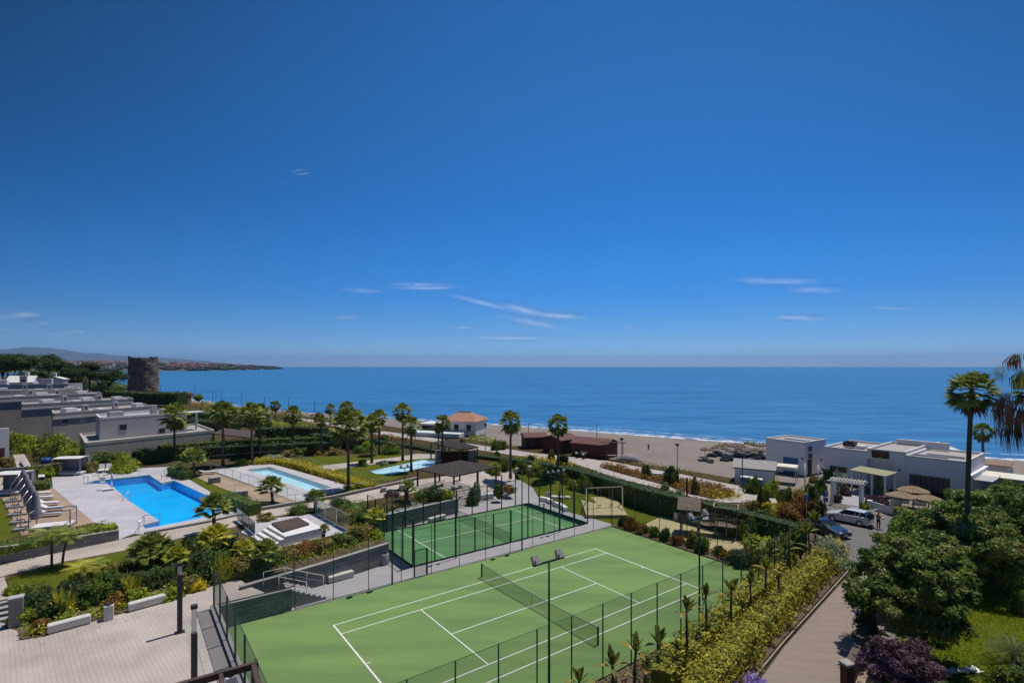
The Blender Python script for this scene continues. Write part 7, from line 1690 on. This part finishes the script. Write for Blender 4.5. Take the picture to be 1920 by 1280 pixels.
def strel(loc,H,label,s=1.0,grp='banana like plants along the near court fence'):
    t=thing('strelitzia',label,'plant',loc,random.uniform(0,6),grp)
    MB().tube([(0,0,0),(.05,.03,H*.5),(0,.08,H)],[.09,.075,.06],7).build('stem',M['bark'],t)
    o=link_mesh('leaves',random.choice(SM),None,t,(0,.08,H-.15)); o.scale=(s,s,s)
    # lower withered leaves
    o=link_mesh('low_leaves',random.choice(SM),None,t,(0,0,H*.35)); o.scale=(s*.6,s*.6,s*.5)
for u,vt,vb,lb in [(1083,1240,1330,'banana like plant cut by the bottom edge, leftmost'),(1151,1212,1310,'banana like plant at the bottom left of the row, with dark leaf tuft'),(1190,1185,1300,'banana like plant with brown leaf tuft beside the net post'),(1212,1217,1305,'banana like plant with pale arching leaf at the bottom'),(1236,1172,1270,'very slender banana like plant with small leaf tuft'),(1286,1115,1262,'tall banana like plant with orange drooping leaf'),(1326,1088,1220,'tall banana like plant in front of the near floodlight pole'),(1369,1080,1190,'slim banana like plant with orange tuft'),(1409,1070,1165,'banana like plant with large dark leaves'),(1434,1040,1150,'tallest banana like plant at the court corner'),(1459,1060,1140,'banana like plant right of the tallest one'),(1270,1190,1262,'low banana like plant beside the tall orange leaved one'),(1345,1140,1205,'low leafy banana like plant by the fence'),(1312,1195,1240,'low banana like plant with withered leaves')]:
    p=W(u,vb,.1); Hh=hz(p.y,vt)-.1-.9; strel(p,max(Hh,.7),lb,1.0 if vb-vt>90 else .8)
for u,vt,vb,lb in [(1500,975,1062,'green banana like clump behind the silvery shrub, left stem'),(1518,968,1058,'green banana like clump behind the silvery shrub, right stem'),(1530,950,1050,'upright banana like plant in front of the parked blue car'),(1485,985,1075,'green banana like plant left of the clump'),(1470,1000,1085,'green banana like plant at the yellow green mound')]:
    p=W(u,vb,0); Hh=hz(p.y,vt)-1.3; strel(p,max(Hh,1),lb,1.35,'green banana like plants by the car park')
# ================================================================ trees at the right
TG='dense shrubby trees right of the road'
def rtree(u,v,dx,rx,ry,top,mt,lb,ncl,per,cr,leaf,tr=.17):
    rz=top*.46; tree(W(u,v,0)+Vector((dx,0,0)),rx,ry,rz,top-rz*.95,mt,lb,tr,int(ncl*1.3),int(per*.6),cr*.75,leaf*1.2,name='broadleaf_tree',group=TG,shell=.92)
rtree(1700,1235,.35,2.75,2.9,6.4,'tree_dark','dense dark tree in front at the roadside, nearest the gate pillar',150,330,.62,.19)
rtree(1655,1150,1.7,2.3,2.4,4.9,'tree_mid','lighter green tree behind the front one at the roadside bend',120,300,.58,.19)
rtree(1722,1075,1.0,2.8,3.0,3.7,'tree_mid','broad green tree beside the car park with reddish flowers',150,300,.7,.21)
rtree(1800,1090,0,4.0,4.0,4.9,'tree_dark','broad dark tree in the middle of the garden behind the lawn shade',170,300,.8,.22)
rtree(1875,1010,0,4.0,4.0,4.3,'tree_mid','wide bushy tree behind the very tall palm trunk',160,260,.85,.25)
rtree(1905,1075,1.5,3.4,3.4,6.6,'tree_dark','very dark tree at the right picture edge',130,260,.8,.22)
rtree(1768,1003,0,3.2,2.8,1.7,'tree_mid','low bushy tree right of the standing person',110,240,.6,.22)
rtree(1905,965,3,4.6,4,3.1,'tree_mid','leafy tree in front of the beige awnings',130,220,.8,.26)
rtree(1820,968,0,2.6,2.4,1.3,'tree_mid','low leafy bush tree at the right end of the beach club glass wall',80,200,.5,.22)
for i,(u,v,s_) in enumerate([(1640,1030,.7),(1668,1040,.9),(1705,1045,.8),(1690,1010,.5),(1750,1000,.6)]):
    pass
tree(W(1690,1330,0),1.7,1.7,1.5,1.9,'plum','purple leaved plum tree at the bottom beside the gate',.1,90,90,.36,.17,name='plum_tree',cat='tree',shell=.85)
tree(W(1632,1175,0)+Vector((.3,0,0)),.9,1.3,.5,1.7,'tree_dark','thin branches of a roadside tree reaching over the asphalt',.06,16,110,.28,.15,name='overhanging_branch',shell=.95,core=False)
for a in [(1625,1200,0,26,1.6,'hedge_dark','dark ivy bush on the roadside wall above the gate pillar'),(1742,1200,0,30,1.5,'bush_green','green bush at the foot of the front tree'),(1900,1290,0,40,1.2,'bush_green','low green bushes at the bottom right corner'),(1780,1320,0,60,1.2,'bush_green','bright green low bush at the bottom edge right of the plum tree'),(1910,1150,0,16,1.6,'bush_green','green shrub above the spiky plant at the right edge'),(1848,1090,0,16,1.0,'bush_olive','small bush at the edge of the tree shade on the lawn')]:
    B(*a,leaf=.15,dens=1.2)
bed([W(u,v,.01) for u,v in [(1750,1225),(1860,1250),(1930,1240),(1960,1500),(1700,1500)]],'bush_green','bright green ground cover at the bottom right',20,.5,.15)
t=thing('spiky_plant','large spiky dark green cycad like plant at the right picture edge','plant',W(1905,1250,0)); o=link_mesh('leaves',raw_mesh('leaves',*feather_leafs(34,1.0,80,5,.8,seed=99,ll=.16),M['hedge_dark']),None,t,(0,0,.6)); o.scale=(1.8,1.8,1.7); MB().tube([(0,0,0),(0,0,.7)],[.22,.2],8).build('trunk',M['palm_bark'],t)
B(1415,1330,0,42,1.6,'purple_flowers','bush with pale purple flowers at the bottom edge by the road',leaf=.16,dens=1.3)
# lawn tufts
def tufts(poly,n,h,mat,label):
    xs=[p[0] for p in poly];ys=[p[1] for p in poly]; X=rs.uniform(min(xs),max(xs),n*3);Y=rs.uniform(min(ys),max(ys),n*3); ins=np.zeros(len(X),bool); j=len(poly)-1
    for i in range(len(poly)):
        xi,yi,xj,yj=poly[i][0],poly[i][1],poly[j][0],poly[j][1]
        if yi!=yj: ins^=((yi>Y)!=(yj>Y))&(X<(xj-xi)*(Y-yi)/(yj-yi)+xi)
        j=i
    X=X[ins][:n];Y=Y[ins][:n]; P=np.stack([X,Y,np.full(len(X),.02)],1)
    D=np.stack([rs.normal(0,.3,len(X)),rs.normal(0,.3,len(X)),np.ones(len(X))],1); me=leaf_mesh('grass',P,D,h,.25,None,flat=.25,upright=True)
    return tag(link_mesh('grass',me,M[mat]),label,'grass',None,'stuff')
M['grass_blades']=leafm('grass_blades',[(.05,.085,.006),(.10,.14,.010),(.18,.19,.02)],trans=.3)
tufts([W(u,v,0) for u,v in [(1740,1300),(1700,1180),(1780,1080),(1930,1050),(1990,1300)]],26000,.13,'grass_blades','rough sunlit grass of the right garden')
# ================================================================ far trees of the coast
fm=leaf_mesh('foliage',*(lambda c: (c[0],c[1],.35,.6,c[2]))(crown_pts(1,1,.7,14,40,.4,zmin=-.2,shell=.6)),core=[((0,0,0),(.7,.7,.5))]); fm.materials.append(M['far_trees'])
for i in range(170):
    u=random.choice([random.uniform(60,235),random.uniform(296,520),random.uniform(400,522)]); s=random.uniform(.12,.95); p=far_pt(u,s) 
    o=bpy.data.objects.new('far_tree',fm); C.objects.link(o); o.location=p+Vector((0,0,4)); k_=random.uniform(16,34); o.scale=(k_*1.5,k_*1.2,random.uniform(9,15)); o.rotation_euler=(0,0,random.uniform(0,6))
    tag(o,'dark tree clump on the far wooded headland coast' if u>290 else 'dark tree clump on the far hillside left of the tower','tree','tree clumps of the headland' if u>290 else 'tree clumps of the far hillside')

# fallen leaves
def litter(poly,n,label,z):
    ps=[W(u,v,z) for u,v in poly]; xs=[p.x for p in ps];ys=[p.y for p in ps]; X=rs.uniform(min(xs),max(xs),n*4);Y=rs.uniform(min(ys),max(ys),n*4); ins=np.zeros(len(X),bool); j=len(ps)-1
    for i in range(len(ps)):
        xi,yi,xj,yj=ps[i].x,ps[i].y,ps[j].x,ps[j].y
        if yi!=yj: ins^=((yi>Y)!=(yj>Y))&(X<(xj-xi)*(Y-yi)/(yj-yi)+xi)
        j=i
    X=X[ins][:n];Y=Y[ins][:n]; P=np.stack([X,Y,np.full(len(X),z+.03)],1); me=leaf_mesh('fallen_leaves',P,np.tile([0,0,1.],(len(X),1)),.07,.5,None,flat=.15)
    tag(link_mesh('fallen_leaves',me,M['palm_dead']),label,'leaves',None,'stuff')
litter([(1600,1085),(1625,1080),(1640,1150),(1600,1290),(1560,1290)],450,'dry fallen leaves along the tree side of the road',.01)
litter([(1575,1100),(1585,1100),(1480,1215),(1420,1290),(1400,1290)],350,'dry fallen leaves along the road kerb',.01)
litter([(20,1205),(180,1170),(300,1135),(400,1105),(400,1118),(180,1185),(20,1225)],160,'fallen leaves along the edge of the plaza planting',PL)
for u,v,rp,hp,mt,lb in [(25,712,30,16,'hedge_dark','dark tree mass behind the white villas at far left'),(95,704,30,18,'bush_green','green tree mass between pines and villa roofs'),(140,712,28,16,'hedge_dark','dark tree mass behind the fourth villa'),(200,712,20,15,'bush_green','green tree mass left of the tower top hedge')]:
    p=W(u,v+18,3.0); bush(p,rp*p.y/F,rp*p.y/F*.8,hp*2*p.y/F,mt,lb,leaf=.8,dens=1.2)
# ================================================================ vehicles
def car(name,label,loc,rz,body,L=4.5,Wd=1.8,H=1.45,estate=False,tail_open=False):
    t=thing(name,label,'car',loc,rz)
    # side profile (x forward)
    h0=.32
    if estate: prof=[(-L/2,.55),(-L/2+.02,.95),(-L/2+.15,1.05),(L/2-1.1,.98),(L/2-.25,.80),(L/2,.62),(L/2-.02,.38)]
    else: prof=[(-L/2,.55),(-L/2+.03,.88),(-L/2+.25,1.0),(L/2-1.35,.98),(L/2-.3,.80),(L/2,.60),(L/2-.02,.36)]
    n=len(prof); mb=MB(); vs=[]
    xs=[-1,-.93,0,.93,1]; ins=[.10,0,0,0,.10]
    secs=[(-Wd/2,-.12,.0),(-Wd/2+.10,0,.05),(Wd/2-.10,0,.05),(Wd/2,-.12,.0)]
    for (y,dz,dx) in ((-Wd/2,-.07,0),(-Wd/2+.16,0,0),(Wd/2-.16,0,0),(Wd/2,-.07,0)):
        for i,(x,z) in enumerate(prof): vs.append((x*(.985 if abs(y)==Wd/2 else 1),y,z+(dz if 1<i<6 or i==1 else 0)))
        vs.append((L/2-.08,y,.24)); vs.append((-L/2+.06,y,.24))
    m=n+2
    fs=[]
    for k in range(3):
        for i in range(m): fs.append((k*m+i,k*m+(i+1)%m,(k+1)*m+(i+1)%m,(k+1)*m+i))
    fs.append(tuple(range(m))[::-1]); fs.append(tuple(3*m+i for i in range(m)))
    mb.add(vs,fs); mb.build('body',M[body],t)
    # cabin
    if estate: cb=[(-L/2+.12,1.0),(-L/2+.42,H),(L/2-2.1,H+.02),(L/2-1.35,.97)]
    else: cb=[(-L/2+.45,.97),(-L/2+1.25,H),(L/2-2.25,H),(L/2-1.3,.96)]
    cabin=MB(); yb,yt=Wd/2-.08,Wd/2-.26; vs=[]
    for y0,y1 in ((-yb,-yt),(yb,yt)):
        vs+=[(cb[0][0],y0,cb[0][1]-.04),(cb[1][0],y1,cb[1][1]-.05),(cb[2][0],y1,cb[2][1]-.05),(cb[3][0],y0,cb[3][1]-.04)]
    cabin.add(vs,[(0,1,2,3),(7,6,5,4),(0,4,5,1),(2,6,7,3)]); cabin.build('window_glass',M['car_glass'],t)
    rf=MB(); rf.add([(cb[1][0]-.05,-yt-.03,cb[1][1]-.06),(cb[2][0]+.05,-yt-.03,cb[2][1]-.06),(cb[2][0]+.05,yt+.03,cb[2][1]-.06),(cb[1][0]-.05,yt+.03,cb[1][1]-.06),(cb[1][0]+.1,-yt+.12,cb[1][1]),(cb[2][0]-.1,-yt+.12,cb[2][1]),(cb[2][0]-.1,yt-.12,cb[2][1]),(cb[1][0]+.1,yt-.12,cb[1][1])],[(4,5,6,7),(0,1,5,4),(1,2,6,5),(2,3,7,6),(3,0,4,7)],True); rf.build('roof',M[body],t)
    pl=MB()
    for s in (-1,1):
        for a,b in ((0,1),(2,3)): pl.bar((cb[a][0],s*yb,cb[a][1]-.02),(cb[b][0],s*yt,cb[b][1]-.04),.07,.05)
        xm=(cb[1][0]+cb[2][0])/2; pl.bar((xm,s*(yb+.0),.97),(xm,s*(yt+.01),cb[2][1]-.04),.07,.04)
        if estate: pl.bar((cb[1][0]+.55,s*yb,.98),(cb[1][0]+.35,s*(yt+.01),cb[1][1]-.04),.1,.04)
    pl.build('pillars',M[body],t)
    for x in (-L/2+.85,L/2-.85):
        for s in (-1,1):
            w_=MB(); w_.lathe([(0,-.11),(.31,-.11),(.33,-.07),(.33,.07),(.31,.11),(0,.11)],n=20); w_.v=[(x+a,s*(Wd/2-.08)+c,.33+b) for a,b,c in w_.v]; W_o=w_.build('wheel',M['rubber'],t)
            r_=MB(); r_.lathe([(0,.0),(.05,.02),(.2,0),(.22,-.03)],n=10); r_.v=[(x+a,s*(Wd/2-.08)+s*(.125+c*.5),.33+b) for a,b,c in r_.v]; r_.build('rim',M['steel'],W_o)
    for s in (-1,1):
        MB().box((L/2-.12,s*(Wd/2-.32),.68),(.22,.36,.13),ry=.2).build('headlight',M['lamp_glass'] if 0 else M['steel'],t)
        MB().box((-L/2+.04,s*(Wd/2-.2),.85),(.1,.28,.22)).build('tail_light',M['sign_red'],t)
        MB().box((L/2-1.45,s*(Wd/2+.06),1.0),(.14,.2,.12)).build('mirror',M[body],t)
    MB().box((L/2+.0,0,.45),(.06,1.1,.2)).build('grille',M['rubber'],t); MB().box((L/2+.035,0,.42),(.02,.5,.11)).build('number_plate',M['white_paint'],t)
    if tail_open:
        MB().bar((-L/2+.45,0,H-.03),(-L/2-.35,0,H+.32),Wd-.45,.07).build('tailgate',M[body],t); MB().box((-L/2+.06,0,.98),(.14,Wd-.5,.5)).build('boot_opening',M['rubber'],t)
    return t
a_=W(1563,973,0);b_=W(1637,988,0)
rzw=math.atan2((a_-b_).y,(a_-b_).x); car('estate_car','white estate car with its tailgate raised, parked before the entrance gate',(a_+b_)/2+Vector((-.2,.4,0)),rzw,'car_white',4.25,1.8,1.5,True,True)
a_=W(1535,995,0);b_=W(1594,1012,0); rzw=math.atan2((b_-a_).y,(b_-a_).x); car('blue_car','dark blue car parked behind the banana like plants',(a_+b_)/2+Vector((-.4,.6,0)),rzw-.12,'car_blue',4.2,1.78,1.42)
# person
def person(label,loc,rz):
    t=thing('person',label,'person',loc,rz)
    me=bpy.data.meshes.new('figure'); 
    V=[(0,0,.95),(0,0,1.15),(0,.01,1.35),(0,.01,1.46),(0,.02,1.55),(0,.03,1.66),
       (.10,0,.90),(.12,.02,.50),(.13,-.02,.09),(.13,.10,.04),(-.10,0,.90),(-.11,.01,.50),(-.12,-.02,.09),(-.12,.10,.04),
       (.18,.01,1.40),(.25,.03,1.16),(.20,.24,1.08),(.16,.32,1.10),(-.18,.01,1.40),(-.25,.03,1.16),(-.18,.25,1.10),(-.13,.33,1.12)]
    E_=[(0,1),(1,2),(2,3),(3,4),(4,5),(0,6),(6,7),(7,8),(8,9),(0,10),(10,11),(11,12),(12,13),(2,14),(14,15),(15,16),(16,17),(2,18),(18,19),(19,20),(20,21)]
    rad=[.15,.13,.15,.07,.085,.09,.10,.068,.045,.035,.10,.068,.045,.035,.065,.045,.035,.03,.065,.045,.035,.03]
    me.from_pydata(V,E_,[]); ob=bpy.data.objects.new('tmp',me); C.objects.link(ob)
    md=ob.modifiers.new('s','SKIN'); 
    for i,sv in enumerate(me.skin_vertices[0].data): sv.radius=(rad[i],rad[i]*.8 if i<3 else rad[i])
    me.skin_vertices[0].data[0].use_root=True
    sb=ob.modifiers.new('u','SUBSURF'); sb.levels=2; dg=bpy.context.evaluated_depsgraph_get(); m2=bpy.data.meshes.new_from_object(ob.evaluated_get(dg)); bpy.data.objects.remove(ob)
    m2.materials.clear()
    for k in ('skin','shirt','trousers','hair','rubber'): m2.materials.append(M[k])
    for p in m2.polygons:
        c=p.center; p.use_smooth=True
        if c.z>1.5: p.material_index=3 if (c.z>1.62 or c.y<.0) else 0
        elif c.z<.08: p.material_index=4
        elif c.z<.98 and abs(c.x)<.2 and c.y<.2: p.material_index=2
        elif c.y>.12 or (abs(c.x)>.2 and c.z<1.15): p.material_index=0
        else: p.material_index=1
    o=bpy.data.objects.new('body',m2); C.objects.link(o); o.parent=t
    for s in (-1,1):   # hands: palm and five fingers each
        hb=MB(); b0=Vector((s*.145,.345,1.115)); hb.bar(b0-Vector((0,.02,0)),b0+Vector((0,.06,0)),.07,.028)
        for k,ln in enumerate((.06,.072,.076,.068,.052)):
            if k==0: hb.tube([b0+Vector((-s*.035,.0,.0)),b0+Vector((-s*.06,.03,.01)),b0+Vector((-s*.055,.06,.015))],[.011,.010,.008],5)
            else: x=s*(-.028+.018*(k-1)); hb.tube([b0+Vector((x,.06,0)),b0+Vector((x,.06+ln*.5,.006)),b0+Vector((x,.06+ln*.85,-.012))],[.010,.009,.007],5)
        hb.build('hand',M['skin'],o)
    MB().bbox((0,.44,1.15),(.22,.05,.16),b=.01).build('held_papers',M['fabric_white'],t) if 0 else None
    return t
person('person in a pinkish shirt and dark trousers standing behind the white car holding something',W(1647,991,0),R(-70))
t=thing('handheld_bag','small pale package held by the person behind the white car','bag',W(1647,991,0)+Vector((.33,-.13,1.1))); MB().bbox((0,0,0),(.28,.18,.2),rz=.4,b=.03).build('package',M['fabric_white'],t)
person('tiny dark figure of a person standing far out on the sand',W(1216,846,-1.0),R(20))
# motorcycles
def moto(label,loc,rz):
    t=thing('motorcycle',label,'motorcycle',loc,rz,'motorcycles by the large brown hut')
    for x in (-.65,.65):
        w_=MB(); w_.lathe([(0,-.05),(.28,-.05),(.31,-.03),(.31,.03),(.28,.05),(0,.05)],n=16); w_.v=[(x+a,c,.31+b) for a,b,c in w_.v]; w_.build('wheel',M['rubber'],t)
    b=MB(); b.box((0,0,.5),(.6,.3,.35),taper=.8); b.box((.15,0,.8),(.5,.3,.22),taper=.7); b.build('body',M['dark_metal'],t)
    MB().bbox((-.35,0,.82),(.7,.28,.12),b=.03).build('seat',M['rubber'],t); s_=MB(); s_.bar((.65,0,.31),(.42,0,1.05),.07); s_.bar((.42,-.38,1.08),(.42,.38,1.08),.04); s_.build('fork_and_handlebar',M['steel'],t)
    MB().box((.55,0,1.05),(.06,.35,.4),ry=-.4).build('windscreen',M['metal_grey'],t); MB().bbox((-.75,0,.95),(.35,.4,.3),b=.04).build('top_case',M['fabric_white'],t)
moto('white and dark motorcycle parked at the hut wall, left one',W(1087,858,0),R(30)); moto('white and dark motorcycle parked at the hut wall, right one',W(1096,860,0),R(60))
t=thing('covered_boat','dark covered boat like mound beside the large brown hut','boat',W(1178,864,0),R(-10)); mb=MB()
n=12; vs=[]
for i in range(9):
    x=-2.2+4.4*i/8; r_=max(.02,math.sin(PI*min(1,(i+.4)/8.4))**.6)
    for k in range(n+1): q=PI*k/n; vs.append((x,math.cos(q)*1.1*r_,math.sin(q)*1.25*r_*(1+.08*math.sin(i*2+k))))
mb.add(vs,[(i*(n+1)+k,i*(n+1)+k+1,(i+1)*(n+1)+k+1,(i+1)*(n+1)+k) for i in range(8) for k in range(n)],True); mb.build('tarpaulin',M['fabric_grey'],t)
# signs and masts of the club
for lb,u,vb,vt in (('tall white mast with small lamp left of the beach club passage',1509,928,866),('tall white mast beside the corner of the long club wall',1534,921,868)):
    p=W(u,vb,0); H=hz(p.y,vt); t=thing('white_mast',lb,'mast',p,0,'white masts of the beach club'); MB().tube([(0,0,0),(0,0,H)],[.1,.08],8).build('pole',M['club_wall'],t); MB().lathe([(.1,H),(.12,H+.05),(0,H+.1)],n=8).build('cap',M['metal_grey'],t)
street_lamp('dark cup lamp post between the masts and the entrance gate',W(1545,937,0),3.6,'cup',mat='dark_metal')
for lb,u,vb,vt,sh in (('blue rectangular traffic sign on a post left of the russet shrub',1512,975,926,'sq'),('pair of blue traffic signs on a post at the forecourt corner',1548,960,920,'sq2'),('small red round sign with white plate in the shrubs',1449,962,944,'rd'),('small white and dark sign plate in the shrubs right of the red one',1472,963,943,'wt')):
    p=W(u,vb,0); H=hz(p.y,vt); t=thing('traffic_sign',lb,'sign',p,R(18)); MB().tube([(0,0,0),(0,-.0,H)],.04,6).build('post',M['steel'],t)
    if sh.startswith('sq'):
        MB().box((0,-.06,H-.35),(.6,.04,.6)).build('sign_plate',M['sign_blue'],t); s_=MB(); s_.box((0,-.09,H-.38),(.07,.02,.3)); s_.box((0,-.09,H-.22),(.22,.02,.05)); s_.build('white_symbol',M['white_paint'],t)
        if sh=='sq2': MB().box((0,-.06,H-1.0),(.6,.04,.5)).build('sign_plate',M['sign_blue'],t)
    elif sh=='rd':
        r_=MB().lathe([(0,-.02),(.3,-.02),(.3,.02),(0,.02)],n=20,smooth=False); r_.v=[(a,-.07+c,H-.2+b) for a,b,c in r_.v]; r_.build('round_plate',M['sign_red'],t); MB().box((0,-.1,H-.2),(.4,.02,.09)).build('white_bar',M['white_paint'],t); MB().box((0,-.06,H-.65),(.4,.03,.3)).build('lower_plate',M['white_paint'],t)
    else: MB().box((0,-.06,H-.2),(.35,.04,.4)).build('upper_plate',M['rubber'],t); MB().box((0,-.06,H-.6),(.4,.04,.35)).build('lower_plate',M['white_paint'],t)
# road-side gate at the bottom
t=thing('gate_pillar','dark brick gate pillar with pale stone cap at the bottom of the road','pillar',W(1588,1300,0),R(15)); MB().box((0,0,.75),(.42,.42,1.5)).build('shaft',M['hut_wood'],t); MB().bbox((0,0,1.57),(.55,.55,.14),b=.03).build('cap',M['coping'],t)
t=thing('wooden_gate','weathered wooden gate leaf at the bottom edge beside the brick pillar','gate',W(1552,1345,0),R(40))
for k in range(6): MB().box((k*.13-.5,0,.62+.04*(k%2)),(.11,.03,1.2)).build('plank',M['weathered_wood'],t)
g_=MB(); g_.box((-.17,.035,.3),(.8,.03,.1)); g_.box((-.17,.035,.95),(.8,.03,.1)); g_.build('crossbars',M['weathered_wood'],t)
wall('roadside_wall','dark low wall with ivy between the road and the plum tree',[W(1592,1292,0),W(1622,1215,0),W(1628,1165,0)],1.3,.3,M['hut_wood'],hs=[1.3,1.3,1.3],cop=M['bark'])
wall('garden_wall','pale curved low garden wall behind the brick pillar',[W(1606,1330,0),W(1618,1290,0),W(1640,1258,0)],.6,.25,M['cliff'],hs=[.6,.6,.6],cop=M['cliff'])
t=thing('crumpled_sheet','crumpled white sheet lying at the edge of the bottom right lawn','sheet',W(1805,1260,0),.1); n=14; vs=[];
for i in range(n):
    for k in range(5): vs.append((-.9+1.9*i/(n-1),-.25+.5*k/4+random.uniform(-.03,.03),.06+random.uniform(0,.14)))
MB().add(vs,[(i*5+k,(i+1)*5+k,(i+1)*5+k+1,i*5+k+1) for i in range(n-1) for k in range(4)]).build('cloth',M['white_paint'],t)
t=thing('garden_stone','grey flat stone in the shade at the bottom near the plum tree','stone',W(1740,1252,0),.3); m_=MB(); v_,f_=ico((0,0,.1),(.45,.25,.14)); m_.add(v_,f_); m_.build('stone',M['coping'],t)
t=thing('blue_tub','small bright blue tub under the yellow green shrub before the villas','tub',W(86,868,U)); MB().lathe([(0,0),(.5,0),(.6,.8),(.52,.8),(.45,.1),(0,.1)],n=14).build('tub',M['sign_blue'],t)
t=thing('house_corner','white house corner with red brown door cut by the left picture edge','wall',W(-12,880,U),R(60)); MB().box((0,0,2.9),(3.2,.5,5.8)).build('wall_panel',M['white_plaster'],t); MB().box((.5,-.28,1.5),(1.2,.06,3.0)).build('door',M['hut_wood'],t)
for lb,pts in (('stepped pale path wall right of the yellow shrubs at far left',[W(40,868,U),W(52,885,U),W(60,893,U)]),): wall('kerb_wall',lb,pts,.5,.3,M['stone_grey'],z0=U,hs=[U+.5]*3)
# extra benches on the promenade
for lb,u,v in (('white slab bench far on the promenade left of the largest palm',593,803),('pale bench on the promenade between lamp and dark bush',1240,893),('pale stone block far on the promenade right of the twin palms',705,816)):
    t=thing('stone_bench',lb,'bench',W(u,v,0),R(-12)); MB().bbox((0,0,.42),(3.0,.7,.16),b=.03).build('seat_slab',M['white_concrete'],t); MB().box((-1,0,.17),(.4,.55,.34)).build('leg',M['coping'],t); MB().box((1,0,.17),(.4,.55,.34)).build('leg',M['coping'],t)
for lb,u,v in (('pale round stepping seat on the lawn left of the swings, first',1039,935),('pale round stepping seat on the lawn left of the swings, second',1051,936),('pale round stepping seat on the lawn left of the swings, third',1064,936)):
    t=thing('round_stool',lb,'seat',W(u,v,.05)); MB().lathe([(0,0),(.4,0),(.42,.35),(.36,.4),(0,.4)],n=14).build('seat_drum',M['white_concrete'],t)
